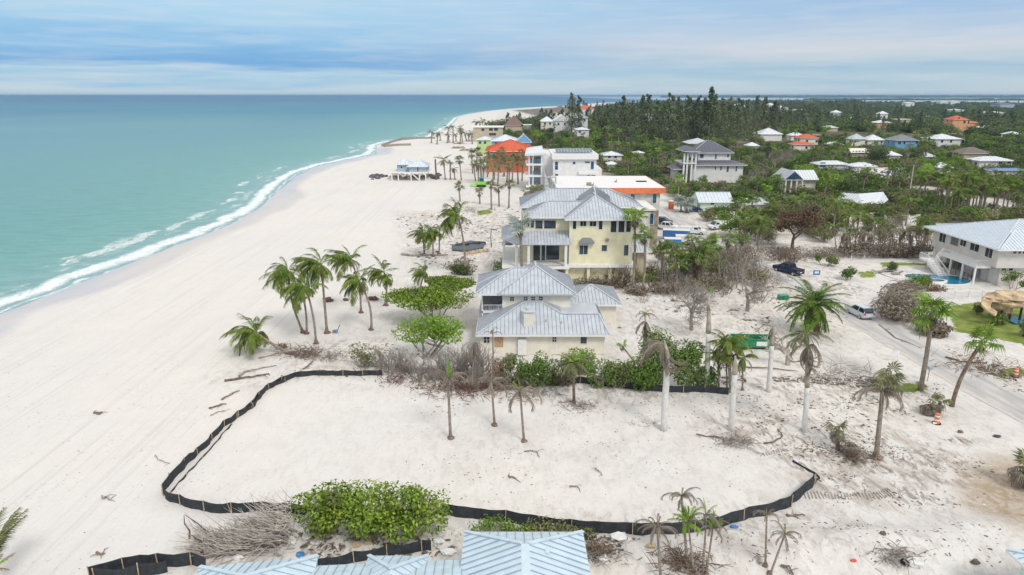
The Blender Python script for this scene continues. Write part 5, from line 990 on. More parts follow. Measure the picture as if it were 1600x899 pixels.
o = sheet('pool_terrace', tp, -.2, .12, 'concrete_pale', kind='structure')
pool = thing('swimming_pool', G(1465, 437), 'dark blue kidney shaped swimming pool with round spa', 'pool')
wpt = ccw(bez([G(a, b) for a, b in ((1413, 431), (1432, 429.5), (1462, 431), (1500, 434), (1516, 440), (1508, 445), (1480, 445.5), (1445, 441.5), (1422, 436))]))
sheet('coping', ccw([p + (p - G(1465, 437)).normalized() * .45 for p in wpt]), .10, .17, 'trim_white', parent=pool); sheet('water', wpt, .0, .19, 'pool_water', parent=pool)
spa = G(1459, 441, .2); mb = MB(); n = 20; rr = [(spa.x + 2.3 * math.cos(q * 6.283 / n), spa.y + 1.2 * math.sin(q * 6.283 / n)) for q in range(n)]; mb.prism(rr, .05, .55); mb.build('spa_wall', 'trim_white', pool); mb = MB(); mb.prism([(spa.x + (x - spa.x) * .8, spa.y + (y - spa.y) * .75) for x, y in rr], .5, .57); mb.build('spa_water', 'glass_tint', pool)
fe = thing('pool_fence', G(1500, 425), 'black wire pool fence around the poolside patio', 'fence')
P = resample([G(a, b) for a, b in ((1446, 420), (1470, 424), (1500, 433), (1517, 441), (1518, 428), (1490, 420))], 1.1)
for p in P: mb = MB(); mb.tube([p, p + Vector((0, 0, 1.2))], .04, 5); mb.build('post', 'rubber', fe)
mb = MB(); [mb.bar(P[i] + Vector((0, 0, 1.18)), P[i + 1] + Vector((0, 0, 1.18)), .04) for i in range(len(P) - 1)]; [mb.bar(P[i] + Vector((0, 0, .15)), P[i + 1] + Vector((0, 0, .15)), .04) for i in range(len(P) - 1)]; mb.build('rail', 'rubber', fe)
for i, (px, py) in enumerate(((1374, 427), (1389, 426), (1401, 430))):
    b = G(px, py); l = thing('sun_lounger', b, ('grey lounger beside the shrub heap at pool terrace', 'grey lounger in the middle of the pool terrace', 'grey lounger closest to the pool water')[i], 'lounger', 'loungers on the pool terrace')
    mb = MB(); mb.box(b.x - 1, b.x + .4, b.y - .35, b.y + .35, .35, .42); mb.build('seat', 'wood_weathered', l); mb = MB(); mb.hexa([(b.x + .4, b.y - .35, .36), (b.x + 1, b.y - .35, .7), (b.x + 1, b.y + .35, .7), (b.x + .4, b.y + .35, .36), (b.x + .4, b.y - .35, .42), (b.x + 1, b.y - .35, .77), (b.x + 1, b.y + .35, .77), (b.x + .4, b.y + .35, .42)]); mb.build('backrest', 'wood_weathered', l)
    for dx in (-.9, .3):
        for dy in (-.3, .27): mb = MB(); mb.box(b.x + dx, b.x + dx + .05, b.y + dy, b.y + dy + .05, .1, .35); mb.build('leg', 'rubber', l)
# rock water slide on the lawn at the right
b = G(1575, 500); r = random.Random(8); rk = thing('rock_water_slide', b, 'tan artificial rock water slide with curved chute above small pool', 'water slide')
Yr = b.y
for i, (px, py, rx, rz) in enumerate(((1562, 466, 2.9, .9), (1578, 462, 3.2, 1.0), (1592, 468, 3.0, .9), (1575, 472, 3.2, .8), (1605, 470, 3, 1), (1560, 478, 1.6, 1.2), (1570, 484, 1.4, 1.3))):
    q = AY(px, py, Yr); mb = MB(); mb.blob(q, (rx * .75, rx * .6, rz * .8), 0, 10, 7, .22, r); mb.build('boulder', 'rock_tan', rk)
for px in (1566, 1581, 1597): q = AY(px, 480, Yr - .5); mb = MB(); mb.tube([(q.x, q.y, 0), (q.x, q.y, q.z)], .16, 7); mb.build('post', 'rubber', rk)
ch = [AY(1568, 462, Yr + .5), AY(1552, 464, Yr), AY(1542, 470, Yr - .8), AY(1540, 478, Yr - 1.4), AY(1546, 486, Yr - 2), AY(1556, 492, Yr - 2.6)]
mb = MB(); rings = []
for i, p in enumerate(ch):
    d = (ch[min(i + 1, 5)] - ch[max(i - 1, 0)]).normalized(); s = d.cross(Vector((0, 0, 1))).normalized(); rings.append([p + s * a + Vector((0, 0, z)) for a, z in ((-.7, .35), (-.6, -.15), (0, -.3), (.6, -.15), (.7, .35), (.45, -.02), (0, -.12), (-.45, -.02))])
mb.loft(rings); mb.build('chute', 'rock_tan', rk, True)
sp_ = thing('small_pool', G(1590, 502), 'small teal pool at the foot of the rock slide', 'pool'); sheet('water', ccw([G(a, b) for a, b in ((1562, 497), (1600, 495), (1640, 498), (1640, 512), (1585, 506))]), -.1, .14, 'pool_water', parent=sp_)
# ================================================================ vehicles
def prof(mb, pts, y0, y1, m=0, top_in=0., ztop=None):
    """side profile (x,z) extruded across; vertices above ztop move inwards"""
    f = lambda y, z: (y + (top_in if y < 0 else -top_in) * ((z - ztop) / .6 if ztop is not None and z > ztop else 0))
    n = len(pts); i = len(mb.v); mb.v.extend([(x, f(y0, z), z) for x, z in pts] + [(x, f(y1, z), z) for x, z in pts])
    mb.f.append(tuple(i + q for q in range(n))); mb.f.append(tuple(i + n + q for q in reversed(range(n)))); mb.m += [m, m]
    for q in range(n): r_ = (q + 1) % n; mb.f.append((i + r_, i + q, i + n + q, i + n + r_)); mb.m.append(m)
def vehicle(name, label, px, py, head, kind, paint, cat, L=4.7, W=1.86, group=None):
    b = GG(px, py); b.z = max(b.z, gz(b.x, b.y)) + .05; root = bpy.data.objects.new(name, None); C.objects.link(root); root.location = b; root.rotation_euler = (0, 0, R(head)); tag(root, label, cat, group); ORG[root.name] = (0, 0, 0)
    h = L / 2; w_ = W / 2; mb = MB()
    if kind == 'suv':
        body = [(-h, .45), (-h + .1, .32), (h - .15, .32), (h, .5), (h - .02, .80), (h - .2, .98), (h - 1.15, 1.08), (-h + .25, 1.08), (-h, .98)]
        cab = [(h - 1.2, 1.075), (h - 1.95, 1.60), (h - 2.6, 1.68), (-h + .75, 1.66), (-h + .2, 1.30), (-h + .08, 1.075)]; roof = [(h - 1.98, 1.60), (h - 2.6, 1.69), (-h + .7, 1.67), (-h + .45, 1.58), (-h + .5, 1.63), (h - 2.5, 1.66)]
    elif kind == 'pickup':
        body = [(-h, .55), (-h + .05, .42), (h - .15, .42), (h, .6), (h - .02, 1.0), (h - .2, 1.12), (h - 1.3, 1.2), (-h, 1.2)]
        cab = [(h - 1.35, 1.195), (h - 2.0, 1.80), (h - 2.5, 1.88), (-h + 2.05, 1.88), (-h + 1.85, 1.195)]; roof = None
    elif kind == 'van':
        body = [(-h, .45), (-h + .05, .35), (h - .15, .35), (h, .5), (h - .03, .9), (h - .9, 1.15), (-h, 1.15)]; cab = [(h - .95, 1.145), (h - 1.6, 1.95), (-h + .1, 2.05), (-h, 1.145)]; roof = None
    elif kind == 'utility':
        body = [(-h, .5), (-h + .05, .4), (h - .15, .4), (h, .6), (h - .02, 1.0), (h - 1.2, 1.2), (-h, 1.2)]; cab = [(h - 1.25, 1.195), (h - 1.9, 1.85), (h - 3.0, 1.85), (h - 3.1, 1.195)]; roof = None
    prof(mb, body, -w_, w_)
    mb.build('body', paint, root)
    mb = MB(); prof(mb, cab, -w_ + .06, w_ - .06, 0, .2, 1.1); mb.build('cabin', 'glass_dark' if kind in ('suv', 'pickup') else paint, root)
    zt = max(z for x, z in cab); xs = [x for x, z in cab if z > zt - .12]
    mb = MB(); mb.box(min(xs) - .05, max(xs) + .02, -w_ + .26, w_ - .26, zt - .03, zt + .035); mb.build('roof_panel', paint, root)
    for s in (-1, 1):          # pillars, mirrors, lights
        for (x0, z0), (x1, z1) in ((cab[0], cab[1]), (cab[-1], cab[-2])): mb = MB(); mb.bar((x0, s * (w_ - .06), z0), (x1, s * (w_ - .23), z1), .09); mb.build('pillar', paint, root)
        if kind in ('suv', 'pickup'): xm = (cab[1][0] + cab[-2][0]) / 2; mb = MB(); mb.bar((xm, s * (w_ - .05), 1.08), (xm, s * (w_ - .22), zt - .02), .10); mb.build('pillar', paint, root)
        else:
            mb = MB(); mb.box(cab[1][0] - .75, cab[0][0] - .5, s * (w_ - .12) - .02, s * (w_ - .12) + .02, 1.22, 1.72); mb.build('side_window', 'glass_dark', root)
        mb = MB(); mb.box(cab[0][0] - .35, cab[0][0] - .2, s * (w_ + .02), s * (w_ + .18), 1.08, 1.22); mb.build('mirror', paint, root)
        mb = MB(); mb.box(-h - .015, -h + .06, s * (w_ - .32), s * (w_ - .02), .78, 1.02); mb.build('tail_light', 'light_red', root)
        mb = MB(); mb.box(h - .14, h - .005, s * (w_ - .42), s * (w_ - .04), .72, .88); mb.build('headlight', 'light_clear', root)
        for x in (-h + .95, h - .95):
            mb = MB(); n = 16; rad = .36 if kind == 'suv' else .42; mb.loft([[(x + rad * k_ * math.cos(q * 6.283 / n), s * y_, rad + rad * k_ * math.sin(q * 6.283 / n) - .05) for q in range(n)][::-s] for y_, k_ in ((w_ - .24, .95), (w_ - .20, 1), (w_ - .02, 1), (w_ + .015, .9))]); ty = mb.build('wheel', 'rubber', root)
            mb = MB(); mb.loft([[(x + .24 * k_ * math.cos(q * 6.283 / n), s * y_, rad + .24 * k_ * math.sin(q * 6.283 / n) - .05) for q in range(n)][::-s] for y_, k_ in ((w_, 1), (w_ + .022, 1), (w_ + .03, .3))]); rim = mb.build('rim', 'chrome', None); rim.parent = ty
    mb = MB(); mb.box(-h - .02, -h, -.28, .28, .62, .76); mb.build('licence_plate', 'plastic_white', root); mb = MB(); mb.box(-h - .03, -h + .1, -w_ + .05, w_ - .05, .36, .52); mb.build('bumper', 'rubber' if kind != 'suv' else 'chrome', root)
    if kind == 'van' or kind == 'utility': mb = MB(); mb.hexa([(cab[1][0] + .1, -w_ + .28, zt - .14), (cab[0][0] + .02, -w_ + .14, 1.24), (cab[0][0] + .02, w_ - .14, 1.24), (cab[1][0] + .1, w_ - .28, zt - .14), (cab[1][0] + .14, -w_ + .28, zt - .12), (cab[0][0] + .06, -w_ + .14, 1.26), (cab[0][0] + .06, w_ - .14, 1.26), (cab[1][0] + .14, w_ - .28, zt - .12)]); mb.build('windscreen', 'glass_dark', root)
    if kind == 'pickup': mb = MB(); mb.box(-h + .12, -h + 1.8, -w_ + .12, w_ - .12, 1.19, 1.215); mb.build('bed_cover', 'rubber', root)
    if kind == 'utility': mb = MB(); mb.box(-h, h - 3.15, -w_, w_, 1.0, 1.75); mb.build('tool_body', 'car_white', root)
    if kind == 'suv':
        mb = MB(); mb.box(-h + .3, h - 2.2, -w_ + .22, -w_ + .26, 1.69, 1.74); mb.box(-h + .3, h - 2.2, w_ - .26, w_ - .22, 1.69, 1.74); mb.build('roof_rail', 'chrome', root)
    return root
vehicle('suv', 'pale silver SUV driving away on the sandy beach road', 1342, 494, 98, 'suv', 'car_silver', 'car')
vehicle('pickup_truck', 'dark navy pickup truck parked by the road junction', 1231, 427, 118, 'pickup', 'car_navy', 'pickup truck', 5.7, 2.0)
vehicle('cargo_van', 'white van parked under the palms across the road', 1122, 358, -160, 'van', 'car_white', 'van', 5.4, 2.0)
vehicle('utility_truck', 'white utility truck beside the yellow house trailer', 1082, 366, -20, 'utility', 'car_white', 'truck', 6, 2.1)
vehicle('pickup_truck', 'white pickup truck near the block house corner', 1041, 359, -35, 'pickup', 'car_white', 'pickup truck', 5.7, 2.0)
vehicle('suv', 'dark car behind the white pickup at block house', 1036, 350, -30, 'suv', 'car_navy', 'car')
vehicle('suv', 'dark car half hidden near the silver palm bushes', 1083, 331, 0, 'suv', 'car_navy', 'car')
vehicle('camper_van', 'white camper parked among trees far behind pavilion', 1404, 278, 170, 'van', 'car_white', 'camper', 7, 2.4)
vehicle('camper_van', 'second white camper parked left of the first one', 1386, 275, 175, 'van', 'car_white', 'camper', 7, 2.4)
vehicle('cargo_van', 'white van in front of the fenced tarp yard', 1470, 341, 170, 'van', 'car_white', 'van', 5.4, 2.0)
vehicle('suv', 'grey car behind bare dead palm stems and date palm', 1076, 427, 175, 'suv', 'car_silver', 'car')
vehicle('suv', 'white car almost off the frame on the back road', 1590, 287, 150, 'suv', 'car_white', 'car')
# blue trailers / dumpster
def opentub(name, label, cat, px, py, rot, L, W, Hh, mat, rim=True, inner='rubber', lab=None):
    b = GG(px, py); root = bpy.data.objects.new(name, None); C.objects.link(root); root.location = b; root.rotation_euler = (0, 0, R(rot)); tag(root, label, cat); ORG[root.name] = (0, 0, 0)
    mb = MB(); t = .08; mb.box(-L / 2, L / 2, -W / 2, W / 2, .15, .25); mb.build('floor_plate', inner, root)
    for nm, (x0, x1, y0, y1) in (('side_panel', (-L / 2, L / 2, -W / 2, -W / 2 + t)), ('side_panel', (-L / 2, L / 2, W / 2 - t, W / 2)), ('end_panel', (-L / 2, -L / 2 + t, -W / 2 + t, W / 2 - t)), ('end_panel', (L / 2 - t, L / 2, -W / 2 + t, W / 2 - t))): mb = MB(); mb.box(x0, x1, y0, y1, .25, Hh); mb.build(nm, mat, root)
    n = int(L / .9)
    for i in range(n + 1): mb = MB(); x = -L / 2 + i * L / n; mb.box(x - .05, x + .05, -W / 2 - .09, -W / 2 - .003, .2, Hh); mb.build('rib', mat, root)
    if rim:
        for y in (-W / 2, W / 2): mb = MB(); mb.bar((-L / 2, y, Hh + .04), (L / 2, y, Hh + .04), .14, .09); mb.build('top_rail', mat, root)
    return root
d = opentub('dumpster', 'green roll-off dumpster with white sign behind the fan palm', 'dumpster', 1174, 542, -3, 5.2, 1.9, 1.35, 'green_metal')
q = MB(); q.box(-2.5, 2.5, -.86, .86, .26, 1.0); q.build('interior_shade', 'hole', d)  # near-black fill block: shade inside the tub put into its colour
q = MB(); q.box(.3, 1.7, -1.06, -1.045, .5, 1.1); s = q.build('sign', 'plastic_white', d)
r = random.Random(4)
for i in range(7): q = MB(); x = r.uniform(-1.9, 1.9); y = r.uniform(-.5, .5); q.bar((x, y, .9), (x + r.uniform(-.9, .9), y + r.uniform(-.4, .4), 1.5), .12, .05); o = q.build('scrap_board', ('wood_pale', 'plastic_white', 'wood_weathered')[i % 3], None); o.location = d.location; o.rotation_euler = d.rotation_euler; tag(o, 'pale scrap board sticking out of the green dumpster', 'board', 'boards in the green dumpster')
def trailer(label, px, py, rot, L, Hh, mat):
    b = GG(px, py); root = bpy.data.objects.new('box_trailer', None); C.objects.link(root); root.location = b; root.rotation_euler = (0, 0, R(rot)); tag(root, label, 'trailer', 'trailers beside the yellow house'); ORG[root.name] = (0, 0, 0)
    q = MB(); q.box(-L / 2, L / 2, -1.1, 1.1, .5, Hh); q.build('body', mat, root); q = MB(); q.box(-L / 2 - .02, L / 2 + .02, -1.13, 1.13, Hh, Hh + .08); q.build('roof', 'plastic_white', root)
    for x in (-.5, .5):
        for s in (-1, 1): q = MB(); n = 12; q.loft([[(x + .34 * math.cos(a * 6.283 / n), s * y, .34 + .34 * math.sin(a * 6.283 / n)) for a in range(n)][::-s] for y in (.95, 1.16)]); q.build('wheel', 'rubber', root)
    q = MB(); q.bar((L / 2, 0, .55), (L / 2 + 1.2, 0, .5), .12); q.build('hitch', 'rubber', root); q = MB(); q.box(-L / 2 - .04, -L / 2 - .003, -.9, .9, .6, Hh - .1); q.build('rear_door', mat, root)
trailer('long blue trailer parked by the block house', 1056, 374, -12, 6.0, 2.2, 'paint_blue'); trailer('short blue trailer in front of the long one', 1050, 386, -8, 3.6, 1.9, 'plastic_blue'); trailer('white topped trailer right of the blue ones', 1070, 383, -10, 4.2, 2.1, 'car_white'); trailer('teal boxy trailer partly hidden by the palms', 1040, 388, 0, 2.6, 1.6, 'teal')
# portable toilet
b = GG(1048, 327); root = thing('portable_toilet', b, 'red-orange portable toilet with white roof by road', 'portable toilet'); q = MB(); q.box(b.x - .65, b.x + .65, b.y - .65, b.y + .65, b.z, b.z + 2.3); q.build('cabin', 'paint_red', root); q = MB(); q.box(b.x - .72, b.x + .72, b.y - .72, b.y + .72, b.z + 2.3, b.z + 2.42); q.box(b.x - .5, b.x + .5, b.y - .5, b.y + .5, b.z + 2.42, b.z + 2.65); q.build('roof', 'plastic_white', root); q = MB(); q.box(b.x - .4, b.x + .4, b.y - .69, b.y - .652, b.z + .1, b.z + 2.1); q.build('door', 'paint_orange', root)
# green loader
b = GG(752, 292); root = thing('tracked_loader', b, 'lime and dark green machine with black tracks on the sand', 'loader')
for s in (-1, 1): q = MB(); q.box(b.x - 1.6, b.x + 1.6, b.y + s * 1.1 - .25, b.y + s * 1.1 + .25, b.z, b.z + .8); q.build('track', 'rubber', root)
q = MB(); q.box(b.x - 2.3, b.x + 2.2, b.y - .9, b.y + .9, b.z + .6, b.z + 1.8); q.build('hull', 'lime_plastic', root); q = MB(); q.box(b.x - .7, b.x + 1.0, b.y - .8, b.y + .8, b.z + 1.8, b.z + 3.4); q.build('cab', 'teal', root); q = MB(); q.box(b.x - .55, b.x + .85, b.y - .83, b.y - .803, b.z + 2.2, b.z + 3.1); q.build('cab_window', 'glass_dark', root); q = MB(); q.bar((b.x - 1, b.y, b.z + 1.6), (b.x - 3.3, b.y, b.z + .6), .25); q.box(b.x - 3.9, b.x - 3.1, b.y - 1, b.y + 1, b.z + .1, b.z + .9); q.build('bucket', 'lime_plastic', root)
# signs, mailbox, cones
def sign(label, px, py, mat, w_=.7, h_=.6, post=.8):
    b = GG(px, py); root = thing('yard_sign', b, label, 'sign')
    for s in (-1, 1): q = MB(); q.box(b.x + s * w_ * .4 - .025, b.x + s * w_ * .4 + .025, b.y - .02, b.y + .02, b.z - .1, b.z + post + h_); q.build('post', 'plastic_white', root)
    q = MB(); q.box(b.x - w_ / 2, b.x + w_ / 2, b.y - .06, b.y - .023, b.z + post, b.z + post + h_); q.build('panel', mat, root); q = MB(); q.box(b.x - w_ * .28, b.x + w_ * .28, b.y - .07, b.y - .062, b.z + post + h_ * .35, b.z + post + h_ * .75); q.build('print', 'plastic_white', root)
sign('small blue and white real estate sign by the road', 1275, 434, 'plastic_blue', 1.3, .9, .5)
sign('white site sign on two posts beside the road', 1397, 566, 'plastic_white', .9, .6, .9)
sign('small white sign on the debris strip right of road', 1543, 580, 'plastic_white', .5, .5, .9)
b = GG(1449, 596); root = thing('mailbox', b, 'blue-grey mailbox on thin post beside the tall palm', 'mailbox'); q = MB(); q.tube([b - Vector((0, 0, .1)), b + Vector((0, 0, 1.6))], .05, 6); q.build('post', 'wood_weathered', root); q = MB(); q.box(b.x - .18, b.x + .18, b.y - .3, b.y + .3, b.z + 1.5, b.z + 1.85); q.build('box', 'wall_slateblue', root)
def barrel(label, px, py):
    b = GG(px, py); root = thing('traffic_barrel', b, label, 'barrel'); q = MB(); n = 14
    for i, (z0, z1, r0, r1, m) in enumerate(((0, .08, .42, .42, 'rubber'), (.08, .38, .29, .27, 'paint_orange'), (.38, .52, .27, .26, 'plastic_white'), (.52, .78, .26, .24, 'paint_orange'), (.78, .92, .24, .23, 'plastic_white'), (.92, 1.1, .23, .21, 'paint_orange'))):
        q = MB(); q.loft([[(b.x + r_ * math.cos(a * 6.283 / n), b.y + r_ * math.sin(a * 6.283 / n), b.z + z) for a in range(n)] for z, r_ in ((z0, r0), (z1, r1))]); q.build(('base', 'band', 'stripe', 'band', 'stripe', 'band')[i], m, root)
barrel('orange traffic barrel by dry palm clump near the road', 1463, 662); barrel('orange traffic barrel on the debris strip at right', 1586, 589)
# beach chair
b = GG(524, 520); root = thing('beach_chair', b, 'blue and dark folding beach chair under the coconut palms', 'chair'); q = MB(); q.box(b.x - .35, b.x + .35, b.y - .3, b.y + .3, b.z + .3, b.z + .36); q.build('seat', 'plastic_blue', root); q = MB(); q.hexa([(b.x + .3, b.y - .3, b.z + .33), (b.x + .36, b.y - .3, b.z + .33), (b.x + .36, b.y + .3, b.z + .33), (b.x + .3, b.y + .3, b.z + .33), (b.x + .65, b.y - .3, b.z + 1.1), (b.x + .71, b.y - .3, b.z + 1.1), (b.x + .71, b.y + .3, b.z + 1.1), (b.x + .65, b.y + .3, b.z + 1.1)]); q.build('backrest', 'tarp_dark', root)
for dx in (-.32, .3):
    for dy in (-.28, .25): q = MB(); q.bar((b.x + dx, b.y + dy, b.z), (b.x - dx * .5, b.y + dy, b.z + .32), .04); q.build('leg', 'rubber', root)
# utility box behind, dark green
b = GG(1223, 468); root = thing('utility_box', b, 'dark green utility box by the gnarled bare tree', 'utility box'); q = MB(); q.box(b.x - .75, b.x + .75, b.y - .5, b.y + .5, b.z - .1, b.z + .75); q.build('cabinet', 'green_metal', root); q = MB(); q.box(b.x - .8, b.x + .8, b.y - .55, b.y + .55, b.z + .75, b.z + .83); q.build('lid', 'teal', root)
# street light by the bungalow and utility poles
for i, (px, pb, pt) in enumerate(((1099, 327, 301), (1421, 303, 258))):
    b = GG(px, pb); hh = ZY(b.y, pt); root = thing('street_pole', b, ('dark thin street pole in front of the grey bungalow', 'pale thin pole in the palms below bayside roofs')[i], 'pole'); q = MB(); q.tube([b, (b.x, b.y, hh)], .14, 7); q.build('shaft', 'tarp_dark' if i == 0 else 'concrete_pale', root); q = MB(); q.bar((b.x, b.y, hh - .1), (b.x - 1.2, b.y, hh), .12); q.build('arm', 'tarp_dark', root)
# torn pool / tarp wreck on the beach side of the yellow house
root = thing('wrecked_pool', G(735, 384), 'wrecked beach pool of pale blocks with torn dark tarp', 'pool wreck')
q = MB(); q.prism([(p.x, p.y) for p in ccw([G(a, b) for a, b in ((706, 385), (735, 378), (758, 380), (755, 389), (728, 394), (707, 392))])], -.1, .32); q.build('slab', 'tarp_dark', root)
q = MB(); r = random.Random(3)
for i in range(7): x = G(727 + i * 5.2, 397).x; y = G(0, 398 - i * .9).y; q = MB(); q.box(x, x + .6, y, y + .5, -.1, .55 + r.uniform(-.1, .1)); q.build('block', 'rock_tan', root)
for i in range(5): a = G(712 + i * 9, 386 - i, .15); q = MB(); q.hexa([a, a + Vector((1.6, .4, -.2)), a + Vector((1.5, 1.4, .1)), a + Vector((-.2, 1, .2)), a + Vector((0, 0, .1)), a + Vector((1.6, .4, .1 + .5 * (i % 2))), a + Vector((1.5, 1.4, .3)), a + Vector((-.2, 1, .45))]); q.build('torn_tarp', 'fabric_black', root)
root = thing('leaning_post', G(768, 385), 'bent weathered post standing on sand beside yellow house', 'post'); q = MB(); a = G(768, 387); q.tube([a, a + Vector((-.15, 0, 2.3)), a + Vector((0, 0, 4.2))], [.12, .1, .09], 6); q.build('shaft', 'bark_brown', root); q = MB(); t_ = a + Vector((0, 0, 4.1)); q.bar(t_, t_ + Vector((1.3, .1, -.25)), .14); q.build('arm', 'rubber', root)
o = MB(); a = G(785, 382, .2); o.hexa([a, a + Vector((2.4, 0, 0)), a + Vector((2.3, 1.6, 0)), a + Vector((.1, 1.6, 0)), a + Vector((0, 0, .4)), a + Vector((2.4, 0, .2)), a + Vector((2.3, 1.6, .8)), a + Vector((.1, 1.6, .5))]); tag(o.build('folded_tarp', 'tarp_dark'), 'dark folded tarp on sand left of the yellow house', 'tarp')
# ---------------------------------------------------------------- groin, rock row
r = random.Random(6)
root = thing('timber_groin', G(640, 220), 'weathered timber and rock groin enclosing sand at waterline', 'groin')
for line in ([(597, 229), (612, 223), (628, 218), (655, 217), (680, 217)], [(600, 230), (620, 228), (642, 227.5)]):
    P = resample([G(a, b) for a, b in line], 4)
    for i in range(len(P) - 1): q = MB(); q.bar(P[i] + Vector((0, 0, .5)), P[i + 1] + Vector((0, 0, .5)), 1.2, 1.7); q.build('beam', 'wood_weathered', root)
for i in range(70):
    t = r.random(); px = 575 + t * 112; py = 277 + r.uniform(-3.2, 3.0) + (1 if t < .3 else 0); b = G(px, py); k = r.uniform(.5, 1.25); q = MB(); q.blob(b + Vector((0, 0, k * .25)), (k * 1.1, k * .8, k * .7), 0, 6, 5, .25, r)
    o = q.build('boulder', 'rock_dark' if t < .28 or t > .85 else ('rock' if r.random() < .75 else 'rock_tan')); tag(o, 'dark boulder of the rock row under the beach hut' if t < .28 or t > .85 else 'brown boulder of the rock row below the beach hut', 'boulder', 'rocks around the stilt beach hut')
for i, (px, py, w_) in enumerate(((716, 232, 5), (728, 236, 3.5), (718, 225, 4))):
    b = G(px, py); q = MB(); q.blob(b, (w_, 2, 1.3), 0, 9, 6, .3, r); tag(q.build('rubble_mound', 'rock'), ('broad brown rubble mound below the row of palms', 'small dark rubble mound right of the broad one', 'rubble mound nearest to the row of palms')[i], 'rubble mound')
# ================================================================ driftwood, logs and litter
def log(label, pts, rad=.14, mat='bark_dark', cat='driftwood', rnd=None, twigs=3, seed=0):
    r = random.Random(seed); P = [GG(a, b) + Vector((0, 0, rad * .5)) for a, b in pts]; root = thing('driftwood', P[0], label, cat, 'driftwood and fallen limbs on the sand'); q = MB(); P2 = []
    for i in range(len(P) - 1):
        for k in range(3): t = k / 3; P2.append(P[i].lerp(P[i + 1], t) + Vector((r.uniform(-.08, .08), r.uniform(-.08, .08), r.uniform(0, .12))))
    P2.append(P[-1]); q.tube(P2, [rad * (1 - .6 * i / len(P2)) for i in range(len(P2))], 6); q.build('limb', mat, root)
    for i in range(twigs): a = P2[r.randrange(len(P2))]; q = MB(); d_ = Vector((r.uniform(-.8, .8), r.uniform(-.8, .8), r.uniform(0, .12))); q.tube([a, a + d_ * .6, a + d_ * 1.1 + Vector((.1, .1, -.2))], [rad * .4, rad * .3, rad * .1], 4); q.build('twig', mat, root)
LOGS = [('long dark limb on the beach left of the leaning palm', [(350, 597), (375, 593), (393, 591), (420, 585)], .16), ('curved dark limb above the long limb on beach', [(374, 590), (382, 583), (400, 578), (432, 572)], .14),
        ('twiggy dark stick beside the fence on the beach side', [(346, 626), (362, 617), (374, 611)], .1), ('short dark stick below the twiggy one by the fence', [(327, 639), (340, 636), (354, 632)], .1), ('thin twig scrap near the fence bend on beach', [(330, 650), (342, 644), (352, 643)], .06),
        ('fallen palm log left of the three small palms', [(628, 399), (645, 401), (668, 400), (700, 399)], .3), ('fallen grey trunk across the litter left of the hedge', [(617, 581), (640, 579), (665, 578), (690, 582)], .24), ('dark limb leaning toward the leaning palm root', [(405, 561), (420, 557), (436, 553)], .12),
        ('short pale stick pointing at the fence corner', [(474, 578), (483, 571), (490, 565)], .1), ('thin bent stick in the middle of the sandy lot', [(819, 706), (828, 705), (838, 708), (843, 715)], .06), ('small dark stick on the lot by the right side', [(930, 733), (936, 738), (941, 744)], .07),
        ('short dark stick on the lot near the lone trunk', [(890, 762), (898, 761), (905, 764)], .07), ('small dark scrap at the centre of the lot', [(795, 746), (803, 748), (806, 749)], .09), ('dark driftwood scrap on the lower beach', [(160, 780), (168, 778), (172, 782)], .1),
        ('dark driftwood scrap on the bottom of the beach', [(152, 866), (160, 868), (164, 866)], .1), ('dark driftwood scrap on the upper beach', [(146, 646), (155, 648), (160, 646)], .12), ('arched thin palm frond stem lying outside the fence', [(243, 712), (248, 719), (258, 724), (266, 724)], .05),
        ('long branch reaching left from the twig pile', [(1088, 681), (1110, 683), (1130, 687), (1160, 690)], .08), ('curved branch right of the grey twig pile', [(1195, 694), (1210, 692), (1222, 682), (1215, 671)], .09), ('dark limb below the damaged palm cluster', [(1300, 690), (1320, 700), (1345, 706)], .12),
        ('long dark branch on rubbly sand behind white palms', [(1160, 575), (1200, 577), (1240, 580)], .1), ('dark limb by the roadside litter at right', [(1478, 560), (1500, 566), (1530, 568)], .15), ('long dark limb beside the grey shrub heap', [(1372, 508), (1400, 530), (1440, 545)], .14),
        ('short dark stick in front of the lower sand ridge', [(1228, 808), (1245, 806), (1258, 806)], .1), ('forked dark stick near bottom on the sand ridge', [(1220, 886), (1232, 888), (1240, 899)], .1), ('dark upright stick by the two bent dead palms', [(1188, 884), (1187, 875), (1188, 871)], .1)]
for i, (l, p, rd) in enumerate(LOGS): log(l, p, rd, ('bark_dark', 'bark_grey', 'bark_brown')[i % 3] if i not in (5, 6) else 'bark_grey', seed=i, twigs=2 if rd < .1 else 4)
# scattered small litter: nobody could count it
rs = np.random.RandomState(9); V = []; Q = []
def scatter_litter(poly, n, s0, s1):
    P = np.array(pxpoly(poly)); lo = P.min(0); hi = P.max(0); c = 0
    while c < n:
        x, y = rs.uniform(lo, hi)
        if not inpoly(np.array([x]), np.array([y]), P)[0] or vn(np.array([x * .35]), np.array([y * .35]))[0] < .42: continue
        z = gz(x, y); a = rs.uniform(0, 6.28); L = rs.uniform(s0, s1) * (1.25 + .5 * (y > 90)); w_ = L * rs.uniform(.2, .7); hh = L * rs.uniform(.25, .6); ca, sa = math.cos(a), math.sin(a); i = len(V)
        for (u, v, h_) in ((-L, -w_, 0), (L, -w_ * .5, 0), (L * .8, w_, 0), (-L, w_ * .6, 0), (-L * .3, 0, hh), (L * .5, w_ * .2, hh * .7)): V.append((x + u * ca - v * sa, y + u * sa + v * ca, z + .0 + h_))
        Q.extend([(i, i + 1, i + 5, i + 4), (i + 2, i + 3, i + 4, i + 5)]); c += 1
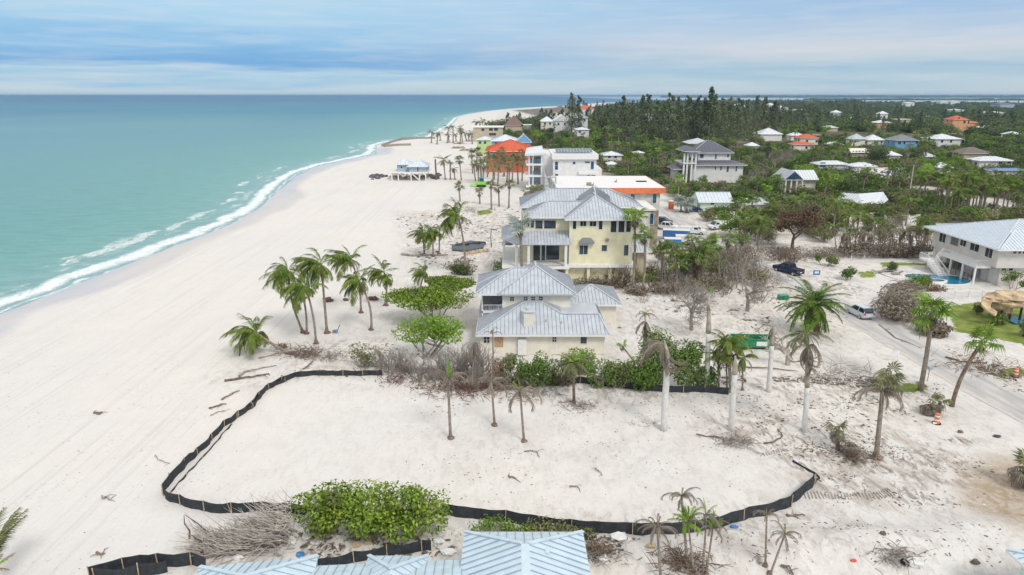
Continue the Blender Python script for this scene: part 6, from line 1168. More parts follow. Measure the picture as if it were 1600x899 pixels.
for pl, n, s0, s1 in (([(440, 545), (640, 535), (760, 600), (600, 590), (430, 590)], 260, .05, .22), ([(600, 585), (900, 590), (1140, 620), (1100, 660), (620, 640)], 160, .03, .12), ([(640, 640), (1240, 640), (1240, 760), (620, 800)], 170, .03, .11), ([(1150, 590), (1480, 600), (1430, 680), (1240, 720), (1140, 640)], 420, .04, .20),
                      ([(1240, 680), (1560, 720), (1540, 800), (1280, 790)], 330, .04, .16), ([(1480, 545), (1640, 590), (1640, 640), (1560, 610)], 200, .05, .22), ([(860, 840), (1080, 850), (1080, 899), (930, 899)], 380, .05, .24), ([(420, 830), (700, 830), (715, 870), (500, 880)], 320, .06, .28),
                      ([(1080, 800), (1560, 830), (1560, 899), (1120, 899)], 240, .03, .14), ([(960, 430), (1200, 430), (1340, 500), (1180, 520), (980, 470)], 420, .06, .25), ([(620, 340), (820, 320), (800, 430), (640, 410)], 330, .08, .35), ([(200, 620), (440, 560), (430, 700), (220, 860)], 60, .03, .08), ([(1120, 590), (1380, 600), (1380, 640), (1180, 640)], 200, .04, .18), ([(640, 596), (800, 600), (790, 615), (650, 610)], 160, .05, .18)):
    scatter_litter(pl, n, s0, s1)
for pl, n, s0, s1 in (([(1120, 589), (1395, 590), (1400, 606), (1130, 602)], 650, .06, .22), ([(1500, 560), (1640, 585), (1640, 606), (1540, 585)], 240, .08, .25), ([(640, 600), (1140, 622), (1140, 640), (640, 618)], 240, .03, .1), ([(1180, 660), (1420, 690), (1400, 760), (1200, 720)], 300, .04, .14), ([(0, 560), (300, 560), (240, 899), (0, 899)], 90, .03, .08), ([(640, 600), (1180, 640), (1180, 780), (700, 790)], 200, .04, .10)):
    scatter_litter(pl, n, s0, s1)
lit = ob('litter', fastmesh('litter', V, Q, ['bark_dark', 'shell_white', 'bark_grey'], rs.choice([0, 0, 0, 0, 2, 1], len(Q) // 2).repeat(2))); tag(lit, kind='stuff')
tr = MB()
for line, wd in (([(1258, 776), (1290, 775), (1330, 777), (1370, 776), (1392, 771)], 1.1), ([(1225, 705), (1190, 712), (1170, 700)], .6), ([(1130, 590), (1150, 588), (1165, 587)], .5)):
    P = resample([G(a, b) for a, b in line], .27)
    for i, p in enumerate(P):
        d = (P[min(i + 1, len(P) - 1)] - P[max(i - 1, 0)]).normalized(); s_ = Vector((-d.y, d.x, 0)) * wd * rs.uniform(.35, .5); z_ = Vector((0, 0, gz(p.x, p.y) + .035)); sk = d * .12
        tr.bar(p - s_ + z_ - sk, p + s_ + z_ + sk, .06, .05)
tag(tr.build('tread_shade_bars', 'concrete'), kind='stuff')  # grey bars on the sand: shadow of tyre treads put into their colour
# individually visible rubbish near the lower edge
r = random.Random(12)
for i, (px, py, s, m, l) in enumerate(((469, 868, .35, 'plastic_blue', 'blue plastic scrap by the dead branch heap'), (372, 873, .4, 'plastic_white', 'white bag lying at the foot of dead branches'), (455, 847, .5, 'plastic_white', 'round white bucket below the sea grape bush'), (478, 843, .4, 'shell_white', 'pale stone block right of the white bucket'), (493, 850, .4, 'shell_white', 'pale block under the sea grape stems'), (558, 854, .4, 'wood_pale', 'yellowish board offcut by the lower silt fence'),
                                        (575, 850, .3, 'rock_tan', 'tan stone beside the yellowish offcut'), (686, 848, .45, 'plastic_white', 'white broken panel near the roof corner'), (700, 866, .5, 'trim_white', 'crumpled white sheet at the pale roof corner'), (968, 843, .6, 'plastic_white', 'white sack in the rubble by the front fence'), (942, 877, .4, 'plastic_white', 'small white scrap near the right roof edge'), (1017, 855, .4, 'rock_tan', 'orange tan scrap before the palm clump'), (1334, 877, .22, 'paint_red', 'small red scrap on the smooth sand ridge'),
                                        (1413, 880, .35, 'hole', 'dark can beside the white crate at bottom'), (1432, 883, .7, 'plastic_white', 'white crate half buried at bottom right'), (1147, 825, .3, 'plastic_blue', 'blue scrap lying in front of the fence'), (1462, 663, .3, 'plastic_white', 'white rag beside the orange traffic barrel'), (1500, 676, .3, 'bark_dark', 'dark scrap at the end of the roadside'), (1557, 683, .3, 'rock_dark', 'dark clump of debris left of the road edge'), (1524, 880, .32, 'bark_dark', 'dark stump lying near the mint corner house'), (1380, 835, .3, 'bark_dark', 'small dark clod on the ridge of sand'))):
    b = GG(px, py); q = MB(); q.blob(b + Vector((0, 0, s * .3)), (s * r.uniform(.8, 1.2), s * r.uniform(.5, .9), s * r.uniform(.4, .7)), 0, 7, 5, .3, r); tag(q.build('scrap', m), l, 'scrap')
# ================================================================ palms one can tell apart
def at(px, py, b): return AY(px, py, b.y)
CG = 'coconut palms by the beach'
def coco(label, base, crown, n=15, L=3.0, bend=0., seed=0, r0=.19, up=True, brown=3, bend2=None, lean_y=0, g=CG):
    b = GG(*base); t = AY(crown[0], crown[1], b.y + lean_y)
    sp = [('green', n + 5, L * 1.3, 188, 46, -20, 48), ('green', 4, L * 1.15, 120, 60, 30, 75), ('green', 3, L * .85, 5, 45, -35, 5)]
    if up: sp.append(('green', 2, L * 1.2, 110, 40, 62, 84))
    if brown: sp.append(('brown', brown, L * .75, 200, 90, -86, -60))
    return palm('coconut_palm', b, t, label, sp, seed, r0, .12, 'bark_palm', bend, g, nuts=1)
coco('strongly leaning coconut palm at the beach end of the grove', (456, 553), (401, 521), 17, 3.5, -.04, 1, .24, True, 1)
coco('coconut palm with crown swept furthest toward the sea', (474, 520), (450, 424), 14, 3.0, -.05, 2, .17)
coco('coconut palm leaning inside the clump with low crown', (479, 522), (470, 449), 12, 2.6, .04, 3, .16)
coco('curved coconut palm rooted lowest in the grove', (494, 537), (478, 448), 14, 2.9, .03, 4, .17, True, 2)
coco('tall upright coconut palm with hanging brown fronds', (511, 521), (502, 414), 18, 3.3, .0, 5, .2, True, 7)
coco('coconut palm with tall upright plume behind blue beach chair', (564, 489), (549, 406), 15, 3.1, .05, 6, .17)
coco('thin curved coconut palm with yellowing hanging fronds', (580, 516), (562, 440), 15, 2.9, .08, 7, .17, False, 6)
coco('short coconut palm with drooping fronds before the sea grapes', (604, 478), (600, 425), 12, 3.0, .03, 8, .16)
coco('leaning little trunk beside the short coconut palm', (601, 478), (606, 437), 5, 2.2, .0, 9, .12, False, 1)
coco('small coconut palm rising left of the sea grape canopy', (656, 458), (665, 426), 12, 2.5, .06, 10, .17)
coco('leftmost of three young coconut palms on the upper beach', (663, 398), (661, 365), 11, 2.6, .0, 11, .2, True, 3)
coco('middle one of three young coconut palms on upper beach', (677, 401), (676, 365), 13, 3.0, .0, 12, .2, True, 4)
coco('rightmost of three young coconut palms on the upper beach', (686, 397), (687, 364), 10, 2.5, .0, 13, .18, True, 4)
coco('tall coconut palm hung with long brown fronds above beach', (727, 430), (717, 338), 22, 4.0, .03, 14, .24, True, 9)
FG = 'fan palms around the beach houses'
def sabal(label, base, crown, L=1.7, n=16, seed=0, kind='fan', dry=5, r0=.2, bend=0, g=FG, name='cabbage_palm', bk='bark_palm'):
    b = GG(*base); t = at(*crown, b)
    return palm(name, b, t, label, [(kind, n, L, 0, 200, -25, 75), ('fandry', dry, L * .8, 0, 200, -88, -55)], seed, r0, r0 * .8, bk, bend, g, flare=1.3)
sabal('blue-green fan palm in front of yellow house porch', (817, 457), (813, 352), 2.9, 22, 20, 'fansilver', 4, .28)
sabal('tall fan palm with long brown skirt by yellow house', (988, 456), (991, 338), 2.5, 18, 21, 'fanlime', 10, .24, .02, name='washingtonia_palm')
sabal('shorter skirted fan palm right of the tall skirted one', (1003, 459), (1007, 367), 2.2, 16, 22, 'fan', 8, .22, -.03, name='washingtonia_palm')
sabal('tall ringed fan palm with brown skirt beside beach road', (1438, 610), (1457, 487), 2.7, 26, 23, 'fanlime', 14, .27, .01, name='washingtonia_palm')
sabal('leaning fan palm with brown trunk at the road edge', (1487, 635), (1536, 533), 2.1, 16, 24, 'fanlime', 5, .22, .06, name='washingtonia_palm', bk='bark_brown')
sabal('stiff fan palm with lime crown left of green bushes', (995, 568), (972, 541), 1.0, 9, 25, 'fanlime', 4, .12)
for i, (bx_, by, cx_, cy, l) in enumerate(((719, 315, 717, 291, 'bushy fan palm above the fallen grey branches'), (750, 319, 749, 300, 'stubby feather palm between two fan palms on the sand'), (768, 328, 767, 288, 'shaggy fan palm left of the green lawn scrap'), (780, 323, 779, 294, 'slim fan palm right of the shaggy one'), (795, 325, 796, 288, 'tall shaggy fan palm near white house ramp'), (721, 282, 718, 250, 'fan palm with round crown right of the beach hut'), (743, 283, 740, 258, 'scruffy fan palm at the left end of orange house row'))):
    sabal(l, (bx_, by), (cx_, cy), 2.0 if i not in (5,) else 2.4, 14, 30 + i, 'fanolive', 6, .26)
# posts and palms right of the beach hut
b = GG(682, 281); palm('headless_palm', b, at(680, 249, b), 'bare headless palm trunk right of the beach hut', [], 40, .35, .3, 'bark_dark', 0, cat='palm trunk')
for i, (q, c, l, k, L) in enumerate((((696, 281), (693, 250), 'spreading feather palm right of the headless trunk', 'olive', 4.2), ((704, 281), (703, 254), 'thin palm right of the spreading feather palm', 'olive', 2.4), ((711, 281), (709, 264), 'low windblown palm between the hut palms', 'olive', 2.6))):
    b = GG(*q); palm('beach_palm', b, at(*c, b), l, [(k, 16, L, 0, 200, -30, 60), ('dry', 4, L * .7, 0, 200, -85, -50)], 41 + i, .28, .2, group='palms beside the beach hut')
# row of palms beyond the groin
r = random.Random(5)
rowx = (674, 683, 688, 699, 702, 708, 713, 719, 723, 729, 733, 738)
for i, px in enumerate(rowx):
    pb = r.uniform(220, 226); b = GG(px, pb); t = at(px + r.uniform(-3, 2), r.uniform(198, 209) if i not in (4, 6) else 210, b); palm('shore_palm', b, t, 'windswept palm in the row beyond the timber groin', [('olive', 11, 4.4, 180, 95, -20, 55), ('dry', 3, 3.6, 0, 200, -85, -55)], 50 + i, .45, .32, group='row of shore palms beyond the groin')
for i in range(9):
    px = 744 + i * 5.2; b = GG(px, 205); palm('shore_palm', b, at(px, 189 + r.uniform(-1, 4), b), 'small dark palm behind the beige beach house', [('olive', 9, 6.5, 180, 110, -20, 60)], 70 + i, .5, .4, group='palms behind the beige house')
# cluster before the orange house
for i in range(20):
    px = 740 + (i * 4.1) + r.uniform(-2, 2); pb = r.uniform(268, 292); b = GG(px, pb); t = at(px + r.uniform(-2, 2), pb - r.uniform(28, 38), b)
    palm('cabbage_palm', b, t, 'scruffy fan palm in the grove before the orange house', [('fanolive', 11, 2.7, 0, 200, -30, 75), ('fandry', 4, 2.0, 0, 200, -88, -50)], 90 + i, .3, .25, group='fan palm grove before the orange house', flare=1.2)
for i in range(7):
    px = 822 + i * 5; b = GG(px, 318 + r.uniform(-3, 4)); palm('cabbage_palm', b, at(px, 296 + r.uniform(-6, 5), b), 'dry shaggy palm beside the white house ramp', [('fanolive', 8, 2.2, 0, 200, -40, 60), ('fandry', 8, 2.0, 0, 200, -88, -30)], 120 + i, .25, .22, group='dry palms by the white house ramp', flare=1.2)
# date palms
b = GG(1277, 521); palm('date_palm', b, at(1272, 476, b), 'big round date palm with stiff fronds by the road', [('date', 50, 5.2, 0, 200, -12, 80), ('date', 20, 5.1, 0, 200, -45, -12), ('dry', 26, 4.0, 0, 200, -80, -30)], 140, .42, .38, 'bark_brown', cat='date palm')
b = GG(1086, 446); palm('date_palm', b, at(1087, 397, b), 'grey-green date palm amid dead stems before trailers', [('olive', 24, 4.4, 0, 200, -20, 80), ('dry', 18, 4.0, 0, 200, -88, -35)], 141, .45, .4, 'bark_dark', cat='date palm')
for i, (q, c, l) in enumerate((((1107, 410), (1107, 386), 'bushy fan palm left of the skirted road palm'), ((1132, 408), (1138, 374), 'fan palm with brown skirt left of dead stem thicket'), ((1118, 425), (1119, 398), 'low green palm behind the date palm'), ((1040, 412), (1029, 392), 'small green palm left of the grey date palm'), ((1160, 400), (1158, 372), 'fan palm at the right end of road palms'))): sabal(l, q, c, 2.3, 13, 145 + i, 'fan', 7, .22)
b = GG(897, 630); palm('pygmy_date_palm', b, at(896, 566, b), 'shaggy half-dry palm with green heart behind the lot', [('lime', 9, 1.9, 0, 200, 20, 80), ('olive', 26, 2.7, 0, 200, -25, 38), ('dry', 12, 2.6, 0, 200, -60, -10)], 150, .17, .12, 'bark_dark', cat='palm tree')
b = GG(1142, 612); palm('feather_palm', b, at(1138, 536, b), 'dense green feather palm in front of the dumpster', [('green', 26, 3.0, 0, 200, -20, 75), ('dry', 16, 2.8, 0, 200, -85, -45)], 151, .2, .16, cat='palm tree')
for i in range(4): bb = GG(1124 + i * 12, 610); palm('feather_palm', bb, at(1122 + i * 13, 556 + 4 * (i % 2), bb), 'lower feather palm stem around the dense green one', [('green', 10, 2.4, 0, 200, -20, 70), ('dry', 6, 2.2, 0, 200, -85, -45)], 152 + i, .1, .08, group='feather palm clump by the dumpster')
# ---- royal palms with whitewashed trunks
RG = 'royal palms with white trunks'
def royal(label, base, mid, top, dead=5, L=3.0, az=200, green=2, seed=0, r0=.30, sp=True):
    b = GG(*base); t = at(*mid, b); root = palm('royal_palm', b, t, label, [], seed, r0, r0 * .88, 'bark_royal', 0, RG, 'royal palm', flare=1.15); r = random.Random(seed)
    e = at(*top, b); q = MB(); q.tube([t, t.lerp(e, .12), t.lerp(e, .6), e], [r0 * .9, r0 * .98, r0 * .6, r0 * .22], 8); q.build('crownshaft', 'bark_shaft', root, True)
    hd = t.lerp(e, .75)
    put_fronds(root, hd, [('curl', dead, L * .95, az, 75, -80, -40), ('dry', dead, L, az, 60, -86, -60), ('curl', max(0, dead - 3), L * 1.05, az, 55, 20, 50)], r)
    if sp: put_fronds(root, e, [('lime', green, 1.0, 90, 120, 60, 85), ('spear', green, 1.3, 90, 90, 70, 88)], r)
    return root
royal('left royal palm with dead curl above the hedge', (1010, 604), (1008, 540), (1009, 492), 5, 2.6, 210, 1, 160, .27)
royal('stout royal palm with long dead fronds hanging left', (1037, 672), (1043, 562), (1038, 532), 7, 3.6, 195, 0, 161, .33)
royal('tall royal palm with brown shaft and green tip', (1104, 608), (1107, 521), (1108, 458), 2, 1.6, 200, 3, 162, .30)
royal('beheaded whitewashed royal palm trunk on open sand', (1142, 672), (1148, 585), (1149, 556), 2, 1.5, -20, 0, 163, .31, False)
royal('royal palm with cut top and one dead skirt', (1201, 612), (1206, 540), (1209, 502), 4, 2.6, 185, 0, 164, .29, False)
royal('tall royal palm with twin dead skirts and green plume', (1257, 674), (1261, 605), (1263, 520), 7, 3.6, 185, 3, 165, .27)
b = GG(1257, 674); pl = palm('royal_palm_plume', b, at(1258, 520, b), 'x', [], 1) if False else None
rt = thing('thatch_crown', at(1258, 522, b), 'broad bent olive fronds around the plumed royal palm head', 'fronds'); put_fronds(rt, at(1258, 520, b), [('olive', 9, 2.7, 190, 50, -25, 15), ('olive', 4, 2.4, 10, 40, -50, 10), ('lime', 3, 1.6, 90, 60, 60, 85)], random.Random(3))
# ---- three small dying palms on the lot
SG = 'dying palms standing on the cleared lot'
def dying(label, base, crown, tipy, spear, dry, L, seed, r0=.14, lean=0, g=SG, az=180, azs=200, kd='curl'):
    b = GG(*base); t = at(*crown, b); root = palm('dying_palm', b, t, label, [(kd, dry, L, az, azs, *((-70, 15) if kd == 'dry' else (25, 78)))], seed, r0, r0 * .72, 'bark_palm', 0, g, flare=1.6)
    r = random.Random(seed); e = at(crown[0] + lean, tipy, b)
    if spear: put_fronds(root, t, [('spear', spear, (e - t).length * 1.05, 90 if lean == 0 else (180 if lean < 0 else 0), 30, 74, 88), ('lime', spear, (e - t).length * .75, 90, 80, 55, 85)], r)
    return root
dying('dying palm with bushy lime spear, left on the lot', (704, 685), (700, 592), 565, 4, 9, 2.9, 170, .15)
dying('small dying palm with grey curled fronds, middle one', (773, 665), (768, 597), 583, 0, 8, 2.9, 171, .13)
dying('small dying palm with single lime spear and arching fronds', (819, 690), (813, 615), 588, 1, 8, 3.0, 172, .13, -4)
dying('thin tall palm in the hedge left of cottage wall', (771, 602), (770, 522), 512, 1, 4, 1.6, 173, .10, g='damaged palms in the hedge')
dying('grey palm draped in hanging dead fronds before the cottage', (737, 608), (741, 535), 528, 0, 14, 2.5, 174, .12, g='damaged palms in the hedge', kd='dry')
dying('dead palm with curled brown top in front of garage', (1012, 560), (1008, 493), 480, 1, 7, 1.9, 175, .14, -3, g='damaged palms in the hedge')
dying('dead royal palm with grey skirt on rubbly sand', (1369, 716), (1379, 612), 590, 0, 12, 3.0, 176, .24, g='dead palms right of the lot')
b = GG(1369, 716); rt = thing('small_green_head', at(1390, 598, b), 'small olive head of fronds over the grey skirted palm', 'fronds'); put_fronds(rt, at(1389, 600, b), [('fanolive', 12, 1.4, 0, 200, -10, 75), ('fandry', 8, 1.3, 0, 200, -80, -20)], random.Random(4))
# lower right thin dead palms
TG = 'thin dead palms near the bottom edge'
dying('thin pale dead palm arching over the fence end', (1196, 884), (1198, 806), 795, 1, 7, 1.5, 180, .08, g=TG)
dying('thin dead palm leaning right with hanging fronds', (1203, 897), (1226, 836), 822, 1, 9, 1.5, 181, .08, g=TG)
PG = 'palm clump at the bottom edge'
dying('grey headed palm at back of the bottom clump', (1075, 886), (1065, 776), 766, 2, 10, 1.7, 182, .11, g=PG)
dying('bright lime young palm in the bottom clump', (1085, 898), (1075, 815), 795, 6, 8, 1.4, 183, .08, g=PG)
dying('young palm with lime spear right in the bottom clump', (1103, 899), (1114, 824), 797, 4, 7, 1.4, 184, .08, g=PG)
dying('arched dead palm between the two lime palms', (1098, 897), (1104, 806), 778, 1, 6, 1.7, 185, .08, g=PG)
dying('drooping grey dead palm left of the bottom clump', (1033, 905), (1027, 826), 812, 0, 12, 1.9, 186, .11, g=PG)
b = GG(1078, 815)
rt = thing('lime_palm_head', at(1075, 816, GG(1085, 898)), 'bright lime frond tuft in the bottom palm clump', 'fronds'); put_fronds(rt, at(1075, 816, GG(1085, 898)), [('lime', 12, 1.5, 0, 200, 5, 75)], random.Random(8))
# ---- low dry palms right
def lowpalm(label, base, top, L, seed, g='low dry palms right of the lot', green=8, dry=16, kind='fanolive'):
    b = GG(*base); t = at(*top, b); palm('low_palm', b, t, label, [(kind, green, L, 0, 200, 5, 80), ('fandry', dry, L * .95, 0, 200, -85, -5)], seed, .2, .16, 'bark_brown', 0, g)
lowpalm('low fan palm with small olive crown among ruts', (1309, 703), (1309, 672), 1.3, 190); lowpalm('grey dead drooping palm heap right of the olive one', (1328, 712), (1330, 692), 1.5, 191, green=0, dry=22)
lowpalm('dry palm mound with olive top before the tall road palm', (1387, 612), (1390, 590), 2.0, 192, green=8, dry=26); lowpalm('low grey palm tangle behind the traffic barrel', (1450, 648), (1455, 632), 1.6, 193, green=1, dry=24); lowpalm('small palm with olive fan over the barrel', (1466, 650), (1469, 628), 1.3, 194, green=8, dry=8)
lowpalm('dry palm at the right frame edge above ochre mud', (1600, 762), (1603, 732), 1.8, 195, green=9, dry=22)
# left edge yellowing palm
b = GG(-6, 925); palm('yellowing_palm', b, at(-14, 893, b), 'yellowing young palm cut by the left frame edge', [('olive', 6, 4.2, 75, 16, 62, 86), ('brown', 9, 1.8, 20, 60, -20, 55), ('lime', 2, 1.6, 40, 40, 20, 60)], 196, .16, .14, 'bark_brown', cat='palm tree')
# ---- sea grapes
def px_leafy(label, base, px0, px1, ytop, leaf, n, size, seed, depth=None, name='sea_grape_bush', cat='bush', **k):
    b = GG(*base); s = (b.y * CP + (H - b.z) * SP) / F; w_ = (px1 - px0) * s; hh = ZY(b.y, ytop) - b.z; off = ((px0 + px1) / 2 - base[0]) * s
    return leafy(name, b, w_, depth or w_ * .6, max(.6, hh * 1.02), label, leaf, n, size, seed, None, cat, off=(off, 0), **k)
for i, (base, a, c, yt, n, l) in enumerate((((497, 830), 446, 560, 752, 2500, 'bright sea grape bush over the dead branches, west half'), ((585, 836), 512, 655, 750, 3600, 'bright sea grape bush in the middle of the front hedge'), ((650, 838), 590, 708, 766, 2400, 'bright sea grape bush at the east end of front hedge'))):
    px_leafy(l, base, a, c, yt, 'leaf_seagrape', n, .16, 200 + i, 4.6, lumps=26, low=.10, stem='bark_bleached', stems=9)
px_leafy('flat topped sea grape tree nearest to the yellow house', (700, 474), 664, 738, 437, 'leaf_seagrape', 4600, .2, 204, 8, name='sea_grape_tree', cat='tree', lumps=14, low=.55, flat=1, stems=7)
px_leafy('broad flat topped sea grape tree on the beach side', (674, 506), 610, 738, 456, 'leaf_seagrape', 8500, .2, 205, 8, name='sea_grape_tree', cat='tree', lumps=30, low=.5, flat=1, stems=10)
px_leafy('sea grape tree with forked grey trunk before cottage', (668, 561), 620, 726, 494, 'leaf_bright', 3600, .17, 206, 5, name='sea_grape_tree', cat='tree', lumps=13, low=.42, flat=0, stems=7)
for i, (base, a, c, yt, lf, n, l) in enumerate((((566, 574), 541, 598, 527, 'leaf_olive', 700, 'olive leafed thin shrub left of the grey bare shrub'), ((805, 600), 784, 824, 545, 'leaf_olive', 1500, 'brownish green shrub left before the cottage wall'), ((852, 602), 832, 874, 538, 'leaf_green', 1900, 'green shrub in the middle of the cottage front'), ((905, 585), 876, 935, 533, 'leaf_bright', 2000, 'bright green shrub by the cottage right windows'), ((935, 606), 915, 960, 545, 'leaf_green', 900, 'loose green shrub at the cottage right corner'),
        ((968, 606), 940, 1000, 558, 'leaf_olive', 1200, 'low olive shrub between palm and big hedge bush'), ((1035, 610), 985, 1075, 512, 'leaf_green', 6500, 'large glossy round bush behind the silt fence'), ((1082, 608), 1050, 1118, 525, 'leaf_green', 5200, 'large glossy bush right of the tall royal palm'), ((778, 603), 762, 796, 560, 'leaf_brown', 700, 'russet shrub at the foot of the draped palm'), ((790, 420), 762, 818, 396, 'leaf_green', 1500, 'green shrub mound left of the yellow house porch'), ((806, 405), 795, 822, 392, 'leaf_green', 700, 'silvery green shrub under the porch fan palm'),
        ((738, 430), 695, 742, 414, 'leaf_dark', 900, 'dark shrub behind the flat topped sea grape'), ((1005, 440), 990, 1028, 425, 'leaf_bright', 700, 'bright low shrub at the foot of skirted palms'), ((1436, 452), 1415, 1452, 425, 'leaf_bright', 500, 'yellow green plant by the pool corner'), ((1555, 507), 1537, 1570, 482, 'leaf_green', 900, 'round green shrub under the rock slide'), ((1592, 526), 1583, 1612, 500, 'leaf_green', 600, 'green shrub at right frame edge by small pool'), ((1528, 492), 1520, 1540, 468, 'leaf_olive', 400, 'upright olive plant left of the rock slide'), ((1472, 418), 1452, 1480, 400, 'leaf_dark', 300, 'dark plant tucked under the white stairs'))):
    px_leafy(l, base, a, c, yt, lf, n, .15 if base[1] > 500 else .2, 210 + i, lumps=10)
# sprigs along the front fence
for i in range(9):
    px = 752 + i * 21; b = GG(px, 832 + i * 1.4); h_ = (1.7, 1.9, 1.5, 1.2, 1.6, 2.0, 1.9, 1.5, 1.3)[i]; bare('leafy_sprig', b, h_, 1.5, 'thin leafy sea grape sprig growing beside the front silt fence', 240 + i, 7, 1, 'bark_grey', 'leafy sprigs along the front silt fence', 'sprig', leaf='leaf_bright' if i < 4 else 'leaf_olive', nleaf=170, lsize=.12, th=.02)
px_leafy('low dark leafy mat in front of the pale roof', (800, 838), 735, 935, 824, 'leaf_olive', 1500, .1, 260, 1.6, lumps=16, low=0.)
px_leafy('low shrub at the right corner of pale blue roof', (935, 862), 905, 965, 842, 'leaf_brown', 500, .09, 261, 1.6, lumps=7, low=0.)
# ---- bare shrubs and trees
BG = 'leafless shrubs around the cottage'
for i, (base, h_, w_, l, m, st) in enumerate((((612, 575), 3.4, 6.5, 'bare grey shrub left of the sea grape trunk', 'bark_grey', 24), ((575, 577), 2.6, 5, 'bare stems under the olive leafed shrub', 'bark_grey', 10), ((645, 584), 2.4, 6, 'low bare grey tangle behind the black fence end', 'bark_grey', 20), ((705, 592), 4.6, 6, 'dense grey leafless shrub before the cottage corner', 'bark_grey', 26), ((735, 590), 5.0, 4.6, 'tall grey leafless shrub by the cottage west wall', 'bark_grey', 24), ((762, 602), 3.4, 4.4, 'grey leafless shrub under the thin tall palm', 'bark_grey', 20),
        ((830, 606), 2.4, 4, 'grey twiggy heap between the front shrubs', 'bark_grey', 10), ((965, 447), 6.3, 8.5, 'large brown bare shrub against yellow house right side', 'bark_brown', 26), ((915, 442), 5, 5, 'brown bare shrub under the small hooded window', 'bark_brown', 11), ((870, 425), 4, 7, 'thin bare stems before the yellow house porch', 'bark_grey', 9), ((940, 445), 4.5, 6, 'bare shrub in the middle of yellow house front', 'bark_brown', 12), ((1060, 460), 4, 9, 'grey bare thicket under the grey date palm', 'bark_grey', 18), ((1020, 455), 5, 5, 'stand of dead stems right of the yellow house', 'bark_brown', 12))):
    bare('bare_shrub', GG(*base), h_, w_, l, 270 + i, st, 3 if base[1] > 500 else 2, m, BG)
bare('bare_tree', GG(1081, 516), 9.0, 12, 'wide leafless tree behind the green hedge bushes', 290, mat='bark_grey', trunk=True, depth=5, th=.14, spread=1.35, cat='bare tree')
bare('bare_tree', GG(1168, 486), 9.5, 12, 'gnarled leafless tree left of the date palm', 291, mat='bark_grey', trunk=True, depth=4, th=.16, spread=1.4, cat='bare tree')
bare('uprooted_tree', GG(1232, 570), 6.5, 8, 'uprooted bleached tree reaching left by the dumpster', 292, mat='bark_bleached', trunk=True, depth=2, th=.17, spread=1.0, lean=(-.7, .3), cat='bare tree')
bare('brown_tree', GG(1238, 391), 11.0, 13, 'large brown leafed tree beside the road bend', 293, mat='bark_brown', trunk=True, depth=4, th=.2, spread=1.0, leaf='leaf_brown', nleaf=6500, lsize=.2, cat='tree')
for i, (bs, h_, l) in enumerate((((1327, 437), 2.8, 'small forked shrub tree left of the sign posts lane'), ((1288, 415), 2.6, 'small forked green shrub tree above the yard sign'), ((1436, 447), 2.4, 'umbrella shaped small tree beside the pool'), ((1582, 452), 4.0, 'olive young tree before the poolside house front'), ((1392, 424), 1.8, 'dark small shrub on the terrace edge'))):
    bare('small_tree', GG(*bs), h_, 3, l, 300 + i, 4, 2, 'bark_brown', leaf='leaf_green' if i != 4 else 'leaf_dark', nleaf=900, lsize=.16, cat='tree', th=.07)
# grey heap of drooping dead foliage by the pool
r = random.Random(31); b = GG(1402, 506)
root = thing('grey_shrub_heap', b, 'huge grey heap of drooping dead foliage between road and pool', 'dead shrub')
for i in range(95):
    u = r.uniform(-1, 1); v = r.uniform(-1, 1)
    if u * u + v * v > 1: continue
    q = GG(1406 + u * 32, 480 + v * 24); hh = 3.7 * (1 - .7 * (u * u + v * v)); put_fronds(root, q + Vector((0, 0, hh)), [('dry', 3, 2.4, 0, 360, -30, 45)], r)
px_leafy('inner twig mass of the grey heap by the road', (1400, 500), 1374, 1440, 440, 'frond_dry', 3000, .22, 310, 8, name='dead_shrub', cat='dead shrub', lumps=14, low=0.)
px_leafy('low dead brown hedge strip between lawn and road', (1452, 522), 1428, 1484, 496, 'frond_dry', 2200, .22, 311, 4, name='dead_shrub', cat='dead shrub', lumps=12, low=0.)
px_leafy('brown leafy dead bush above the white fence corner', (1463, 455), 1440, 1478, 442, 'leaf_brown', 600, .16, 312, name='dead_shrub', cat='dead shrub', low=0.)
# ---- dead branch heap lower left, leaning to the left
r = random.Random(41); root = thing('dead_branch_heap', GG(380, 862), 'big heap of bleached dead branches left of the sea grapes', 'branch heap', None); q = MB(); o3 = Vector(ORG[root.name])
for i in range(760):
    t = r.random() ** .8; px = 312 + t * 150; py = r.uniform(832 - t * 14, 868 - t * 10); b = GG(px, min(py + 8, 870)); z = r.uniform(0, .35 + t * t * 2.6)
    a = b + Vector((0, 0, z)); d = Vector((-1 + r.gauss(0, .45), r.gauss(0, .5), r.gauss(.12, .35))).normalized(); L = r.uniform(.8, 2.6); c_ = Vector((r.gauss(0, .25), r.gauss(0, .25), r.gauss(.1, .3)))
    q.tube([a, a + d * L * .5 + c_ * .4, a + d * L + c_], [.045, .03, .01], 3, 0, False)
q.build('twigs', 'bark_bleached', root)['kind'] = 'stuff'
for i in range(16):
    px = r.uniform(300, 440); b = GG(px, r.uniform(840, 870)); d = Vector((r.gauss(-.6, .5), r.gauss(0, .4), r.uniform(.1, .9))); q = MB(); q.tube([b, b + d * .7 + Vector((0, 0, .2)), b + d * 1.3 + Vector((r.gauss(0, .3), 0, .2)), b + d * 2 + Vector((r.gauss(0, .5), 0, .3))], [.1, .08, .05, .02], 5); q.build('limb', 'bark_dark' if px < 345 else 'bark_grey', root)
b = GG(296, 842); q = MB(); q.tube([b, b + Vector((.1, 0, .7)), b + Vector((-.2, 0, 1.3)), b + Vector((-.15, 0, 2.0))], [.09, .07, .05, .03], 6); q.build('upright_snag', 'bark_brown', root)
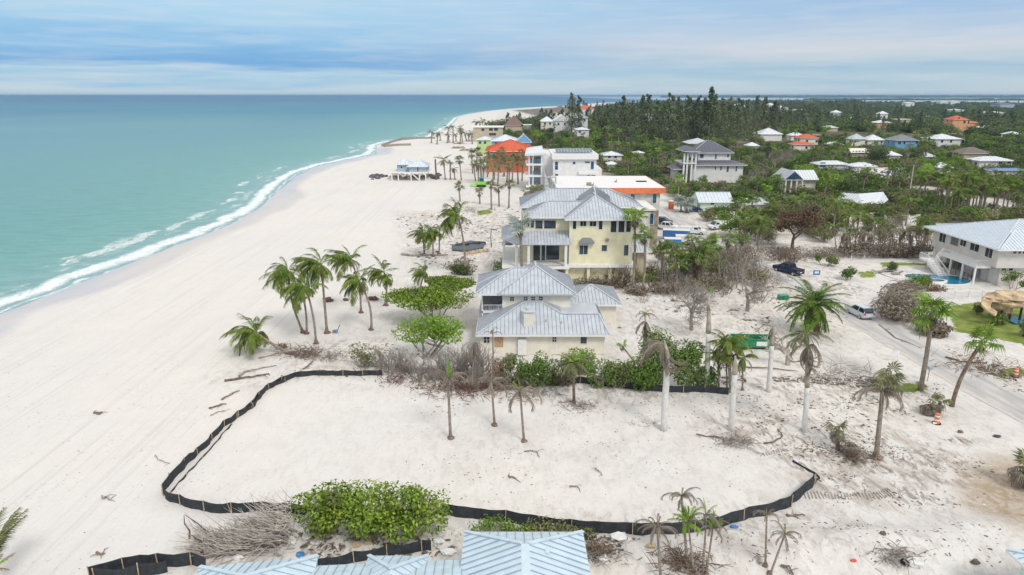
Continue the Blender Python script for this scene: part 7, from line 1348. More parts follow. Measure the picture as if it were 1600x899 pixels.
for i, (px0, py, w_, h_, l, n) in enumerate(((1065, 884, 3.6, 1.3, 'brown stick pile around the bottom palm clump', 260), (1148, 692, 3.2, .8, 'grey twig pile on the open sand by beheaded palm', 130), (1400, 872, 2.6, .8, 'twig heap by the white crate near bottom right', 110), (1332, 716, 3.4, .7, 'dark twiggy litter under the dead royal palm', 130), (480, 555, 4.5, .9, 'brown root mat and palm litter under leaning palm', 240), (520, 560, 3.2, .8, 'yellowish fallen fronds beside the root mat', 110), (440, 545, 1.5, 1.0, 'round dark root ball above the leaning palm', 110), (735, 330, 5, 2.4, 'spiky grey fallen branches below the bushy fan palm', 110), (1190, 440, 9, 1.5, 'fallen grey limbs heaped by the road junction', 220), (1165, 412, 8, 2.2, 'dead limbs piled under the road palms', 220), (1230, 405, 9, 1., 'brown twig litter beneath the brown leafed tree', 200), (720, 612, 7, .7, 'red-brown brush along the front of cottage hedge', 260), (815, 612, 8, .6, 'twiggy brown brush before the cottage shrubs', 180), (620, 596, 4, .7, 'reddish brush at the black fence end', 110), (1318, 590, 9, .5, 'grey rubble ridge of litter across the sand', 180), (1530, 575, 8, .6, 'dark brush strip along the right road edge', 200), (905, 636, 3.2, .35, 'ring of grey fallen fronds round shaggy palm', 80), (938, 872, 2.4, .8, 'tangled brush right of the pale blue roof', 140))):
    b = GG(px0, py); root = thing('brush_pile', b, l, 'brush pile', 'brush and twig piles on the sand'); q = MB(); rr = random.Random(400 + i)
    for k_ in range(n):
        a = Vector((rr.gauss(0, w_ * .28), rr.gauss(0, w_ * .2), rr.uniform(0, h_ * .5))); d = Vector((rr.gauss(0, 1), rr.gauss(0, 1), rr.gauss(.15, .45))).normalized(); L = rr.uniform(.4, 1.5) * (w_ / 4) ** .4; q.tube([a, a + d * L * .5 + Vector((0, 0, rr.uniform(0, .15))), a + d * L], [.035, .028, .01], 3, 0, False)
    q.build('twigs', 'husk' if 'red' in l else ('bark_brown' if 'brown' in l or 'dark' in l else 'bark_grey'), root, org=(0, 0, 0))['kind'] = 'stuff'
for i, (px, py, s) in enumerate(((472, 462, .9), (502, 463, 1.0), (586, 464, .9), (538, 471, .5))):
    b = GG((px, 515, 580, 543)[0] if i else 471, py) if False else GG((470, 513, 582, 541)[i], (467, 471, 469, 470)[i]); q = MB(); rr = random.Random(i); q.blob(b + Vector((0, 0, .2)), (s, s * .6, s * .45), 0, 8, 6, .3, rr); tag(q.build('root_clump', 'husk'), ('dark root clump furthest left on the grove sand', 'maroon root clump behind the upright coconut palm', 'maroon root clump behind the thin curved palm', 'small grey root clump beyond the plume palm')[i], 'root clump', 'upturned palm roots on the beach')
# dead palm hedge and dead stem thickets: each stem its own
r = random.Random(51)
DH = 'hedge of dead palms before the white tarp fence'
for i in range(34):
    px = 1308 + i * 4.4 + r.uniform(-2, 2); pb = r.uniform(380, 402); b = GG(px, pb); t = at(px + r.uniform(-6, 6), pb - r.uniform(12, 42), b)
    palm('dead_palm', b, t, 'brown leafless palm stem in the hedge before the white tarp', [('dry', 9, 2.6, 0, 200, -80, 35), ('brown', 3, 2.0, 0, 200, -80, 10), ('lime' if i % 5 == 0 else 'olive', 2 + (i % 3 == 0) * 4, 2.0, 0, 200, 10, 80)], 500 + i, .11, .08, 'bark_palm', 0, DH, 'dead palm', flare=1.2)
px_leafy('dense brown undergrowth at the foot of the dead palm hedge', (1385, 401), 1302, 1458, 374, 'frond_dry', 6500, .22, 320, 6, name='dead_hedge', cat='hedge', lumps=30, low=0.)
for i in range(34):
    px = r.choice((r.uniform(1022, 1062), r.uniform(1125, 1170))); pb = r.uniform(425, 455); b = GG(px, pb); t = at(px + r.uniform(-3, 3), pb - r.uniform(28, 52), b)
    palm('dead_palm', b, t, 'thin curved dead palm stem in the thicket near date palm', [('dry', 4, 1.9, 0, 200, -85, 0), ('olive', int(r.random() < .35) * 3, 1.4, 0, 200, 20, 80)], 560 + i, .09, .06, 'bark_grey', r.uniform(-.12, .12), 'dead stems around the grey date palm', 'dead palm', flare=1.2)
px_leafy('brown leafless undergrowth along the base of the yellow house', (935, 449), 886, 992, 432, 'frond_dry', 2600, .16, 330, 3, name='dead_shrub', cat='dead shrub', lumps=16, low=0.)
px_leafy('grey dead undergrowth around the grey date palm', (1040, 456), 1012, 1068, 436, 'frond_dry', 1500, .18, 331, 4, name='dead_shrub', cat='dead shrub', lumps=12, low=0.)
px_leafy('russet ground litter before the cottage hedge', (720, 606), 640, 800, 597, 'leaf_brown', 1800, .09, 332, 2.4, name='dead_shrub', cat='dead shrub', lumps=14, low=0.)
for i, (bs, a, c, yt, lf, n, l) in enumerate((((820, 604), 800, 842, 548, 'leaf_green', 1500, 'dark green shrub between cottage utility box and palm'), ((875, 602), 860, 896, 550, 'leaf_olive', 1300, 'dull shrub behind the shaggy half-dry palm'), ((950, 604), 930, 985, 552, 'leaf_green', 1500, 'glossy shrub linking the cottage shrubs and big hedge'), ((1000, 612), 985, 1030, 560, 'leaf_green', 1500, 'low glossy shrub under the left royal palm'))): px_leafy(l, bs, a, c, yt, lf, n, .15, 340 + i, lumps=10)
for i, (px, py, a, c, yt, l) in enumerate(((1150, 402, 1112, 1200, 384, 'grey brown brush below the palms across the road'), (1210, 398, 1180, 1262, 384, 'low brown brush under the brown leafed tree'), (1290, 402, 1258, 1320, 388, 'low brown brush between brown tree and dead palm hedge'), (1100, 452, 1068, 1140, 432, 'grey dead brush right of the grey date palm'), (1165, 432, 1140, 1215, 414, 'pale dead brush beside the road junction'), (1060, 408, 1030, 1075, 398, 'low weeds before the teal trailer'), (700, 420, 690, 742, 404, 'dry pale brush mat beneath the tall coconut palm'), (990, 460, 970, 1012, 446, 'brown brush at the feet of the skirted palms'))):
    px_leafy(l, (px, py), a, c, yt, 'frond_dry', 1500, .15, 360 + i, name='dead_brush', cat='dead brush', lumps=14, low=0.)
r = random.Random(99)
for i in range(44):
    px, py = (r.uniform(1000, 1230), r.uniform(446, 476)) if i % 4 == 3 else ((r.uniform(1025, 1180), r.uniform(432, 462)), (r.uniform(1120, 1240), r.uniform(392, 425)), (r.uniform(600, 780), r.uniform(570, 600)))[i % 3]
    if i % 4 == 3:
        bare('bare_shrub', GG(px, py), r.uniform(1.6, 3.6), r.uniform(3, 6), 'low pale leafless shrub on the sand between cottage and road', 700 + i, 12, 2, 'bark_grey', 'low leafless shrubs between the cottage and the road'); continue
    bare('bare_shrub', GG(px, py), r.uniform(2.2, 4.4), r.uniform(3, 5), ('bare grey brown shrub in the thicket right of yellow house', 'bare brown shrub in the brush by road junction', 'bare grey shrub in the hedge beside black fence end')[i % 3], 700 + i, 12, 2, ('bark_palm', 'bark_brown', 'bark_grey')[i % 3], ('bare shrubs near the grey date palm', 'bare shrubs by the road junction', 'bare shrubs beside the black fence end')[i % 3])
# ================================================================ the wooded neighbourhood and the far wood
r = random.Random(77)
PRO = {}
def proto_foliage(seed, w, h, lumps, n, size, leaf, low, shape='round', stem='bark_grey', tw=.2):
    rr = random.Random(seed); rs = np.random.RandomState(seed); cen = []; rad = []
    for i in range(lumps):
        if shape == 'pine':
            t = (i + .5) / lumps; z = h * (low + (1 - low) * t); R0 = w / 2 * (1 - t) ** .6 * .95 + .25; a = rr.uniform(0, 6.283); q = rr.uniform(.2, .95) * R0; cen.append((math.cos(a) * q, math.sin(a) * q, z)); k = R0 * rr.uniform(.25, .45) + .2; rad.append((k, k, k * 1.25))
        else:
            a = rr.uniform(0, 6.283); q = math.sqrt(rr.random()) * .78; z = h * (low + (1 - low) * rr.uniform(.25, .84) * (1 - .35 * q * q)); cen.append((math.cos(a) * q * w / 2, math.sin(a) * q * w / 2, z)); k = rr.uniform(.2, .34) * w * .8; rad.append((k, k, k * .7))
    cen = np.array(cen); rad = np.array(rad); v, f = leaves_np(cen, rad, n, size, rs, up=.3 if shape == 'pine' else .5)
    if shape == 'pine': v[:, 2] = v[:, 2]
    crown = fastmesh('crown', v, f, [leaf]); mb = MB(); zt = h * (.95 if shape == 'pine' else .6); mb.tube([(0, 0, -.3), (.1, 0, zt * .5), (0, .1, zt)], [tw, tw * .75, tw * .25], 5, 0, False)
    for i in range(min(lumps, 9 if shape != 'pine' else 12)):
        c = Vector(cen[(i * 3) % lumps]); st = Vector((.05, 0, max(.3, min(c.z - w * .15, zt * .9)) * (.8 if shape == 'pine' else .6))); mb.tube([st, st.lerp(c, .55) + Vector((0, 0, .1)), c], [tw * .4, tw * .25, .03], 3, 0, False)
    return crown, mb.mesh('trunk', [stem])
for i in range(3):
    PRO['pine', i] = proto_foliage(900 + i, 6.5 + i * .8, 17, 34, 1500, .34, 'needle', .12, 'pine', 'bark_brown', .28)
    PRO['broad', i] = proto_foliage(910 + i, 8, 7, 15, 1200, .30, 'leaf_green', .2)
    PRO['dark', i] = proto_foliage(920 + i, 8.5, 8, 15, 1200, .30, 'leaf_dark', .15)
    PRO['bright', i] = proto_foliage(930 + i, 6.5, 6, 13, 1000, .28, 'leaf_bright', .18)
    PRO['olive', i] = proto_foliage(940 + i, 7.0, 5, 13, 1000, .28, 'leaf_olive', .12)
    mb = MB(); rr = random.Random(950 + i); branch(mb, Vector((0, 0, -.2)), Vector((0, 0, 1)), 2.3, .13, 5, rr, .75, .2, 4, 2, (3, 4)); PRO['bare', i] = (None, mb.mesh('bare_crown', ['bark_grey']))
    for kd, fk, fd, L in (('palm', 'fan', 'fandry', 1.9), ('plume', 'green', 'dry', 3.0), ('limepalm', 'fanlime', 'fandry', 1.9)):
        rr = random.Random(960 + i); V_ = []; 
        me = bpy.data.meshes.new('crown'); vs_ = []; fs_ = []; ms_ = []
        for j in range(17):
            k_ = fk if j < 12 else fd; src = FR[k_, rr.randrange(3)]; el = rr.uniform(-15, 75) if j < 12 else rr.uniform(-88, -55); mt = Matrix.Rotation(R(360 * j / 12 + rr.uniform(-12, 12)), 4, 'Z') @ Matrix.Rotation(R(-el), 4, 'Y') @ Matrix.Scale(L * rr.uniform(.85, 1.1), 4); o_ = len(vs_)
            vs_ += [tuple(mt @ v_.co) for v_ in src.vertices]; fs_ += [tuple(o_ + q for q in p.vertices) for p in src.polygons]; ms_ += [0 if j < 12 else 1] * len(src.polygons)
        me.from_pydata(vs_, [], fs_)
        for m_ in ({'palm': 'frond_green', 'plume': 'frond_green', 'limepalm': 'leaf_bright'}[kd], 'frond_dry'): me.materials.append(MT[m_])
        me.polygons.foreach_set('material_index', ms_); me.update(); PRO[kd, i] = (me, None)
tm = MB(); tm.tube([(0, 0, 0), (.012, 0, .5), (0, 0, 1)], [1.25, 1, .85], 7, 0, False); UNIT_TRUNK = tm.mesh('trunk', ['bark_palm'])
HT = {'pine': 17, 'broad': 7, 'dark': 8, 'bright': 6, 'olive': 5, 'bare': 7}
NAMES = dict(pine=('pine_tree', 'pine tree', 'feathery dark pine'), broad=('broadleaf_tree', 'tree', 'mid green leafy tree'), dark=('dark_tree', 'tree', 'dense dark green tree'), bright=('leafy_bush', 'bush', 'bright green leafy bush'), olive=('olive_bush', 'bush', 'dull olive bush'),
             bare=('bare_tree', 'bare tree', 'leafless grey tree'), palm=('cabbage_palm', 'palm tree', 'fan palm'), plume=('feather_palm', 'palm tree', 'feather palm'), limepalm=('cabbage_palm', 'palm tree', 'bright green fan palm'))
LM = [(G(1105, 275), 'the slate roofed villa'), (G(957, 262), 'the white hip roofed cottage'), (G(905, 215), 'the white gabled villas'), (G(1118, 328), 'the grey roofed bungalow'), (G(1255, 298), 'the blue truss pavilion'), (G(1350, 335), 'the fallen white roof'), (G(1525, 440), 'the poolside house'), (G(1262, 232), 'the red roofed villa'), (G(1422, 230), 'the bright blue house'),
      (G(1345, 248), 'the beige sunroom house'), (G(1490, 228), 'the bright white metal roof'), (G(1535, 250), 'the broad charcoal roof'), (G(1570, 268), 'the blue flat roof'), (G(880, 300), 'the modern white house'), (G(1210, 220), 'the large pale seamed roof'), (G(1505, 205), 'the apricot villa'), (G(800, 245), 'the orange house'), (G(1410, 285), 'the parked campers'), (G(1000, 330), 'the flat roofed block house'), (G(1415, 196), 'the sand coloured flat building'), (G(860, 190), 'the far dune houses'), (G(1240, 395), 'the brown leafed tree'), (G(1050, 335), 'the portable toilet')]
def lm_label(x, y, kd, h_, ws=1):
    d, p, nm = min(((math.hypot(x - q.x, (y - q.y) * .7), q, nm) for q, nm in LM), key=lambda a: a[0])
    rel = 'behind' if y > p.y + 22 else ('in front of' if y < p.y - 8 else 'beside'); side = ''
    if rel == 'beside' and abs(x - p.x) > 9: rel = 'west of' if x < p.x else 'east of'
    elif rel == 'behind' and y > p.y + 70: rel = 'deep behind'
    elif rel == 'in front of' and y < p.y - 35: rel = 'well before'
    wd = '' if ws < 1.12 or kd == 'pine' else 'wide '; size = 'tall' if h_ > HT.get(kd, 9) * 1.12 else ('short' if h_ < HT.get(kd, 9) * .85 else '')
    far = 'well ' if d > 60 and rel in ('west of', 'east of') else ''
    return (size + ' ' + wd + NAMES[kd][2] + ' ' + far + rel + ' ' + nm).strip(), NAMES[kd][2] + ('es ' if kd in ('bright', 'olive') else 's ') + rel + ' ' + nm
FIRST = {}
def tree(kd, x, y, h_, ws=1., label=None, seed=0):
    i = r.randrange(3); z = gz(x, y); l, g = lm_label(x, y, kd, h_, ws); nm, cat, _ = NAMES[kd]
    root = bpy.data.objects.new(nm, None); C.objects.link(root); root.location = (x, y, z); root.rotation_euler = (0, 0, r.uniform(0, 6.283)); tag(root, label or l, cat, None if label else g)
    if kd in ('palm', 'plume', 'limepalm'):
        t = ob('trunk', UNIT_TRUNK, root, scale=(.2, .2, h_)); c_ = ob('crown', PRO[kd, i][0], root, loc=(0, 0, h_), rot=(r.uniform(-.1, .1), r.uniform(-.1, .1), r.uniform(0, 6)), scale=ws * (1.1 if kd != 'plume' else 1.0)); c_['kind'] = 'stuff'
    else:
        s = h_ / HT[kd]; c, t = PRO[kd, i]
        if c is not None: o = ob('crown', c, root, scale=(s * ws, s * ws, s)); o['kind'] = 'stuff'
        o = ob('trunk' if c is not None else 'branches', t, root, scale=(s * ws, s * ws, s)); o['kind'] = 'stuff'
    return root
HOUSES = [o for o in C.objects if o.get('category') in ('house', 'hut')]
HB = []
for o in HOUSES:
    xs = []; ys = []
    for ch in o.children:
        if ch.type == 'MESH' and ch.name.split('.')[0] in ('wall', 'roof', 'upper_wall', 'lower_wall', 'left_wall', 'side_wall'):
            for v in ch.bound_box: xs.append(v[0] + o.location.x); ys.append(v[1] + o.location.y)
    if xs: HB.append((min(xs), max(xs), min(ys), max(ys), o.name))
for q_ in ([(1306, 300), (1390, 334)], ):
    p0_ = G(q_[0][0], q_[1][1]); p1_ = G(q_[1][0], q_[0][1] + 14); HB.append((p0_.x, p1_.x, p0_.y + 4, p1_.y, 'fallen_roof'))
def blocked(x, y, h_, rad, view=True):
    """keep clear of houses and of the ground right in front of them as far as the photograph shows their walls"""
    for (x0, x1, y0, y1, nm) in HB:
        if x0 - rad * .5 < x < x1 + rad * .5 and y0 - rad * .5 < y < y1 + rad * .5: return True
        if view and 'wooded' not in nm:
            # line of sight to the wall: would this crown rise over the house's eaves?
            if y < y0 and y > y0 - 90:
                t = y0 / y; xl = x * t
                if x0 - rad < xl < x1 + rad:
                    ht = H + (h_ - H) * t       # height of the crown's top as seen against the front wall
                    lim = (2.0 if y0 < 240 else 2.2) if y0 < 500 else 4
                    if ht > lim + (2.5 if (x * 7.3 + y * 3.1) % 1 < .12 else 0): return True
    X_ = np.array([x]); Y_ = np.array([y])
    if pdist(X_, Y_, ROADSEG)[0] < 5 + rad * .4: return True
    return False
def inside(x, y, poly): return bool(inpoly(np.array([x]), np.array([y]), poly)[0])
FORB = [pxpoly(q) for q in ([(1330, 262), (1425, 262), (1430, 285), (1330, 290)], [(1010, 318), (1100, 318), (1110, 372), (1020, 372)], [(1440, 288), (1640, 332), (1640, 340), (1440, 298)], [(1205, 372), (1285, 372), (1290, 402), (1195, 402)])]
placed = []
def place(kd, poly, n, h0, h1, sep, rad, ws=(.85, 1.25), tries=40, view=True):
    P = pxpoly(poly); lo = np.array(P).min(0); hi = np.array(P).max(0); c = 0
    for _ in range(n * tries):
        if c >= n: break
        x = r.uniform(lo[0], hi[0]); y = r.uniform(lo[1], hi[1]); h_ = r.uniform(h0, h1)
        if not inside(x, y, P) or any(inside(x, y, q) for q in FORB) or blocked(x, y, h_, rad, view): continue
        if any(abs(a - x) < sep and abs(b - y) < sep and math.hypot(a - x, b - y) < sep for a, b in placed): continue
        placed.append((x, y)); tree(kd, x, y, h_, r.uniform(*ws)); c += 1
    return c
# tall pines: a belt across the middle distance
PB = [(935, 215), (1000, 205), (1180, 195), (1250, 205), (1200, 235), (1060, 232), (985, 245), (935, 240)]
for (px, yt, pb) in ((893, 146, 212), (903, 150, 212), (1002, 150, 222), (1010, 148, 225), (985, 158, 226), (972, 150, 220), (1043, 146, 225), (1056, 152, 222), (1071, 150, 222), (1088, 150, 228), (1105, 137, 232), (1113, 148, 226), (1124, 154, 224), (1136, 152, 224), (1150, 154, 224), (1163, 156, 220), (1178, 150, 216), (1190, 152, 214), (1206, 158, 214), (960, 160, 214), (948, 164, 210), (1025, 158, 222), (1034, 160, 226), (1097, 154, 232), (1081, 160, 230), (1060, 164, 232), (1128, 166, 232), (1150, 168, 232), (935, 166, 205)):
    b = G(px, pb); tree('pine', b.x, b.y, ZY(b.y, yt), r.uniform(.75, 1.15)); placed.append((b.x, b.y))
place('pine', PB, 26, 11, 19, 8, 3, view=True); place('bare', PB, 20, 9, 13, 6, 3); place('broad', PB, 18, 8, 13, 7, 3); place('olive', PB, 14, 5, 8, 6, 3); place('bright', PB, 14, 6, 9, 6, 3)
place('pine', [(1180, 185), (1360, 182), (1470, 195), (1400, 212), (1260, 200), (1200, 205)], 34, 13, 20, 9, 3)
# neighbourhood zones (photograph rows 200-345)
Z1 = [(840, 215), (935, 225), (1060, 235), (1240, 240), (1290, 262), (1240, 290), (1215, 335), (1180, 332), (1100, 325), (1055, 310), (950, 270), (880, 235)]
Z2 = [(1230, 225), (1640, 222), (1640, 330), (1530, 318), (1440, 300), (1330, 330), (1280, 330), (1240, 300), (1250, 262)]
Z3 = [(1260, 320), (1450, 310), (1490, 330), (1455, 345), (1400, 340), (1310, 345), (1250, 350)]
Z4 = [(760, 205), (880, 195), (960, 210), (930, 240), (850, 232), (800, 222)]
Z5 = [(1470, 300), (1640, 325), (1640, 335), (1590, 330), (1490, 345), (1455, 335)]
place('plume', Z5, 20, 6, 12, 3, 2); place('palm', Z5, 10, 5, 9, 3, 2); place('limepalm', Z5, 6, 7, 10, 4, 2)
for (px, pb, pt, kd) in ((1433, 326, 277, 'plume'), (1441, 322, 268, 'limepalm'), (1529, 342, 290, 'plume'), (1535, 340, 296, 'plume'), (1553, 338, 294, 'plume'), (1571, 336, 288, 'limepalm'), (1580, 335, 292, 'plume'), (1592, 338, 290, 'plume'), (1300, 372, 315, 'plume'), (1307, 366, 322, 'plume'), (1441, 400, 345, 'plume'), (1302, 300, 262, 'bright'), (1296, 304, 268, 'bright'), (985, 330, 300, 'limepalm'), (957, 322, 300, 'limepalm'), (966, 238, 205, 'limepalm'), (1059, 318, 280, 'limepalm'), (1240, 232, 203, 'plume'), (1283, 238, 207, 'limepalm'), (1180, 232, 204, 'palm'), (1490, 345, 305, 'plume'), (1508, 342, 296, 'plume'), (1415, 352, 312, 'plume'), (1185, 372, 352, 'palm')):
    b = G(px, pb); tree(kd, b.x, b.y, ZY(b.y, pt), 1.15); placed.append((b.x, b.y))
for i, (px, py) in enumerate(((1064, 331), (1074, 333))):
    b = GG(px, py); palm('silver_palm', b, at(px, py - 14, b), ('silver blue fan palm bush right of the portable toilet', 'second silver blue fan palm bush by the dark car')[i], [('fansilver', 20, 3.0, 0, 200, -20, 75)], 600 + i, .25, .2)
# green and brown thickets across the road
for i, (px, pb, kd, h_) in enumerate(((1155, 375, 'palm', 5), (1140, 368, 'bright', 4.5), (1165, 372, 'broad', 5.5), (1180, 378, 'olive', 4.5), (1128, 345, 'broad', 5), (1148, 350, 'palm', 5.5), (1105, 345, 'olive', 4), (1172, 352, 'palm', 6), (1190, 358, 'broad', 5.5), (1205, 368, 'olive', 5), (1112, 342, 'dark', 4), (1130, 355, 'bright', 5), (1160, 358, 'palm', 6), (1200, 350, 'palm', 5.5), (1270, 372, 'olive', 4), (1288, 378, 'olive', 3.5), (1185, 388, 'bare', 5), (1205, 395, 'bare', 4), (1150, 392, 'bare', 5))):
    b = G(px, pb); tree(kd, b.x, b.y, h_, 1.1); placed.append((b.x, b.y))
place('broad', Z1, 42, 4, 8, 4.2, 3); place('bright', Z1, 30, 3.5, 6.5, 4, 3); place('dark', Z1, 26, 5, 9, 4.5, 3); place('palm', Z1, 24, 5, 9, 3, 2); place('limepalm', Z1, 18, 5, 9, 3, 2); place('olive', Z1, 22, 3, 6, 4, 3); place('bare', Z1, 24, 5, 8, 5, 3)
for (px, pb, h_) in ((1190, 290, 9), (1205, 272, 10), (1222, 262, 11), (1200, 255, 11), (1175, 300, 8), (1232, 255, 10), (1180, 285, 8), (1045, 222, 14), (1060, 224, 13)):
    b = G(px, pb); tree('bare', b.x, b.y, h_, 1.35)
place('bright', Z4, 12, 5, 9, 6, 3); place('broad', Z4, 14, 5, 9, 6, 3); place('palm', Z4, 16, 7, 12, 5, 2); place('dark', Z4, 12, 5, 9, 6, 3)
Z6 = [(1025, 412), (1110, 408), (1125, 368), (1200, 356), (1245, 385), (1235, 425), (1180, 452), (1060, 456), (1012, 452)]
place('bare', Z6, 22, 3.5, 6, 3, 2); place('olive', Z6, 10, 2, 3.8, 2.5, 2); place('plume', Z6, 8, 3.5, 6, 2.5, 2); place('palm', Z6, 8, 3, 5.5, 2.5, 2); place('broad', Z6, 3, 2.5, 4, 2.5, 2)
place('olive', [(1160, 330), (1310, 325), (1310, 372), (1290, 376), (1215, 350), (1170, 352)], 26, 3, 5, 3, 2.5); place('broad', [(1160, 330), (1310, 325), (1310, 372), (1290, 376), (1215, 350), (1170, 352)], 22, 3, 6, 3.2, 2.5); place('bare', [(1250, 340), (1310, 340), (1310, 385), (1250, 390)], 6, 3, 5, 3, 2.5); place('palm', [(1160, 330), (1310, 325), (1310, 355), (1250, 350)], 10, 4, 7, 3, 2.5)
Z7 = [(1450, 322), (1540, 330), (1640, 345), (1640, 356), (1560, 350), (1500, 352), (1455, 345)]
place('olive', Z7, 22, 2, 4.5, 2.5, 2); place('broad', Z7, 14, 2.5, 5, 2.5, 2); place('plume', Z7, 8, 4, 7, 2.5, 2)
Z9 = [(1300, 352), (1465, 346), (1455, 372), (1305, 378)]
place('olive', Z9, 10, 1.5, 3, 3, 2.5); place('bare', Z9, 8, 2.5, 4, 3, 2); place('plume', Z9, 8, 3, 5.5, 3, 2); place('broad', Z9, 4, 2, 3, 3, 2)
place('olive', Z3, 24, 2.5, 4.5, 3, 2.5); place('broad', Z3, 18, 3, 5.5, 3.2, 2.5); place('plume', Z3, 12, 4, 7, 3, 2); place('bright', Z3, 8, 3, 5, 3, 2.5)
place('broad', Z2, 62, 4, 8.5, 5, 3); place('dark', Z2, 56, 5, 9.5, 5.5, 3); place('palm', Z2, 52, 5, 10, 4, 2); place('bright', Z2, 48, 4, 7, 5, 3); place('plume', Z2, 24, 6, 10, 4.5, 2); place('olive', Z2, 36, 3, 6, 5, 3); place('bare', Z2, 30, 5, 8, 6, 3); place('limepalm', Z2, 18, 6, 10, 4, 2)
# undergrowth knitting the wood together, and the far wood: masses nobody could count
def mass(name, kinds, pts, label=None):
    for kd in kinds:
        sel = [p for p in pts if p[3] == kd]
        if not sel: continue
        me = bpy.data.meshes.new(name + '_points'); me.from_pydata([(p[0], p[1], p[2]) for p in sel], [], []); a = me.attributes.new('size', 'FLOAT', 'POINT'); a.data.foreach_set('value', [p[4] for p in sel]); a = me.attributes.new('turn', 'FLOAT', 'POINT'); a.data.foreach_set('value', [p[5] for p in sel])
        o = ob(name, me); tag(o, kind='stuff')
        crown = SRC[kd]
        ng = bpy.data.node_groups.new(name + '_' + kd, 'GeometryNodeTree'); ng.interface.new_socket('Geometry', in_out='INPUT', socket_type='NodeSocketGeometry'); ng.interface.new_socket('Geometry', in_out='OUTPUT', socket_type='NodeSocketGeometry')
        n = ng.nodes.new; gi = n('NodeGroupInput'); go = n('NodeGroupOutput'); oi = n('GeometryNodeObjectInfo'); oi.inputs[0].default_value = crown; oi.inputs['As Instance'].default_value = True; ip = n('GeometryNodeInstanceOnPoints')
        s_ = n('GeometryNodeInputNamedAttribute'); s_.data_type = 'FLOAT'; s_.inputs[0].default_value = 'size'; t_ = n('GeometryNodeInputNamedAttribute'); t_.data_type = 'FLOAT'; t_.inputs[0].default_value = 'turn'; cx = n('ShaderNodeCombineXYZ')
        l = ng.links.new; l(gi.outputs[0], ip.inputs['Points']); l(oi.outputs['Geometry'], ip.inputs['Instance']); l(s_.outputs[0], ip.inputs['Scale']); l(t_.outputs[0], cx.inputs[2]); l(cx.outputs[0], ip.inputs['Rotation']); l(ip.outputs[0], go.inputs[0])
        md = o.modifiers.new('scatter', 'NODES'); md.node_group = ng
SRC = {}
def src(kd, seed, w_, h_, lumps, n, size, leaf, shape='round'):
    c, t = proto_foliage(seed, w_, h_, lumps, n, size, leaf, .1, shape, 'bark_brown', .2); x, y = {'f_pine': (330, 900), 'f_dark': (420, 900), 'f_green': (500, 880), 'f_olive': (560, 900), 'u_grey': (210, 360), 'u_green': (150, 330), 'u_olive': (170, 340), 'u_dark': (190, 350)}[kd]
    o = ob('woodland_clump', c, loc=(x, y, 0)); tag(o, kind='stuff'); SRC[kd] = o
src('f_pine', 971, 11, 19, 26, 520, .8, 'needle', 'pine'); src('f_dark', 972, 26, 11, 26, 700, 1.05, 'leaf_dark'); src('f_green', 973, 22, 8, 24, 600, .95, 'leaf_green')
src('f_olive', 977, 20, 7, 24, 560, .9, 'leaf_olive'); src('u_grey', 978, 5, 2.2, 10, 260, .26, 'frond_dry')
src('u_green', 974, 6, 2.6, 10, 260, .34, 'leaf_green'); src('u_olive', 975, 6, 2.2, 10, 260, .34, 'leaf_olive'); src('u_dark', 976, 7, 3.2, 10, 260, .36, 'leaf_dark')
rs = np.random.RandomState(21); pts = []
fpoly = [tuple(G(a, b)[:2]) for a, b in ((770, 205), (880, 186), (900, 172), (985, 164))] + [(900, 4100), (1800, 4200), (2200, 3400), (2150, 2750), (2600, 2450), (3000, 1500), (1500, 500), (560, 330)] + [tuple(G(a, b)[:2]) for a, b in ((1600, 215), (1300, 205), (1230, 212), (940, 222), (860, 205))]
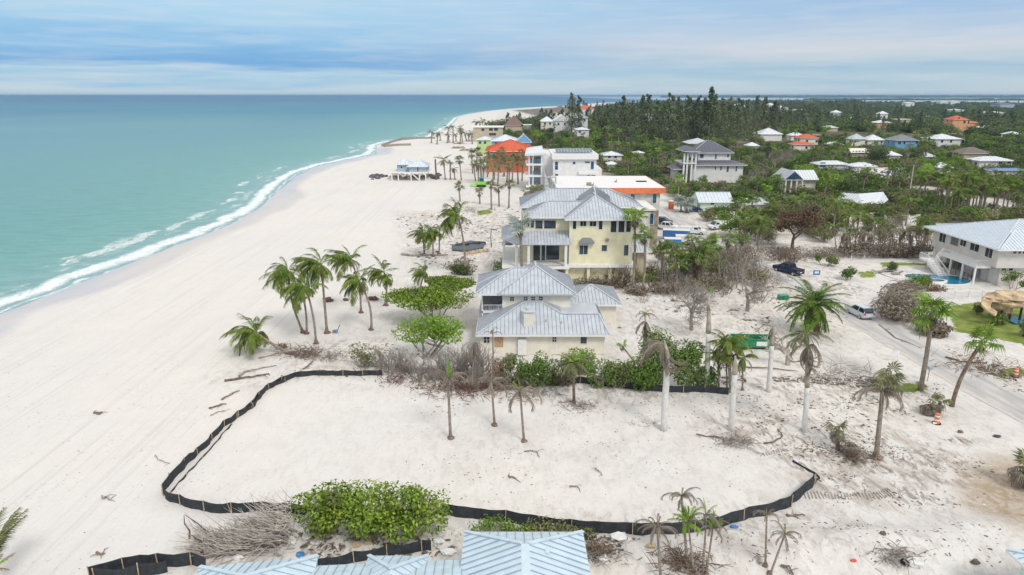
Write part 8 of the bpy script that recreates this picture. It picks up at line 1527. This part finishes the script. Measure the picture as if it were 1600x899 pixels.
for i in range(42000):
    y = 260 * math.exp(rs.uniform(0, 2.8)); x = rs.uniform(-.05, .95) * y
    if not inside(x, y, fpoly): continue
    u = rs.rand(); kd = 'f_pine' if u < (.16 if x < .55 * y else .08) else ('f_dark' if u < .5 else ('f_olive' if u < .68 else 'f_green'))
    if blocked(x, y, 9 if kd != 'f_pine' else 13, 5 if y < 900 else 1): continue
    hmax = 1.0; s = rs.uniform(.5, 1.0) * (.75 if y < 600 else 1)
    if kd == 'f_pine': s = rs.uniform(.6, 1.05)
    if y > 1500: s *= rs.uniform(.9, 1.2)
    if x > .5 * y and y > 900: s *= .62
    pts.append((x, y, -.3, kd, s, rs.uniform(0, 6.28)))
    if len(pts) > 7600: break
mass('far_woodland', ('f_pine', 'f_dark', 'f_green', 'f_olive'), pts)
pts = []
for poly, n in ((Z1, 900), (Z2, 2200), (Z3, 260), (Z4, 500)):
    P = pxpoly(poly); lo = np.array(P).min(0); hi = np.array(P).max(0); c = 0
    for _ in range(n * 12):
        if c >= n: break
        x, y = rs.uniform(lo, hi)
        if not inside(x, y, P) or any(inside(x, y, q) for q in FORB) or blocked(x, y, 2.4, 2.5): continue
        if vn(np.array([x / 13.]), np.array([y / 13.]))[0] > .80: continue
        pts.append((x, y, gz(x, y) - .2, ('u_green', 'u_olive', 'u_dark', 'u_grey')[int(rs.choice(4, p=(.33, .29, .16, .22)))], rs.uniform(.6, 1.25), rs.uniform(0, 6.28))); c += 1
mass('undergrowth', ('u_green', 'u_olive', 'u_dark', 'u_grey'), pts)
# mangrove spit and far shore beyond the bay
q = MB()
for i in range(160):
    t = i / 160; x = 2150 + t * 2400 + rs.uniform(-40, 40); y = 5200 - t * 700 + rs.uniform(-60, 60); q.blob((x, y, 2), (60, 40, 9 + rs.uniform(0, 5)), 0, 7, 5, .3, r)
tag(q.build('mangrove_spit', 'leaf_dark'), kind='stuff')
q = MB()
for i in range(420):
    t = i / 420; x = 2500 + t * 9500 + rs.uniform(-60, 60); y = 11500 - t * 1200 + rs.uniform(-100, 100); q.blob((x, y, 5), (120, 60, 20 + rs.uniform(0, 16)), 0, 7, 5, .3, r)
tag(q.build('far_shore_trees', 'leaf_dark'), kind='stuff')
